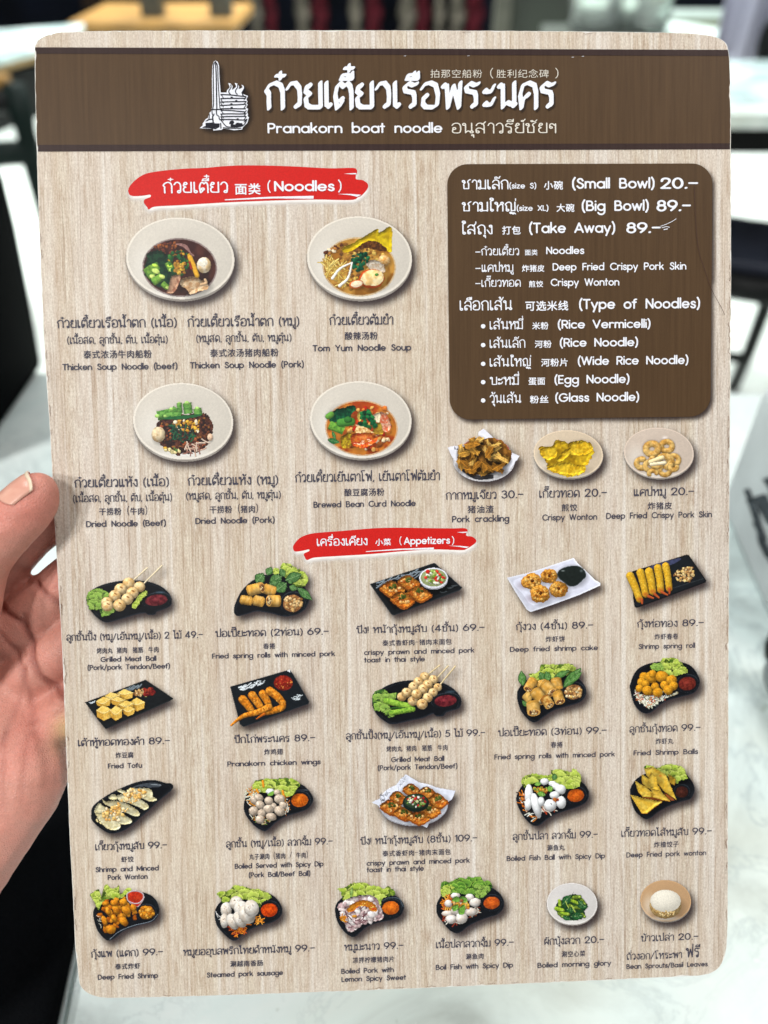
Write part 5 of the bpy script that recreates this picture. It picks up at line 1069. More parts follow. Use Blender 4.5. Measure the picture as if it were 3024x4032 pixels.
def roll(D, a, b, w_, open_=True, c=(216, 160, 70)):
    a, b = np.array(a, float), np.array(b, float); d = (b - a) / max(np.linalg.norm(b - a), 1); a = a - d * w_ * .55; b = b + d * w_ * .35; an = math.atan2(d[1], d[0])
    D.ball(*a, w_ * .35, w_ * .94, [q * .85 for q in c], 'spring_roll', an, jag=.12, sh=.45); D.tube([a, b], w_, c, 'spring_roll', c2=(230, 184, 104), tex=.12, ts=w_ * .7, amb=.5, sh=.4, flatcap=True)
    if open_:
        D.ball(*b, w_ * .52, w_ * .98, (212, 160, 84), 'spring_roll', an, jag=.1, sh=.25, flat=.6); D.ball(*b, w_ * .38, w_ * .76, (120, 78, 46), 'spring_roll', an, jag=.2, sh=0, flat=.7)
        D.scatter([b + d * w_ * .32 * math.cos(t_) + np.array([-d[1], d[0]]) * w_ * .66 * math.sin(t_) for t_ in np.linspace(0, 6, 9)], 20, (w_ * .1, w_ * .22), [(110, 70, 44), (232, 206, 150), (176, 124, 70), (90, 54, 38), (196, 176, 130)], 'spring_roll', .7, sh=.15)
    else: D.ball(*b, w_ * .4, w_ * .96, [q * .94 for q in c], 'spring_roll', an, jag=.14, sh=.2, flat=.3)
roll(D, (460, 520), (520, 530), 52, False); roll(D, (720, 400), (780, 420), 58, False); roll(D, (545, 410), (640, 385), 62); roll(D, (610, 530), (650, 540), 58, False, (214, 160, 74)); roll(D, (820, 530), (765, 530), 66)
D.build('picture of five spring roll pieces with basil on black dish')
D = Dish(1360, 2180, 2.765, (255, 90, 1280, 690), 10)
TR = [(265, 330), (970, 98), (1272, 370), (1240, 400), (530, 672), (500, 660)]
D.poly(TR, (24, 27, 30), 'plate', tex=.1, ts=50, rim=((52, 58, 62), 12)); D.poly([(320, 345), (945, 140), (1200, 370), (530, 610)], (15, 17, 19), 'plate', tex=.1, ts=60); D.glints([(300, 325), (800, 160), (830, 230), (500, 300), (380, 350)], 26, 90, 7, (120, 132, 142), ang=-.35); D.glints([(1020, 440), (1200, 330), (1160, 380)], 8, 50, 6, (60, 66, 70), ang=-.4)
def toast(D, x, y, w_, h_, a=0):
    p = np.array([(-1, -.25), (-.1, -1), (1, .05), (.95, .35), (.1, 1.05), (-.9, .15)]) * [w_, h_]; p = p @ np.array([[math.cos(a), math.sin(a)], [-math.sin(a), math.cos(a)]]) + [x, y]
    D.poly(p + [0, h_ * .25], (136, 72, 24), 'prawn_toast', 3, 8, sh=.4); D.poly(p, (206, 132, 48), 'prawn_toast', 3, 9, 20, c2=(176, 90, 28), tex=.16, ts=26, bulge=h_ * .5); D.scatter(p * .7 + np.array([x, y]) * .3, 16, (h_ * .12, h_ * .24), [(230, 170, 90), (216, 140, 60), (240, 196, 130), (180, 90, 34)], 'prawn_toast', .6, sh=.15)
    D.scatter([(x - w_ * .3, y - h_ * .5), (x + w_ * .25, y - h_ * .5), (x + w_ * .3, y - h_ * .05), (x - w_ * .25, y)], 10, (h_ * .13, h_ * .22), [(70, 84, 30), (52, 64, 26), (92, 104, 44)], 'herb', .8, sh=.1)
toast(D, 690, 310, 115, 80); toast(D, 510, 380, 130, 90); toast(D, 805, 430, 130, 82); toast(D, 620, 495, 125, 90)
D.ball(962, 285, 152, 106, (196, 196, 206), 'bowl', sh=.5, flat=.3); D.ball(960, 265, 156, 112, (226, 228, 238), 'bowl', sh=0, flat=.8); D.ball(960, 262, 140, 96, (150, 160, 110), 'relish', sh=0, flat=.7)
D.scatter([(840, 260), (900, 190), (1040, 190), (1090, 250), (1040, 320), (900, 320)], 70, (12, 26), [(206, 44, 36), (186, 206, 120), (232, 236, 220), (110, 140, 50), (226, 226, 206), (220, 60, 44), (150, 180, 90)], 'relish', .5)
D.build('picture of four prawn toasts on a black tray')
D = Dish(1930, 2160, 3.318, (210, 110, 1455, 840), 11)
D.poly([(218, 380), (520, 310), (1090, 120), (1150, 200), (1260, 300), (1370, 410), (1440, 450), (1440, 480), (1150, 610), (820, 730), (530, 828), (480, 800), (350, 600)], (206, 208, 224), 'plate', tex=.03, ts=90, rim=((234, 236, 246), 26), grad=(1, -1, .12)); D.poly([(300, 420), (640, 330), (1060, 190), (1200, 320), (1330, 440), (860, 640), (560, 740), (430, 600)], (216, 218, 234), 'plate', 3, tex=.03, ts=90)
for x, y in ((440, 470), (560, 640), (800, 600)): D.soft(x - 20, y + 10, 120, 90, (140, 126, 140), .6, ['plate'])
def shr(x, y, w_, h_):
    D.ball(x, y, w_, h_, (190, 124, 40), 'shrimp_cake', jag=.5, ts=18, tex=.25, c2=(216, 158, 70), sh=.3); D.scatter([(x + w_ * .8 * math.cos(t_), y + h_ * .8 * math.sin(t_)) for t_ in np.linspace(0, 6, 10)], 44, (w_ * .09, w_ * .2), [(214, 150, 60), (196, 124, 40), (230, 182, 100), (160, 92, 28), (222, 168, 80)], 'shrimp_cake', .8, .4, sh=.25); D.ball(x + 4, y - h_ * .1, w_ * .17, h_ * .2, (92, 48, 20), 'shrimp_cake', jag=.6, sh=0)
shr(765, 365, 115, 96); shr(545, 430, 135, 105); shr(890, 530, 125, 105); shr(655, 590, 125, 118)
D.poly([(880, 310), (950, 250), (1110, 220), (1210, 260), (1255, 350), (1210, 410), (1130, 480), (1040, 495), (960, 440), (890, 380)], (28, 34, 32), 'dip', 5, tex=.1, ts=60, rim=((70, 80, 82), 14), sh=.5); D.soft(950, 290, 40, 16, (150, 160, 160), .8, ['dip']); D.soft(1190, 290, 34, 30, (96, 106, 108), .8, ['dip'])
D.build('picture of four shrimp cakes on a white tray')
D = Dish(2400, 2140, 3.607, (225, 150, 1380, 925), 12)
D.poly([(320, 395), (1090, 158), (1125, 165), (1370, 520), (1365, 550), (390, 912), (355, 900), (335, 780)], (27, 30, 34), 'plate', tex=.1, ts=60, rim=((14, 16, 18), 20)); D.poly([(560, 330), (940, 215), (1010, 225), (880, 300), (640, 360)], (62, 66, 96), 'plate', 3, tex=.15, ts=40); D.tube([(880, 640), (1330, 500)], 4, (56, 62, 66), 'plate', sh=0)
for a, b, w_ in (((290, 460), (425, 790), 58), ((435, 410), (510, 720), 56), ((560, 400), (610, 680), 60), ((685, 350), (725, 660), 58), ((795, 320), (845, 640), 54)):
    D.tube([a, ((a[0] + b[0]) / 2 + 6, (a[1] + b[1]) / 2), b], w_, (214, 164, 40), 'spring_roll', c2=(226, 184, 62), tex=.1, ts=24, amb=.55, r2=w_ * .86); D.soft(b[0], b[1], 70, 50, (176, 92, 34), .8, ['spring_roll'])
for a, b in (((455, 800), (462, 850)), ((550, 750), (620, 775)), ((640, 720), (700, 770)), ((740, 690), (820, 730)), ((850, 650), (850, 710))): D.tube([a, b], 20, (176, 82, 42), 'prawn_tail', r2=12)
D.scatter([(900, 440), (1020, 340), (1190, 340), (1200, 450), (1130, 540), (960, 520)], 110, (10, 24), PEA + [(236, 214, 150), (230, 196, 120)], 'peanuts', .6)
D.build('picture of five long shrimp rolls on a black tray')

# second row ----------------------------------------------------------
D = Dish(280, 2630, 3.072, (160, 135, 1250, 755), 13)
D.poly([(168, 415), (560, 270), (900, 142), (1050, 240), (1240, 370), (1190, 400), (900, 530), (640, 640), (420, 740), (330, 630)], (22, 25, 28), 'plate', tex=.12, ts=50, rim=((44, 50, 52), 12)); D.glints([(600, 270), (830, 195), (830, 230), (640, 290)], 18, 70, 8, (110, 122, 130), ang=-.35); D.glints([(190, 420), (280, 400), (260, 440)], 6, 50, 4, ang=-.3)
D.scatter([(750, 300), (850, 245), (900, 250), (880, 330), (800, 350)], 46, (10, 20), PEA, 'peanut_dip'); D.scatter([(880, 260), (980, 250), (1030, 300), (960, 340), (890, 330)], 40, (10, 24), [(128, 34, 30), (104, 24, 26), (150, 56, 40)], 'peanut_dip'); D.glints([(790, 350), (950, 345), (930, 362), (800, 365)], 9, 40, 5, (176, 190, 110), 'peanut_dip')
def cube(x, y, w_, h_):
    r_ = lambda: D.r.randint(-10, 11)
    m_ = (x + r_(), y + h_ * .08 + r_()); A_, B_, C_, D_, E_, F_ = (x - w_, y - h_ * .35 + r_()), (x - w_ * .1 + r_(), y - h_), (x + w_, y - h_ * .45 + r_()), (x + w_ * .9, y + h_ * .55), (m_[0], y + h_), (x - w_ * .88, y + h_ * .5)
    D.poly([A_, B_, C_, D_, E_, F_], (150, 104, 34), 'tofu', 0, 7, tex=.08, ts=30, sh=.45); D.poly([A_, B_, C_, m_], (238, 208, 118), 'tofu', 0, 6, 18, tex=.07, ts=26, c2=(226, 188, 92)); D.poly([A_, m_, E_, F_], (206, 160, 66), 'tofu', 0, 5, 18, tex=.1, c2=(190, 142, 52)); D.poly([m_, C_, D_, E_], (224, 184, 90), 'tofu', 0, 5, 18, tex=.1, c2=(208, 164, 70))
    D.tube([A_, m_, C_], 4, (244, 220, 150), 'tofu', sh=0)
for q in ((655, 320, 95, 68), (500, 360, 90, 68), (390, 415, 85, 66), (570, 405, 84, 60), (800, 440, 92, 82), (670, 460, 84, 70), (700, 520, 70, 62), (400, 545, 92, 92), (545, 545, 74, 92)): cube(*q)
D.build('picture of golden fried tofu cubes on a black tray')
D = Dish(840, 2600, 3.19, (205, 100, 1220, 845), 14)
D.poly([(212, 330), (960, 115), (1000, 170), (1205, 520), (1190, 548), (380, 835), (335, 800)], (22, 27, 32), 'plate', tex=.12, ts=50, rim=((46, 54, 60), 10)); D.glints([(320, 330), (600, 240), (690, 240), (620, 300), (340, 390)], 46, 44, 6, (206, 214, 220), ang=-.3); D.glints([(990, 470), (1090, 410), (1110, 490), (1020, 500)], 16, 36, 5, (190, 200, 206)); D.poly([(925, 130), (965, 108), (965, 150)], (226, 230, 234), 'plate')
D.ball(880, 282, 118, 96, (120, 28, 20), 'dip', sh=0, flat=.5, c2=(150, 44, 28), ts=30, tex=.2); D.scatter([(780, 250), (880, 200), (980, 250), (960, 350), (800, 350)], 18, (5, 10), [(206, 120, 60), (190, 70, 40)], 'dip', sh=0); D.ball(985, 275, 12, 8, (230, 140, 60), 'dip', sh=0)
W_ = (206, 122, 28)
for p_, w_ in (([(370, 490), (430, 560), (480, 630)], 54), ([(490, 440), (550, 520), (600, 600)], 54), ([(620, 420), (670, 500), (700, 570)], 50), ([(710, 385), (800, 450), (870, 530)], 54), ([(870, 530), (860, 590), (720, 640), (600, 660)], 44), ([(700, 590), (560, 650), (400, 690), (300, 750), (225, 815)], 46)): D.tube(p_, w_, W_, 'chicken_wing', c2=(224, 150, 52), tex=.2, ts=26, amb=.54, sh=.5, r2=w_ * (.8 if w_ != 46 else .25))
D.tube([(640, 670), (540, 735)], 18, (190, 96, 24), 'chicken_wing', r2=6); D.tube([(870, 590), (840, 640)], 24, (206, 130, 36), 'chicken_wing', r2=6)
D.scatter([(350, 480), (700, 380), (880, 520), (600, 660), (420, 650)], 40, (5, 11), [(160, 84, 18), (150, 70, 20), (232, 160, 66)], 'chicken_wing', on=['chicken_wing'], sh=0)
D.build('picture of orange chicken wings on a black tray')
D = Dish(1340, 2600, 2.765, (325, 45, 1335, 705), 15)
kidney(D, [(345, 470), (380, 380), (470, 295), (620, 235), (800, 215), (1040, 225), (1190, 280), (1290, 370), (1318, 450), (1290, 520), (1200, 550), (1150, 570), (1120, 605), (1050, 608), (1010, 580), (900, 625), (740, 660), (570, 695), (480, 660), (390, 580)], (1145, 440), (120, 62), (116, 40, 46), (86, 24, 34)); D.soft(1200, 340, 90, 22, (66, 90, 104), .7, ['plate'])
for a, b in (((960, 150), (1080, 55)), ((1055, 190), (1175, 60)), ((1085, 265), (1250, 65))): D.tube([a, b], 8, (222, 202, 158), 'skewer', sh=0)
D.lettuce([(345, 420), (370, 350), (460, 310), (530, 360), (620, 360), (600, 420), (540, 470), (560, 540), (600, 590), (520, 620), (470, 560), (380, 540)], tone=1)
D.tube([(500, 440), (620, 470), (750, 500)], 34, (150, 190, 70), 'lettuce', c2=(110, 160, 50)); D.tube([(560, 570), (680, 550), (790, 530)], 28, (142, 184, 64), 'lettuce', c2=(90, 140, 44)); D.tube([(540, 520), (700, 515)], 7, (50, 90, 36), 'lettuce', sh=0)
for x, y, r_ in ((670, 395, 52), (790, 440, 56), (918, 178, 54), (1012, 208, 52), (850, 235, 56), (950, 262, 56), (796, 285, 54), (900, 312, 56), (1060, 292, 46), (722, 350, 56), (832, 368, 58), (1008, 348, 50), (950, 405, 54), (890, 475, 60)): D.ball(x, y, r_, r_ * .95, (232, 200, 146), 'meatball', ts=30, c2=(210, 166, 104), amb=.58, spec=.1); D.ball(x + 8, y - 14, 14, 7, (164, 110, 60), 'meatball', .6, sh=0, flat=.5)
D.build('picture of three meatball skewers with curly lettuce')
KID = lambda pts: pts
D = Dish(1930, 2580, 3.19, (325, 95, 1220, 850), 16)
kidney(D, [(335, 500), (370, 400), (480, 300), (700, 240), (1000, 240), (1140, 320), (1205, 430), (1190, 520), (1120, 590), (960, 640), (800, 690), (690, 760), (590, 830), (520, 835), (440, 770), (370, 660)], (1045, 460), (112, 92), (150, 104, 64))
D.scatter([(940, 440), (1040, 380), (1150, 430), (1130, 530), (1020, 550), (950, 510)], 70, (12, 24), PEA + [(240, 222, 180), (228, 190, 110)], 'peanut_dip')
D.lettuce([(490, 240), (620, 200), (640, 120), (780, 115), (990, 110), (1075, 160), (1000, 230), (800, 300), (620, 310), (520, 290)], tone=0)
for a, b, w_ in (((410, 380), (390, 195), 52), ((690, 330), (620, 210), 48), ((740, 320), (700, 200), 44), ((800, 280), (1000, 190), 40), ((920, 400), (1140, 160), 60), ((1000, 340), (1150, 210), 36), ((480, 640), (400, 570), 34)): D.leaf(a, b, w_, c=(70, 116, 56), c2=(98, 146, 74))
roll(D, (640, 370), (680, 360), 60, False); roll(D, (830, 340), (840, 390), 70, False); roll(D, (530, 340), (490, 410), 66); roll(D, (470, 520), (480, 530), 62, False, (222, 178, 96)); roll(D, (700, 390), (750, 450), 76); roll(D, (850, 500), (870, 560), 66, True); roll(D, (580, 480), (640, 550), 76); roll(D, (700, 560), (735, 610), 64, True, (176, 112, 44)); roll(D, (540, 640), (545, 690), 84, True)
D.build('picture of nine spring roll pieces heaped on black dish')
KP = [(225, 560), (240, 470), (300, 330), (400, 240), (560, 185), (800, 160), (1000, 180), (1140, 240), (1230, 360), (1262, 460), (1235, 560), (1160, 640), (980, 690), (800, 740), (660, 820), (540, 920), (440, 935), (360, 890), (280, 780)]
D = Dish(2420, 2560, 3.77, (215, 95, 1275, 945), 17)
kidney(D, KP, (1075, 495), (128, 100), (118, 44, 34), (92, 30, 26))
D.poly([(295, 580), (340, 640), (420, 660), (600, 690), (780, 680), (920, 615), (930, 650), (740, 720), (620, 790), (500, 860), (420, 800), (340, 740)], (222, 222, 206), 'slaw', 3, 10, c2=(150, 140, 110), ts=20); D.strands([(310, 620), (450, 680), (900, 620), (700, 740), (500, 850), (350, 740)], 70, 90, 5, [(236, 238, 226), (226, 230, 206), (214, 120, 44), (206, 84, 50), (40, 40, 40), (240, 240, 236)], 'slaw')
D.lettuce([(525, 240), (560, 200), (660, 180), (700, 130), (860, 110), (950, 150), (1010, 210), (1085, 320), (1000, 350), (900, 380), (790, 360), (700, 300), (560, 290)], tone=0); D.lettuce([(530, 240), (600, 195), (700, 210), (720, 290), (600, 310)], tone=1, jag=10)
for x, y, r_ in ((430, 390, 66), (545, 400, 92), (560, 350, 60), (700, 390, 92), (840, 440, 78), (400, 470, 66), (460, 495, 58), (600, 540, 66), (740, 520, 66), (870, 530, 68), (370, 565, 58), (485, 600, 76), (640, 625, 76), (790, 590, 76)): D.ball(x, y, r_, r_ * .94, (220, 158, 42), 'shrimp_ball', jag=.3, ts=22, c2=(206, 138, 30), tex=.14, amb=.58)
D.build('picture of golden shrimp balls on a black dish')

# third row -----------------------------------------------------------
D = Dish(320, 3030, 3.19, (115, 125, 1170, 810), 18)
kidney(D, [(125, 560), (150, 460), (280, 350), (480, 240), (720, 150), (920, 132), (1050, 165), (1120, 170), (1158, 210), (1120, 270), (1000, 370), (860, 500), (700, 640), (560, 750), (420, 800), (330, 790), (220, 720), (140, 640)]); D.poly([(640, 225), (760, 180), (920, 165), (1010, 200), (880, 240), (800, 210)], (62, 68, 76), 'plate', 4, tex=.15, ts=40); D.tube([(880, 185), (1000, 195)], 6, (130, 138, 146), 'plate', sh=0); D.poly([(850, 230), (1090, 230), (960, 350), (900, 330)], (14, 16, 22), 'plate', 3)
for p_ in ([(440, 255), (500, 250), (600, 300), (540, 310)], [(340, 340), (400, 310), (460, 340), (440, 375), (370, 375)], [(260, 370), (330, 430), (300, 440)], [(600, 240), (740, 230), (880, 250), (900, 330), (950, 380), (860, 400), (720, 340), (600, 300)], [(460, 320), (640, 310), (760, 380), (850, 460), (800, 510), (740, 480), (600, 420), (480, 390)], [(300, 410), (440, 390), (620, 450), (740, 550), (680, 590), (560, 540), (380, 480)], [(220, 420), (300, 470), (480, 540), (625, 620), (620, 670), (500, 690), (320, 600), (170, 540)], [(180, 540), (300, 560), (450, 640), (500, 710), (440, 760), (330, 740), (230, 640)]): D.poly(p_, (244, 236, 196), 'wonton', 3, 8, 20, c2=(232, 218, 166), ts=40, tex=.1, bulge=26, sh=.3)
D.scatter([(620, 250), (780, 240), (820, 330), (640, 420), (500, 390), (520, 330)], 60, (12, 28), [(236, 186, 104), (222, 164, 80), (246, 222, 172), (240, 206, 150)], 'fried_garlic'); D.scatter([(240, 520), (460, 420), (600, 500), (480, 640), (320, 640)], 80, (12, 30), [(238, 198, 120), (222, 164, 84), (246, 226, 186), (228, 180, 100)], 'fried_garlic'); D.scatter([(190, 620), (260, 650), (260, 690), (200, 660)], 7, (9, 15), [(240, 220, 160)], 'fried_garlic')
D.build('picture of shrimp wontons on a long black dish')
D = Dish(860, 3030, 3.318, (325, 95, 1245, 805), 19)
kidney(D, [(330, 480), (350, 380), (400, 280), (560, 190), (900, 140), (1080, 190), (1180, 270), (1238, 370), (1220, 450), (1150, 520), (1010, 570), (860, 620), (740, 700), (640, 790), (580, 798), (480, 740), (390, 640), (345, 560)], (1060, 400), (110, 88), (206, 104, 24), (186, 84, 18)); D.tube([(940, 300), (1060, 265), (1170, 270)], 5, (70, 78, 88), 'plate', sh=0)
D.lettuce([(445, 220), (480, 150), (620, 120), (760, 120), (900, 110), (1020, 140), (1065, 200), (1030, 250), (960, 340), (880, 350), (700, 300), (560, 300), (470, 280)], tone=0); D.strands([(370, 270), (500, 260), (520, 340), (400, 480), (380, 420)], 34, 90, 5, [(234, 238, 224), (214, 226, 200), (226, 150, 60)], 'slaw'); D.strands([(860, 340), (910, 360), (925, 540), (860, 560)], 18, 80, 5, [(234, 238, 224), (206, 140, 70), (180, 100, 50)], 'slaw'); D.strands([(420, 600), (720, 640), (620, 720), (500, 690)], 30, 60, 5, [(226, 214, 170), (196, 130, 60), (236, 236, 220), (110, 140, 60)], 'slaw')
for a, b in (((580, 150), (590, 220)), ((500, 260), (520, 300)), ((840, 280), (870, 410)), ((430, 440), (480, 470))): D.tube([a, b], 15, (232, 150, 40), 'carrot')
D.ball(675, 285, 54, 38, (236, 238, 240), 'pork_ball', jag=.2); D.poly([(640, 330), (690, 285), (735, 290), (700, 340)], (120, 168, 70), 'coriander', 3)
for x, y, rx, ry in ((470, 400, 62, 52), (530, 365, 62, 48), (770, 300, 46, 40), (660, 410, 60, 54), (800, 385, 72, 62), (545, 460, 62, 54), (845, 465, 54, 46), (720, 490, 40, 56), (655, 515, 68, 58), (460, 540, 62, 62), (565, 570, 56, 54), (800, 540, 72, 62), (690, 615, 70, 52), (545, 650, 60, 56)): D.ball(x, y, rx, ry, (208, 192, 174), 'pork_ball', D.r.rand(), jag=.12, ts=30, c2=(190, 170, 150), amb=.58, spec=.08)
D.build('picture of boiled pork balls with orange dip')
D = Dish(1380, 3020, 3.072, (255, 80, 1275, 745), 20)
D.ball(760, 450, 420, 262, (196, 196, 206), 'plate', sh=0, flat=.6); D.ball(760, 440, 418, 258, (226, 228, 240), 'plate', sh=0, flat=.85)
D.poly([(255, 425), (360, 375), (430, 290), (540, 240), (600, 150), (670, 85), (850, 200), (1000, 240), (1270, 285), (1225, 390), (1160, 440), (1120, 560), (960, 650), (925, 732), (850, 700), (640, 680), (450, 590), (350, 470)], (220, 224, 238), 'paper_liner', 0, 5, tex=.05, ts=70, grad=(0, 1, .08)); D.strands([(590, 150), (700, 110), (660, 170), (560, 280), (600, 300)], 9, 60, 2.5, [(170, 172, 184)], 'paper_liner'); D.strands([(360, 330), (470, 300), (420, 410), (370, 400)], 12, 50, 3, [(140, 142, 152)], 'paper_liner'); D.poly([(380, 390), (415, 388), (415, 410), (382, 412)], (110, 112, 122), 'paper_liner'); D.tube([(360, 380), (380, 450), (360, 340)], 3, (150, 152, 162), 'paper_liner', sh=0)
for q in ((740, 275, 105, 82), (580, 365, 105, 80), (930, 310, 110, 80), (495, 480, 135, 92), (1060, 400, 115, 92), (960, 520, 130, 85), (650, 560, 130, 82), (820, 610, 135, 78)): toast(D, *q)
D.ball(790, 430, 160, 112, (22, 38, 32), 'bowl', sh=.5, flat=.5); D.ball(792, 415, 138, 86, (44, 64, 46), 'relish', sh=0, flat=.6); D.scatter([(680, 400), (760, 345), (890, 370), (920, 430), (820, 490), (700, 460)], 60, (10, 22), [(196, 48, 48), (232, 230, 222), (120, 150, 70), (150, 30, 36), (200, 206, 150), (60, 84, 56)], 'relish')
D.build('picture of eight prawn toasts round a dark bowl')
KQ = [(265, 560), (280, 450), (360, 320), (520, 230), (800, 180), (1040, 220), (1200, 290), (1280, 390), (1292, 480), (1250, 570), (1150, 630), (1000, 680), (820, 740), (700, 810), (600, 890), (520, 905), (430, 850), (330, 720)]
D = Dish(1960, 3000, 3.607, (260, 90, 1300, 915), 21)
kidney(D, KQ, (1105, 475), (118, 92), (196, 92, 24), (176, 72, 20))
D.strands([(300, 420), (400, 480), (420, 700), (560, 780), (540, 830), (420, 740), (330, 600)], 46, 110, 7, [(236, 240, 228), (226, 130, 40), (206, 110, 30), (232, 236, 220), (40, 36, 36)], 'slaw'); D.strands([(600, 620), (840, 640), (800, 700), (640, 740)], 24, 80, 7, [(236, 230, 214), (190, 70, 40), (206, 120, 50)], 'slaw')
D.lettuce([(335, 280), (380, 200), (520, 165), (640, 190), (750, 170), (760, 115), (900, 110), (1030, 140), (1060, 95), (1130, 130), (1185, 230), (1150, 350), (980, 380), (860, 320), (740, 280), (560, 290), (470, 310), (370, 350)], tone=0); D.leaf((800, 260), (810, 160), 40, c=(60, 110, 50))
WH = (232, 234, 236)
D.scatter([(510, 370), (700, 350), (720, 430), (560, 460)], 40, (12, 26), [(200, 140, 40), (150, 84, 36), (224, 176, 70), (120, 150, 60)], 'topping')
for x, y, rx, ry, a in ((662, 278, 62, 48, 0), (780, 310, 62, 42, .2), (830, 350, 70, 50, .3), (890, 390, 76, 70, 0), (440, 470, 60, 155, 0), (430, 600, 50, 90, .1), (545, 620, 62, 185, -.25), (615, 560, 48, 70, 0), (805, 470, 70, 55, 0), (745, 615, 90, 86, 0), (900, 575, 68, 90, 0)): D.ball(x, y, rx, ry, WH, 'fish_ball', a, jag=.12, ts=60, tex=.04, amb=.62)
D.tube([(750, 585), (760, 600)], 6, (150, 150, 150), 'fish_ball'); D.scatter([(790, 520), (850, 500), (850, 570), (810, 570)], 12, (12, 24), [(196, 110, 40), (150, 50, 36)], 'topping')
for a, b, w_ in (((520, 320), (620, 300), 30), ((700, 390), (790, 370), 46), ((560, 440), (680, 470), 40), ((600, 420), (640, 490), 30)): D.leaf(a, b, w_, 'coriander', (110, 166, 60), (140, 190, 76))
D.build('picture of white boiled fish balls with orange dip')
D = Dish(2420, 2980, 3.77, (220, 95, 1190, 930), 22)
kidney(D, [(225, 540), (250, 430), (330, 320), (480, 240), (760, 200), (1000, 220), (1110, 310), (1175, 420), (1180, 520), (1120, 620), (960, 670), (780, 740), (640, 820), (540, 900), (460, 922), (370, 870), (280, 760)], (995, 520), (92, 84), (70, 34, 26), (54, 26, 22))
D.lettuce([(435, 170), (470, 125), (550, 130), (640, 160), (760, 110), (880, 115), (1020, 160), (1060, 260), (1080, 325), (960, 350), (930, 400), (880, 370), (760, 280), (600, 240)], tone=0)
def chip(p_, c=(250, 212, 88)): D.poly(p_, (190, 132, 40), 'fried_wonton', 0, 5, sh=.35); D.poly(np.array(p_) - [3, 8], c, 'fried_wonton', 0, 7, 20, c2=(240, 192, 64), ts=50, tex=.08, bulge=36)
chip([(800, 260), (900, 330), (890, 420), (800, 380)], (224, 176, 50)); chip([(440, 180), (560, 150), (760, 270), (920, 640), (740, 520), (640, 400), (480, 290)]); chip([(400, 265), (480, 310), (540, 400), (560, 500), (480, 460), (410, 390)]); chip([(540, 230), (620, 300), (640, 420), (700, 520), (560, 480), (500, 340)], (236, 198, 80)); chip([(305, 365), (460, 450), (540, 520), (560, 600), (420, 600), (350, 520)]); chip([(540, 480), (660, 500), (740, 570), (825, 660), (700, 640), (560, 600)], (238, 198, 84)); chip([(230, 565), (420, 620), (710, 670), (600, 740), (480, 840), (400, 840), (340, 740)])
D.poly([(740, 540), (830, 590), (890, 640), (820, 640)], (140, 74, 34), 'fried_wonton', 2, 5); D.poly([(400, 600), (560, 600), (720, 650), (600, 640)], (110, 56, 24), 'fried_wonton', 2, 4); D.soft(680, 280, 40, 24, (196, 100, 30), .7, ['fried_wonton'])
D.build('picture of golden triangular fried wontons with dark dip')

# bottom row ----------------------------------------------------------
KR = lambda dx, dy, k: [((x - 225) * k + dx, (y - 160) * k + dy) for x, y in KP]
D = Dish(320, 3460, 4.1475, (130, 85, 1290, 1020), 23)
kidney(D, [(195, 580), (230, 460), (340, 360), (560, 260), (880, 210), (1080, 240), (1210, 330), (1270, 460), (1262, 580), (1180, 690), (1000, 740), (840, 790), (680, 860), (560, 960), (460, 1008), (400, 990), (300, 890), (240, 780)], (1060, 545), (125, 100), None)
D.tube([(470, 985), (620, 860), (860, 760), (1140, 690), (1250, 580)], 5, (120, 130, 142), 'plate', sh=0)
D.lettuce([(140, 260), (200, 215), (280, 170), (330, 280), (380, 110), (440, 100), (480, 150), (560, 150), (615, 105), (640, 260), (740, 150), (820, 160), (780, 220), (620, 330), (420, 330), (330, 420), (280, 510), (220, 380)], tone=0, jag=12)
D.poly([(735, 300), (760, 230), (880, 190), (1000, 230), (1030, 310), (980, 400), (910, 460), (800, 400)], (176, 40, 26), 'dip_cup', 4, rim=((190, 186, 190), 18)); D.ball(880, 290, 130, 82, (196, 58, 28), 'dip_cup', sh=0, flat=.6, c2=(170, 40, 22), ts=40); D.tube([(750, 320), (760, 235), (880, 195), (1000, 235), (1015, 320), (950, 390), (860, 400), (770, 360), (745, 300)], 10, (190, 172, 176), 'dip_cup', sh=0)
D.scatter([(310, 400), (480, 320), (700, 310), (880, 470), (940, 600), (850, 690), (700, 740), (560, 880), (400, 860), (300, 620)], 70, (24, 52), [(196, 116, 22), (176, 94, 18), (212, 136, 34), (150, 76, 18)], 'fried_shrimp', .7, .5)
for x, y, rx, ry, a in ((440, 530, 40, 70, -.3), (570, 500, 56, 90, -.4), (740, 510, 66, 90, -.6), (380, 690, 44, 90, -.3), (690, 690, 62, 90, -.7), (480, 820, 90, 76, 0), (540, 640, 44, 66, -.6), (400, 400, 60, 40, 0), (540, 390, 70, 50, .2), (690, 380, 66, 60, .3), (850, 470, 50, 60, -.4), (1065, 545, 130, 110, 0)): D.ball(x, y, rx, ry, (220, 146, 30), 'fried_shrimp', a, jag=.3, ts=40, c2=(196, 116, 22), amb=.54, spec=.08)
D.scatter([(950, 470), (1150, 470), (1190, 580), (1080, 640), (960, 600)], 40, (14, 30), [(214, 146, 40), (190, 112, 26), (230, 170, 70)], 'fried_shrimp', .7)
D.strands([(240, 530), (300, 640), (350, 850), (300, 780)], 6, 60, 4, [(206, 206, 190)], 'slaw')
D.build('picture of orange fried shrimp with a red dip cup')
D = Dish(700, 3460, 2.86, (410, 60, 1190, 700), 24)
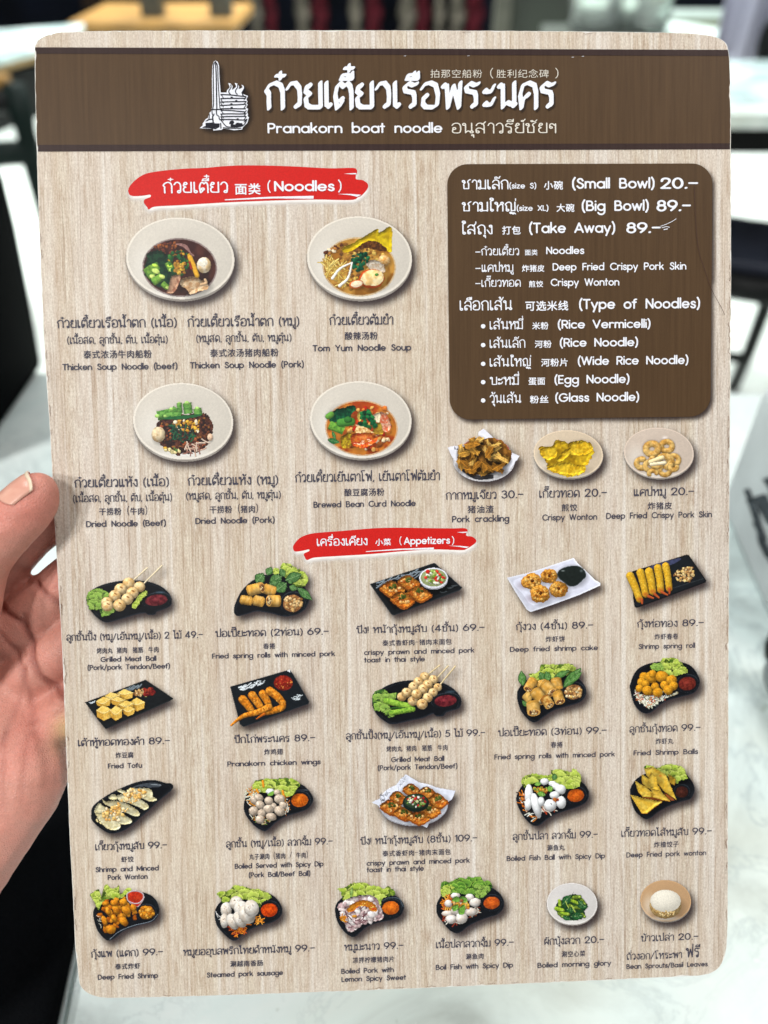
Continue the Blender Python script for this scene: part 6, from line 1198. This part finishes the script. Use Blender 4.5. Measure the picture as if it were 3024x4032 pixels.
kidney(D, [(415, 400), (440, 310), (520, 230), (700, 150), (900, 130), (1060, 180), (1150, 270), (1178, 360), (1150, 430), (1060, 490), (920, 530), (800, 580), (720, 640), (660, 690), (600, 685), (520, 620), (440, 520)], (1030, 350), (92, 76), (206, 72, 14), (180, 52, 10))
D.lettuce([(435, 160), (560, 130), (630, 75), (740, 85), (830, 110), (920, 120), (1060, 200), (960, 260), (930, 310), (860, 270), (720, 220), (600, 250), (510, 270), (480, 210)], tone=0)
D.strands([(560, 540), (800, 500), (760, 600), (640, 640)], 50, 60, 5, [(226, 120, 30), (206, 90, 24), (150, 30, 40), (236, 150, 50)], 'carrot'); D.strands([(870, 420), (950, 420), (950, 490), (870, 500)], 18, 60, 5, [(232, 140, 40), (236, 170, 70)], 'carrot'); D.strands([(430, 390), (490, 420), (580, 570)], 8, 70, 4, [(206, 206, 206)], 'slaw')
for x, y, rx, ry, a in ((545, 345, 62, 84, 0), (525, 470, 46, 84, 0), (660, 270, 76, 76, 0), (620, 480, 62, 96, -.5), (720, 340, 84, 96, -.3), (700, 460, 62, 100, -.6), (780, 400, 90, 110, -.5), (830, 330, 84, 96, -.3)): D.ball(x, y, rx, ry, (226, 220, 212), 'pork_sausage', a, jag=.1, ts=50, tex=.06, amb=.62, c2=(214, 202, 188)); D.scatter([(x - rx * .5, y - ry * .5), (x + rx * .5, y - ry * .4), (x + rx * .4, y + ry * .5), (x - rx * .4, y + ry * .4)], 6, (4, 8), [(170, 150, 134), (190, 170, 150)], 'pork_sausage', sh=0)
D.build('picture of sliced white pork sausage with orange dip')
D = Dish(1260, 3450, 3.95, (225, 80, 1320, 955), 25)
kidney(D, [(235, 540), (260, 420), (380, 310), (600, 230), (860, 190), (1060, 250), (1220, 330), (1300, 430), (1300, 520), (1240, 620), (1100, 680), (900, 720), (740, 780), (640, 860), (540, 940), (460, 925), (360, 840), (270, 700)], (1100, 490), (132, 105), (206, 104, 26), (184, 84, 20)); D.tube([(970, 380), (1080, 330), (1230, 350), (1295, 470)], 7, (76, 88, 98), 'plate', sh=0)
D.lettuce([(270, 190), (400, 170), (500, 110), (680, 90), (780, 140), (880, 150), (1000, 190), (1060, 150), (1175, 270), (1060, 310), (960, 360), (940, 460), (860, 330), (700, 290), (560, 300), (420, 360), (350, 360), (330, 250)], tone=0); D.leaf((480, 330), (500, 165), 26, 'lettuce', (110, 140, 60), (150, 180, 96))
D.poly([(320, 430), (400, 370), (540, 320), (760, 290), (880, 340), (940, 460), (985, 600), (960, 670), (800, 710), (680, 730), (560, 830), (440, 860), (380, 720), (320, 640), (320, 520)], (220, 204, 202), 'sliced_pork', 3, 16, 24, c2=(170, 138, 142), ts=44, tex=.12, bulge=30)
D.scatter([(330, 430), (880, 340), (960, 640), (700, 720), (460, 840), (350, 640)], 70, (24, 60), [(232, 222, 220), (224, 208, 206), (190, 160, 162), (236, 230, 228), (204, 178, 178)], 'sliced_pork', .9, .4); D.strands([(360, 400), (880, 480), (700, 720), (480, 840), (380, 640)], 26, 90, 8, [(104, 64, 72), (130, 92, 98)], 'sliced_pork'); D.strands([(320, 600), (380, 620), (400, 700), (340, 680)], 12, 70, 8, [(232, 170, 50), (210, 130, 30)], 'carrot')
D.poly([(440, 560), (420, 500), (560, 390), (720, 370), (860, 440), (890, 540), (800, 540), (720, 470), (600, 470), (520, 540)], (216, 142, 40), 'chilli_sauce', 3, 12, 20, c2=(196, 110, 26), ts=30, bulge=20); D.scatter([(480, 520), (700, 390), (860, 480), (880, 540), (720, 440)], 16, (8, 16), [(240, 190, 90), (206, 60, 34)], 'chilli_sauce', sh=.1); D.ball(540, 620, 40, 26, (216, 150, 50), 'chilli_sauce', jag=.6)
D.build('picture of sliced boiled pork under orange chilli sauce')
D = Dish(1680, 3430, 4.1475, (150, 70, 1270, 1015), 26)
kidney(D, [(155, 620), (180, 490), (280, 360), (480, 270), (800, 220), (1040, 260), (1190, 360), (1258, 480), (1250, 600), (1160, 700), (980, 760), (800, 830), (660, 910), (560, 990), (470, 1010), (360, 950), (260, 830), (180, 720)], (1060, 515), (130, 100), (196, 90, 28), (176, 72, 24))
D.lettuce([(230, 290), (260, 170), (380, 180), (470, 120), (560, 100), (640, 130), (680, 90), (760, 100), (880, 90), (920, 160), (1010, 150), (1065, 240), (1000, 350), (900, 440), (840, 430), (740, 370), (600, 380), (460, 350), (300, 430), (240, 390)], tone=2); D.lettuce([(780, 260), (900, 240), (1030, 300), (900, 440), (800, 420)], tone=1, jag=10); D.lettuce([(230, 290), (330, 230), (430, 260), (360, 380), (260, 420)], tone=0, jag=10)
D.strands([(250, 480), (340, 380), (420, 420), (400, 640), (270, 700)], 44, 90, 8, [(232, 150, 40), (216, 120, 30), (240, 180, 80), (196, 84, 40)], 'carrot'); D.strands([(640, 640), (860, 580), (860, 700), (700, 770)], 24, 80, 7, [(206, 110, 50), (236, 230, 214), (120, 50, 36)], 'slaw'); D.strands([(260, 700), (500, 700), (520, 860), (330, 880)], 24, 90, 8, [(160, 60, 40), (206, 110, 50), (236, 230, 214)], 'slaw')
for x, y, rx, ry in ((470, 400, 80, 50), (700, 430, 80, 60), (355, 525, 66, 60), (790, 510, 96, 72), (340, 690, 100, 50), (480, 650, 90, 60), (720, 660, 110, 70), (560, 560, 100, 80), (400, 780, 90, 76), (570, 760, 96, 96)): D.ball(x, y, rx, ry, (234, 228, 222), 'fish_slice', jag=.3, ts=60, tex=.05, amb=.6, c2=(224, 210, 198))
D.scatter([(420, 480), (680, 480), (680, 600), (540, 620), (430, 560)], 34, (16, 34), [(224, 170, 60), (206, 130, 40), (236, 200, 120)], 'topping')
for p_ in ([(410, 470), (470, 410), (530, 430), (540, 490), (470, 500)], [(550, 420), (640, 420), (665, 490), (600, 510), (560, 480)], [(410, 580), (500, 540), (520, 600), (440, 660)], [(520, 600), (620, 540), (610, 690), (530, 700)]): D.poly(p_, (104, 158, 60), 'coriander', 3, 10, c2=(130, 184, 76), bulge=24, sh=.2)
D.ball(570, 480, 30, 26, (150, 84, 50), 'topping', jag=.8)
D.build('picture of boiled fish pieces with dark green lettuce')
D = Dish(2060, 3430, 4.1475, (370, 180, 1220, 890), 27)
bowl(D, 796, 534, 415, 345, 800, 600, 0, 0, None, c=(206, 202, 200))
D.poly([(525, 610), (570, 480), (640, 470), (640, 430), (790, 380), (830, 320), (820, 380), (920, 390), (1010, 500), (1060, 580), (1000, 640), (1010, 740), (880, 800), (720, 800), (600, 720)], (40, 84, 40), 'morning_glory', 2, 14, 30, c2=(24, 58, 38), ts=40, tex=.2, bulge=26)
for p_, w_, c_ in (([(590, 480), (600, 560)], 26, 0), ([(540, 610), (640, 640)], 34, 0), ([(620, 690), (730, 700)], 28, 0), ([(830, 430), (920, 420)], 34, 1), ([(960, 480), (1000, 540)], 34, 1), ([(790, 480), (890, 520)], 26, 0), ([(760, 560), (830, 600)], 30, 1), ([(860, 590), (930, 600)], 26, 1), ([(960, 700), (1000, 740)], 26, 1), ([(580, 690), (640, 740)], 24, 1)): D.tube(p_, w_, ((152, 180, 50), (112, 134, 44))[c_], 'morning_glory', c2=((120, 156, 40), (84, 110, 40))[c_], tex=.15); D.ball(p_[1][0], p_[1][1], w_ * .6, w_ * .5, (176, 204, 84), 'morning_glory', sh=.1)
for a, b, w_ in (((640, 540), (780, 390), 66), ((700, 620), (860, 650), 46), ((880, 560), (1050, 580), 46), ((780, 740), (980, 720), 60), ((640, 740), (780, 790), 40), ((900, 480), (980, 560), 40)): D.leaf(a, b, w_, 'morning_glory', (28, 74, 40), (40, 98, 50))
for p_ in ([(690, 490), (720, 560), (745, 600)], [(790, 560), (820, 620), (850, 670)]): D.tube(p_, 6, (190, 214, 96), 'morning_glory')
D.build('picture of dark green boiled vegetables on a white plate')
D = Dish(2420, 3430, 3.77, (370, 125, 1145, 765), 28)
bowl(D, 756, 442, 378, 312, 756, 500, 0, 0, None, c=(186, 150, 112)); D.ball(752, 505, 236, 200, (184, 148, 92), 'rice', jag=.05, ts=24, tex=.14, c2=(206, 174, 118)); D.ball(752, 440, 226, 168, (226, 220, 206), 'rice', jag=.06, ts=14, tex=.07, sh=0, flat=.6); D.scatter([(560, 560), (700, 600), (900, 580), (940, 540), (860, 660), (660, 670)], 40, (8, 18), [(206, 176, 120), (170, 130, 70), (222, 200, 150)], 'rice', sh=.15, on=['rice'])
D.build('picture of a mound of white rice in a tan bowl')
# ------------------------------------------------------------------ the hand holding the card: one continuous skin
PXM = SCL / F * 1.0
def hp(px, py, zo):
    """point at photo pixel, zo millimetres in front (-) of or behind (+) the printed face"""
    r = camray(px, py); d = SCL / (r @ nl); return CAM + cw(r * (d + zo / 1000.0))
BL = []
def chain(*pts, step=.0016):
    P_ = [(hp(*p[:3]), p[3] / 1000) for p in pts]
    for (a, ra), (b, rb) in zip(P_[:-1], P_[1:]):
        n_ = max(1, int((b - a).length / step))
        for i in range(n_ + 1): BL.append((a.lerp(b, i / n_), ra + (rb - ra) * i / n_))
# thumb lies in front of the card's edge; fingers run behind it
chain((-420, 2800, 9, 19), (-210, 2420, -6, 15), (-110, 2200, -8, 11.0), (-10, 2105, -8.6, 9.4), (65, 2040, -8.7, 8.6), (108, 1996, -8.4, 8.3), (134, 1966, -8.0, 7.6), (146, 1942, -7.6, 6.7))
FZ = 11.5
chain((-190, 2480, 24, 12), (-62, 2290, 15, 9.5), (71, 2149, FZ, 8.6), (330, 1900, FZ, 8.4), (560, 1700, FZ, 7.6), (700, 1600, FZ - 1, 6.5))
chain((-150, 2640, 26, 12), (60, 2473, 15, 9.4), (250, 2311, FZ + .3, 8.9), (520, 2080, FZ, 8.5), (790, 1880, FZ, 7.8), (930, 1790, FZ - 1, 6.6))
chain((-60, 2800, 26, 12), (130, 2650, 15, 9.6), (330, 2500, FZ, 8.6), (600, 2330, FZ, 8.2), (840, 2180, FZ, 7.4), (960, 2110, FZ - 1, 6.4))
chain((0, 2980, 20, 11), (180, 2850, 13, 9.4), (360, 2740, FZ, 7.8), (560, 2620, FZ, 7.2), (720, 2530, FZ, 6.4), (800, 2480, FZ - 1, 5.6))
# palm
chain((-420, 2800, 14, 18), (-330, 2600, 16, 15), (-190, 2480, 24, 12)); chain((-190, 2480, 24, 12), (-150, 2640, 26, 12), (-60, 2800, 26, 12), (0, 2980, 20, 11))
chain((-230, 2430, 8, 11), (-140, 2460, 20, 10), (-70, 2400, 22, 9)); chain((-130, 2350, 8, 9), (-100, 2380, 15, 8.5), (-70, 2330, 16, 8.5))
for t0 in ((-190, 2480, 24, 12), (-150, 2640, 26, 12), (-60, 2800, 25, 12)): chain(t0, (-330, 2960, 22, 15), (-430, 3360, 20, 16))
chain((-100, 2620, 25, 12), (-40, 2700, 21, 12), (40, 2760, 18, 11), (110, 2790, 15, 10))
chain((-80, 2700, 19, 13), (-20, 2820, 14, 13.5), (40, 2920, 10, 13.5), (95, 2990, 7.5, 13), (112, 3050, 5.5, 12.6))
chain((112, 3050, 5.5, 12.6), (85, 3120, 5.5, 12.6), (-30, 3260, 8, 14), (-160, 3420, 10, 16), (-330, 3640, 14, 19)); chain((-60, 3000, 12, 15), (-160, 3200, 12, 17), (-300, 3420, 14, 19)); chain((-250, 2900, 12, 18), (-300, 3150, 13, 19), (-380, 3450, 15, 19))
# wrist and forearm leave the picture to the lower left
chain((-330, 3640, 14, 19), (-520, 3900, 18, 22), (-900, 4350, 26, 26), (-1500, 5000, 40, 32)); chain((-380, 3450, 15, 19), (-600, 3720, 20, 22), (-1050, 4200, 28, 26), (-1600, 4800, 42, 32))
ico = bpy.data.meshes.new('b'); import bmesh
bm = bmesh.new(); bmesh.ops.create_icosphere(bm, subdivisions=2, radius=1); bv = np.array([v.co[:] for v in bm.verts]); bf = np.array([[v.index for v in f.verts] for f in bm.faces]); bm.free()
nb = len(BL); V = np.concatenate([bv * r_ + np.array(c_) for c_, r_ in BL]); Fc = np.concatenate([bf + i * len(bv) for i in range(nb)])
me = bpy.data.meshes.new('hand'); me.from_pydata(V.tolist(), [], Fc.tolist()); hand = bpy.data.objects.new('hand_build', me); C.objects.link(hand)
m1 = hand.modifiers.new('r', 'REMESH'); m1.mode = 'VOXEL'; m1.voxel_size = .00085; m2 = hand.modifiers.new('s', 'SMOOTH'); m2.factor = .6; m2.iterations = 26
bpy.context.view_layer.update(); hm = bpy.data.meshes.new_from_object(hand.evaluated_get(bpy.context.evaluated_depsgraph_get())); bpy.data.objects.remove(hand)
hm.name = 'hand'; nv = len(hm.vertices); co = np.empty(nv * 3, np.float32); hm.vertices.foreach_get('co', co); co = co.reshape(-1, 3).astype(float); no = np.empty(nv * 3, np.float32); hm.vertices.foreach_get('normal', no); no = no.reshape(-1, 3).astype(float)
# palm coordinates of every vertex (in the card's own plane), for creases and colour
inv = np.array(MW.inverted()); L3 = co @ inv[:3, :3].T + inv[:3, 3]; ln = no @ inv[:3, :3].T
facing = np.clip(ln[:, 2] * 2.2, 0, 1)
def along(pts):
    q = loc(np.array(pts, float)[:, 0], np.array(pts, float)[:, 1]); q = smooth_open(q, 6); return dist_segs(L3[:, :2], np.hstack([q[:-1], q[1:]]))
dep = np.zeros(nv); tint = np.zeros(nv)
for pts, w_, d_ in (([(-120, 2380), (0, 2435), (60, 2480), (95, 2600), (130, 2680), (190, 2740), (250, 2775)], 1.0, 1.1), ([(66, 2440), (72, 2480)], 1.0, .7), ([(-60, 2480), (20, 2600), (60, 2680), (90, 2800), (110, 2860)], .9, .6),
                    ([(110, 2305), (165, 2350), (232, 2390)], 1.0, .9), ([(60, 2310), (110, 2305)], 1.0, .4), ([(65, 2660), (40, 2800), (25, 2920)], .9, .35), ([(118, 2860), (150, 2930), (190, 3010), (195, 3080)], 1.1, .35), ([(110, 2900), (122, 3000), (120, 3120)], 1.0, .3), ([(30, 2880), (35, 3000), (48, 3150)], 1.0, .35),
                    ([(60, 2660), (85, 2610), (90, 2580)], .6, .35), ([(200, 2830), (235, 2800)], .9, .4), ([(0, 2560), (60, 2600), (110, 2640)], .6, .25), ([(150, 2700), (170, 2790)], .6, .25), ([(-40, 2200), (10, 2235), (60, 2260)], 1.2, .4)):
    d2 = along(pts) * 1000; g_ = np.exp(-(d2 / w_) ** 2) * facing * (L3[:, 2] < .004) if False else np.exp(-(d2 / w_) ** 2) * facing
    dep += g_ * d_; tint += np.exp(-(d2 / (w_ * 1.2)) ** 2) * facing * d_
fine = (vn(L3[:, 0] * 1e3 + 50, L3[:, 1] * 1e3 + 50, 2.3, 3) - .5) * .16 + (vn(L3[:, 0] * 1e3 + 50, L3[:, 1] * 1e3 * 2.2 + 80, 7, 5) - .5) * .5
co2 = co - no * (dep * .001 - fine * .0006)[:, None]; hm.vertices.foreach_set('co', co2.astype(np.float32).ravel())
hm.polygons.foreach_set('use_smooth', [True] * len(hm.polygons))
# own colour of the skin: rosier at the finger pads and creases, yellower where the card presses the palm edge
pk = loc(np.array([190., 250.]), np.array([1990., 2900.])); d_t = np.linalg.norm(L3[:, :2] - pk[0], axis=1) * 1000; d_p = np.linalg.norm((L3[:, :2] - pk[1]) * [1, .75], axis=1) * 1000
mot = fb(L3[:, 0] * 1e3 + 90, L3[:, 1] * 1e3 + 40, 9, 6)
base_ = lin((206, 144, 128))[None] * (1 + .34 * (mot - .5)[:, None]); rosy = lin((198, 116, 102)); yel = lin((244, 212, 158))
k_ = np.clip(.55 * np.exp(-(d_t / 9) ** 2) + .55 * np.clip(mot - .45, 0, 1) * 2, 0, .8)[:, None]; base_ = base_ * (1 - k_) + rosy * k_
k_ = (.9 * np.exp(-(d_p / 4.2) ** 2))[:, None]; base_ = base_ * (1 - k_) + yel * k_
k_ = np.clip(tint * .6, 0, .7)[:, None]; base_ = base_ * (1 - k_) + lin((140, 72, 62)) * k_
at = hm.attributes.new('skin_colour', 'FLOAT_COLOR', 'POINT'); at.data.foreach_set('color', np.c_[base_, np.ones(nv)].astype(np.float32).ravel())
t = NT('skin'); q = t.n('ShaderNodeAttribute', attribute_name='skin_colour'); v = t.coord((1, 1, 1)); n_ = t.ramp(t.noise(v, 900, 4, .6), [(.3, .90), (.7, 1.06)]); t.base(t.mix(1.0, q.outputs['Color'], n_, 'MULTIPLY'))
t.b.inputs['Subsurface Weight'].default_value = .12; t.b.inputs['Subsurface Radius'].default_value = (.004, .0016, .0009); t.b.inputs['Subsurface Scale'].default_value = .6
vr = t.n('ShaderNodeTexVoronoi'); vr.inputs['Scale'].default_value = 1300; vr.feature = 'DISTANCE_TO_EDGE'; t.l(v, vr.inputs['Vector']); t.bump(vr.outputs['Distance'], .6, .0004); M_skin = t.set(.46, .38)
for m_ in list(hm.materials): pass
hm.materials.clear(); hm.materials.append(M_skin)
hand = bpy.data.objects.new('hand', hm); C.objects.link(hand); tag(hand, "bare left hand gripping the menu card's left edge, thumb in front", 'hand')
# thumb nail: a curved plate over the far upper side of the thumb tip
a = hp(108, 2022, -8.6); b = hp(192, 1942, -7.9); ax = (b - a).normalized(); cz = cw(-nl); up_ = ax.cross(cz).normalized()
if up_.dot(cw(np.array([-1, -1, 0]))) < 0: up_ = -up_
dn = (up_ * .92 + cz * .4).normalized(); sd = ax.cross(dn).normalized(); vv = []; ff = []; nu, nw = 20, 15
from mathutils.bvhtree import BVHTree
bvh = BVHTree.FromPolygons([tuple(v.co) for v in hm.vertices], [tuple(p.vertices) for p in hm.polygons])
for i in range(nu):
    s_ = i / (nu - 1)
    for j in range(nw):
        q_ = (j / (nw - 1) - .5) * 2; th = q_ * R(50); d_ = (dn * math.cos(th) + sd * math.sin(th)).normalized(); e_ = abs(q_) ** 3
        c0 = a + (b - a) * (-.12 + 1.16 * s_) + ax * ((.0022 * (1 - s_) - .0020 * s_) * e_)
        h_, n_, _, _ = bvh.ray_cast(c0 + d_ * .03, -d_, .05)
        p = h_ + d_ * (.00022 + .0003 * s_) if h_ is not None and (not vv or i == 0 or (h_ - vv[-nw]).length < .003) else vv[-nw] + ax * .0006
        if i == nu - 1: p = vv[-nw] + ax * .0011 - d_ * .0001
        vv.append(p)
for i in range(nu - 1):
    for j in range(nw - 1): ff.append((i * nw + j, i * nw + j + 1, (i + 1) * nw + j + 1, (i + 1) * nw + j))
t = NT('fingernail_plate'); v = t.coord((1, 1, 1)); t.base(t.ramp(t.noise(v, 260, 3), [(.3, (206, 150, 132)), (.7, (216, 168, 148))])); M_nail = t.set(.3, .5)
nail = obj('fingernail', vv, ff, M_nail, hand, smooth=True); mm = nail.modifiers.new('s', 'SOLIDIFY'); mm.thickness = .0003; mm.offset = 0
tip = obj('nail_tip', [p + dn * .00012 for p in vv[-2 * nw:]], [(i * nw + j, i * nw + j + 1, (i + 1) * nw + j + 1, (i + 1) * nw + j) for i in range(1) for j in range(nw - 1)], mat('nail_edge', (226, 206, 180), .35, .5, var=.04, sc=200), nail, smooth=True); mm = tip.modifiers.new('s', 'SOLIDIFY'); mm.thickness = .0003; mm.offset = 0
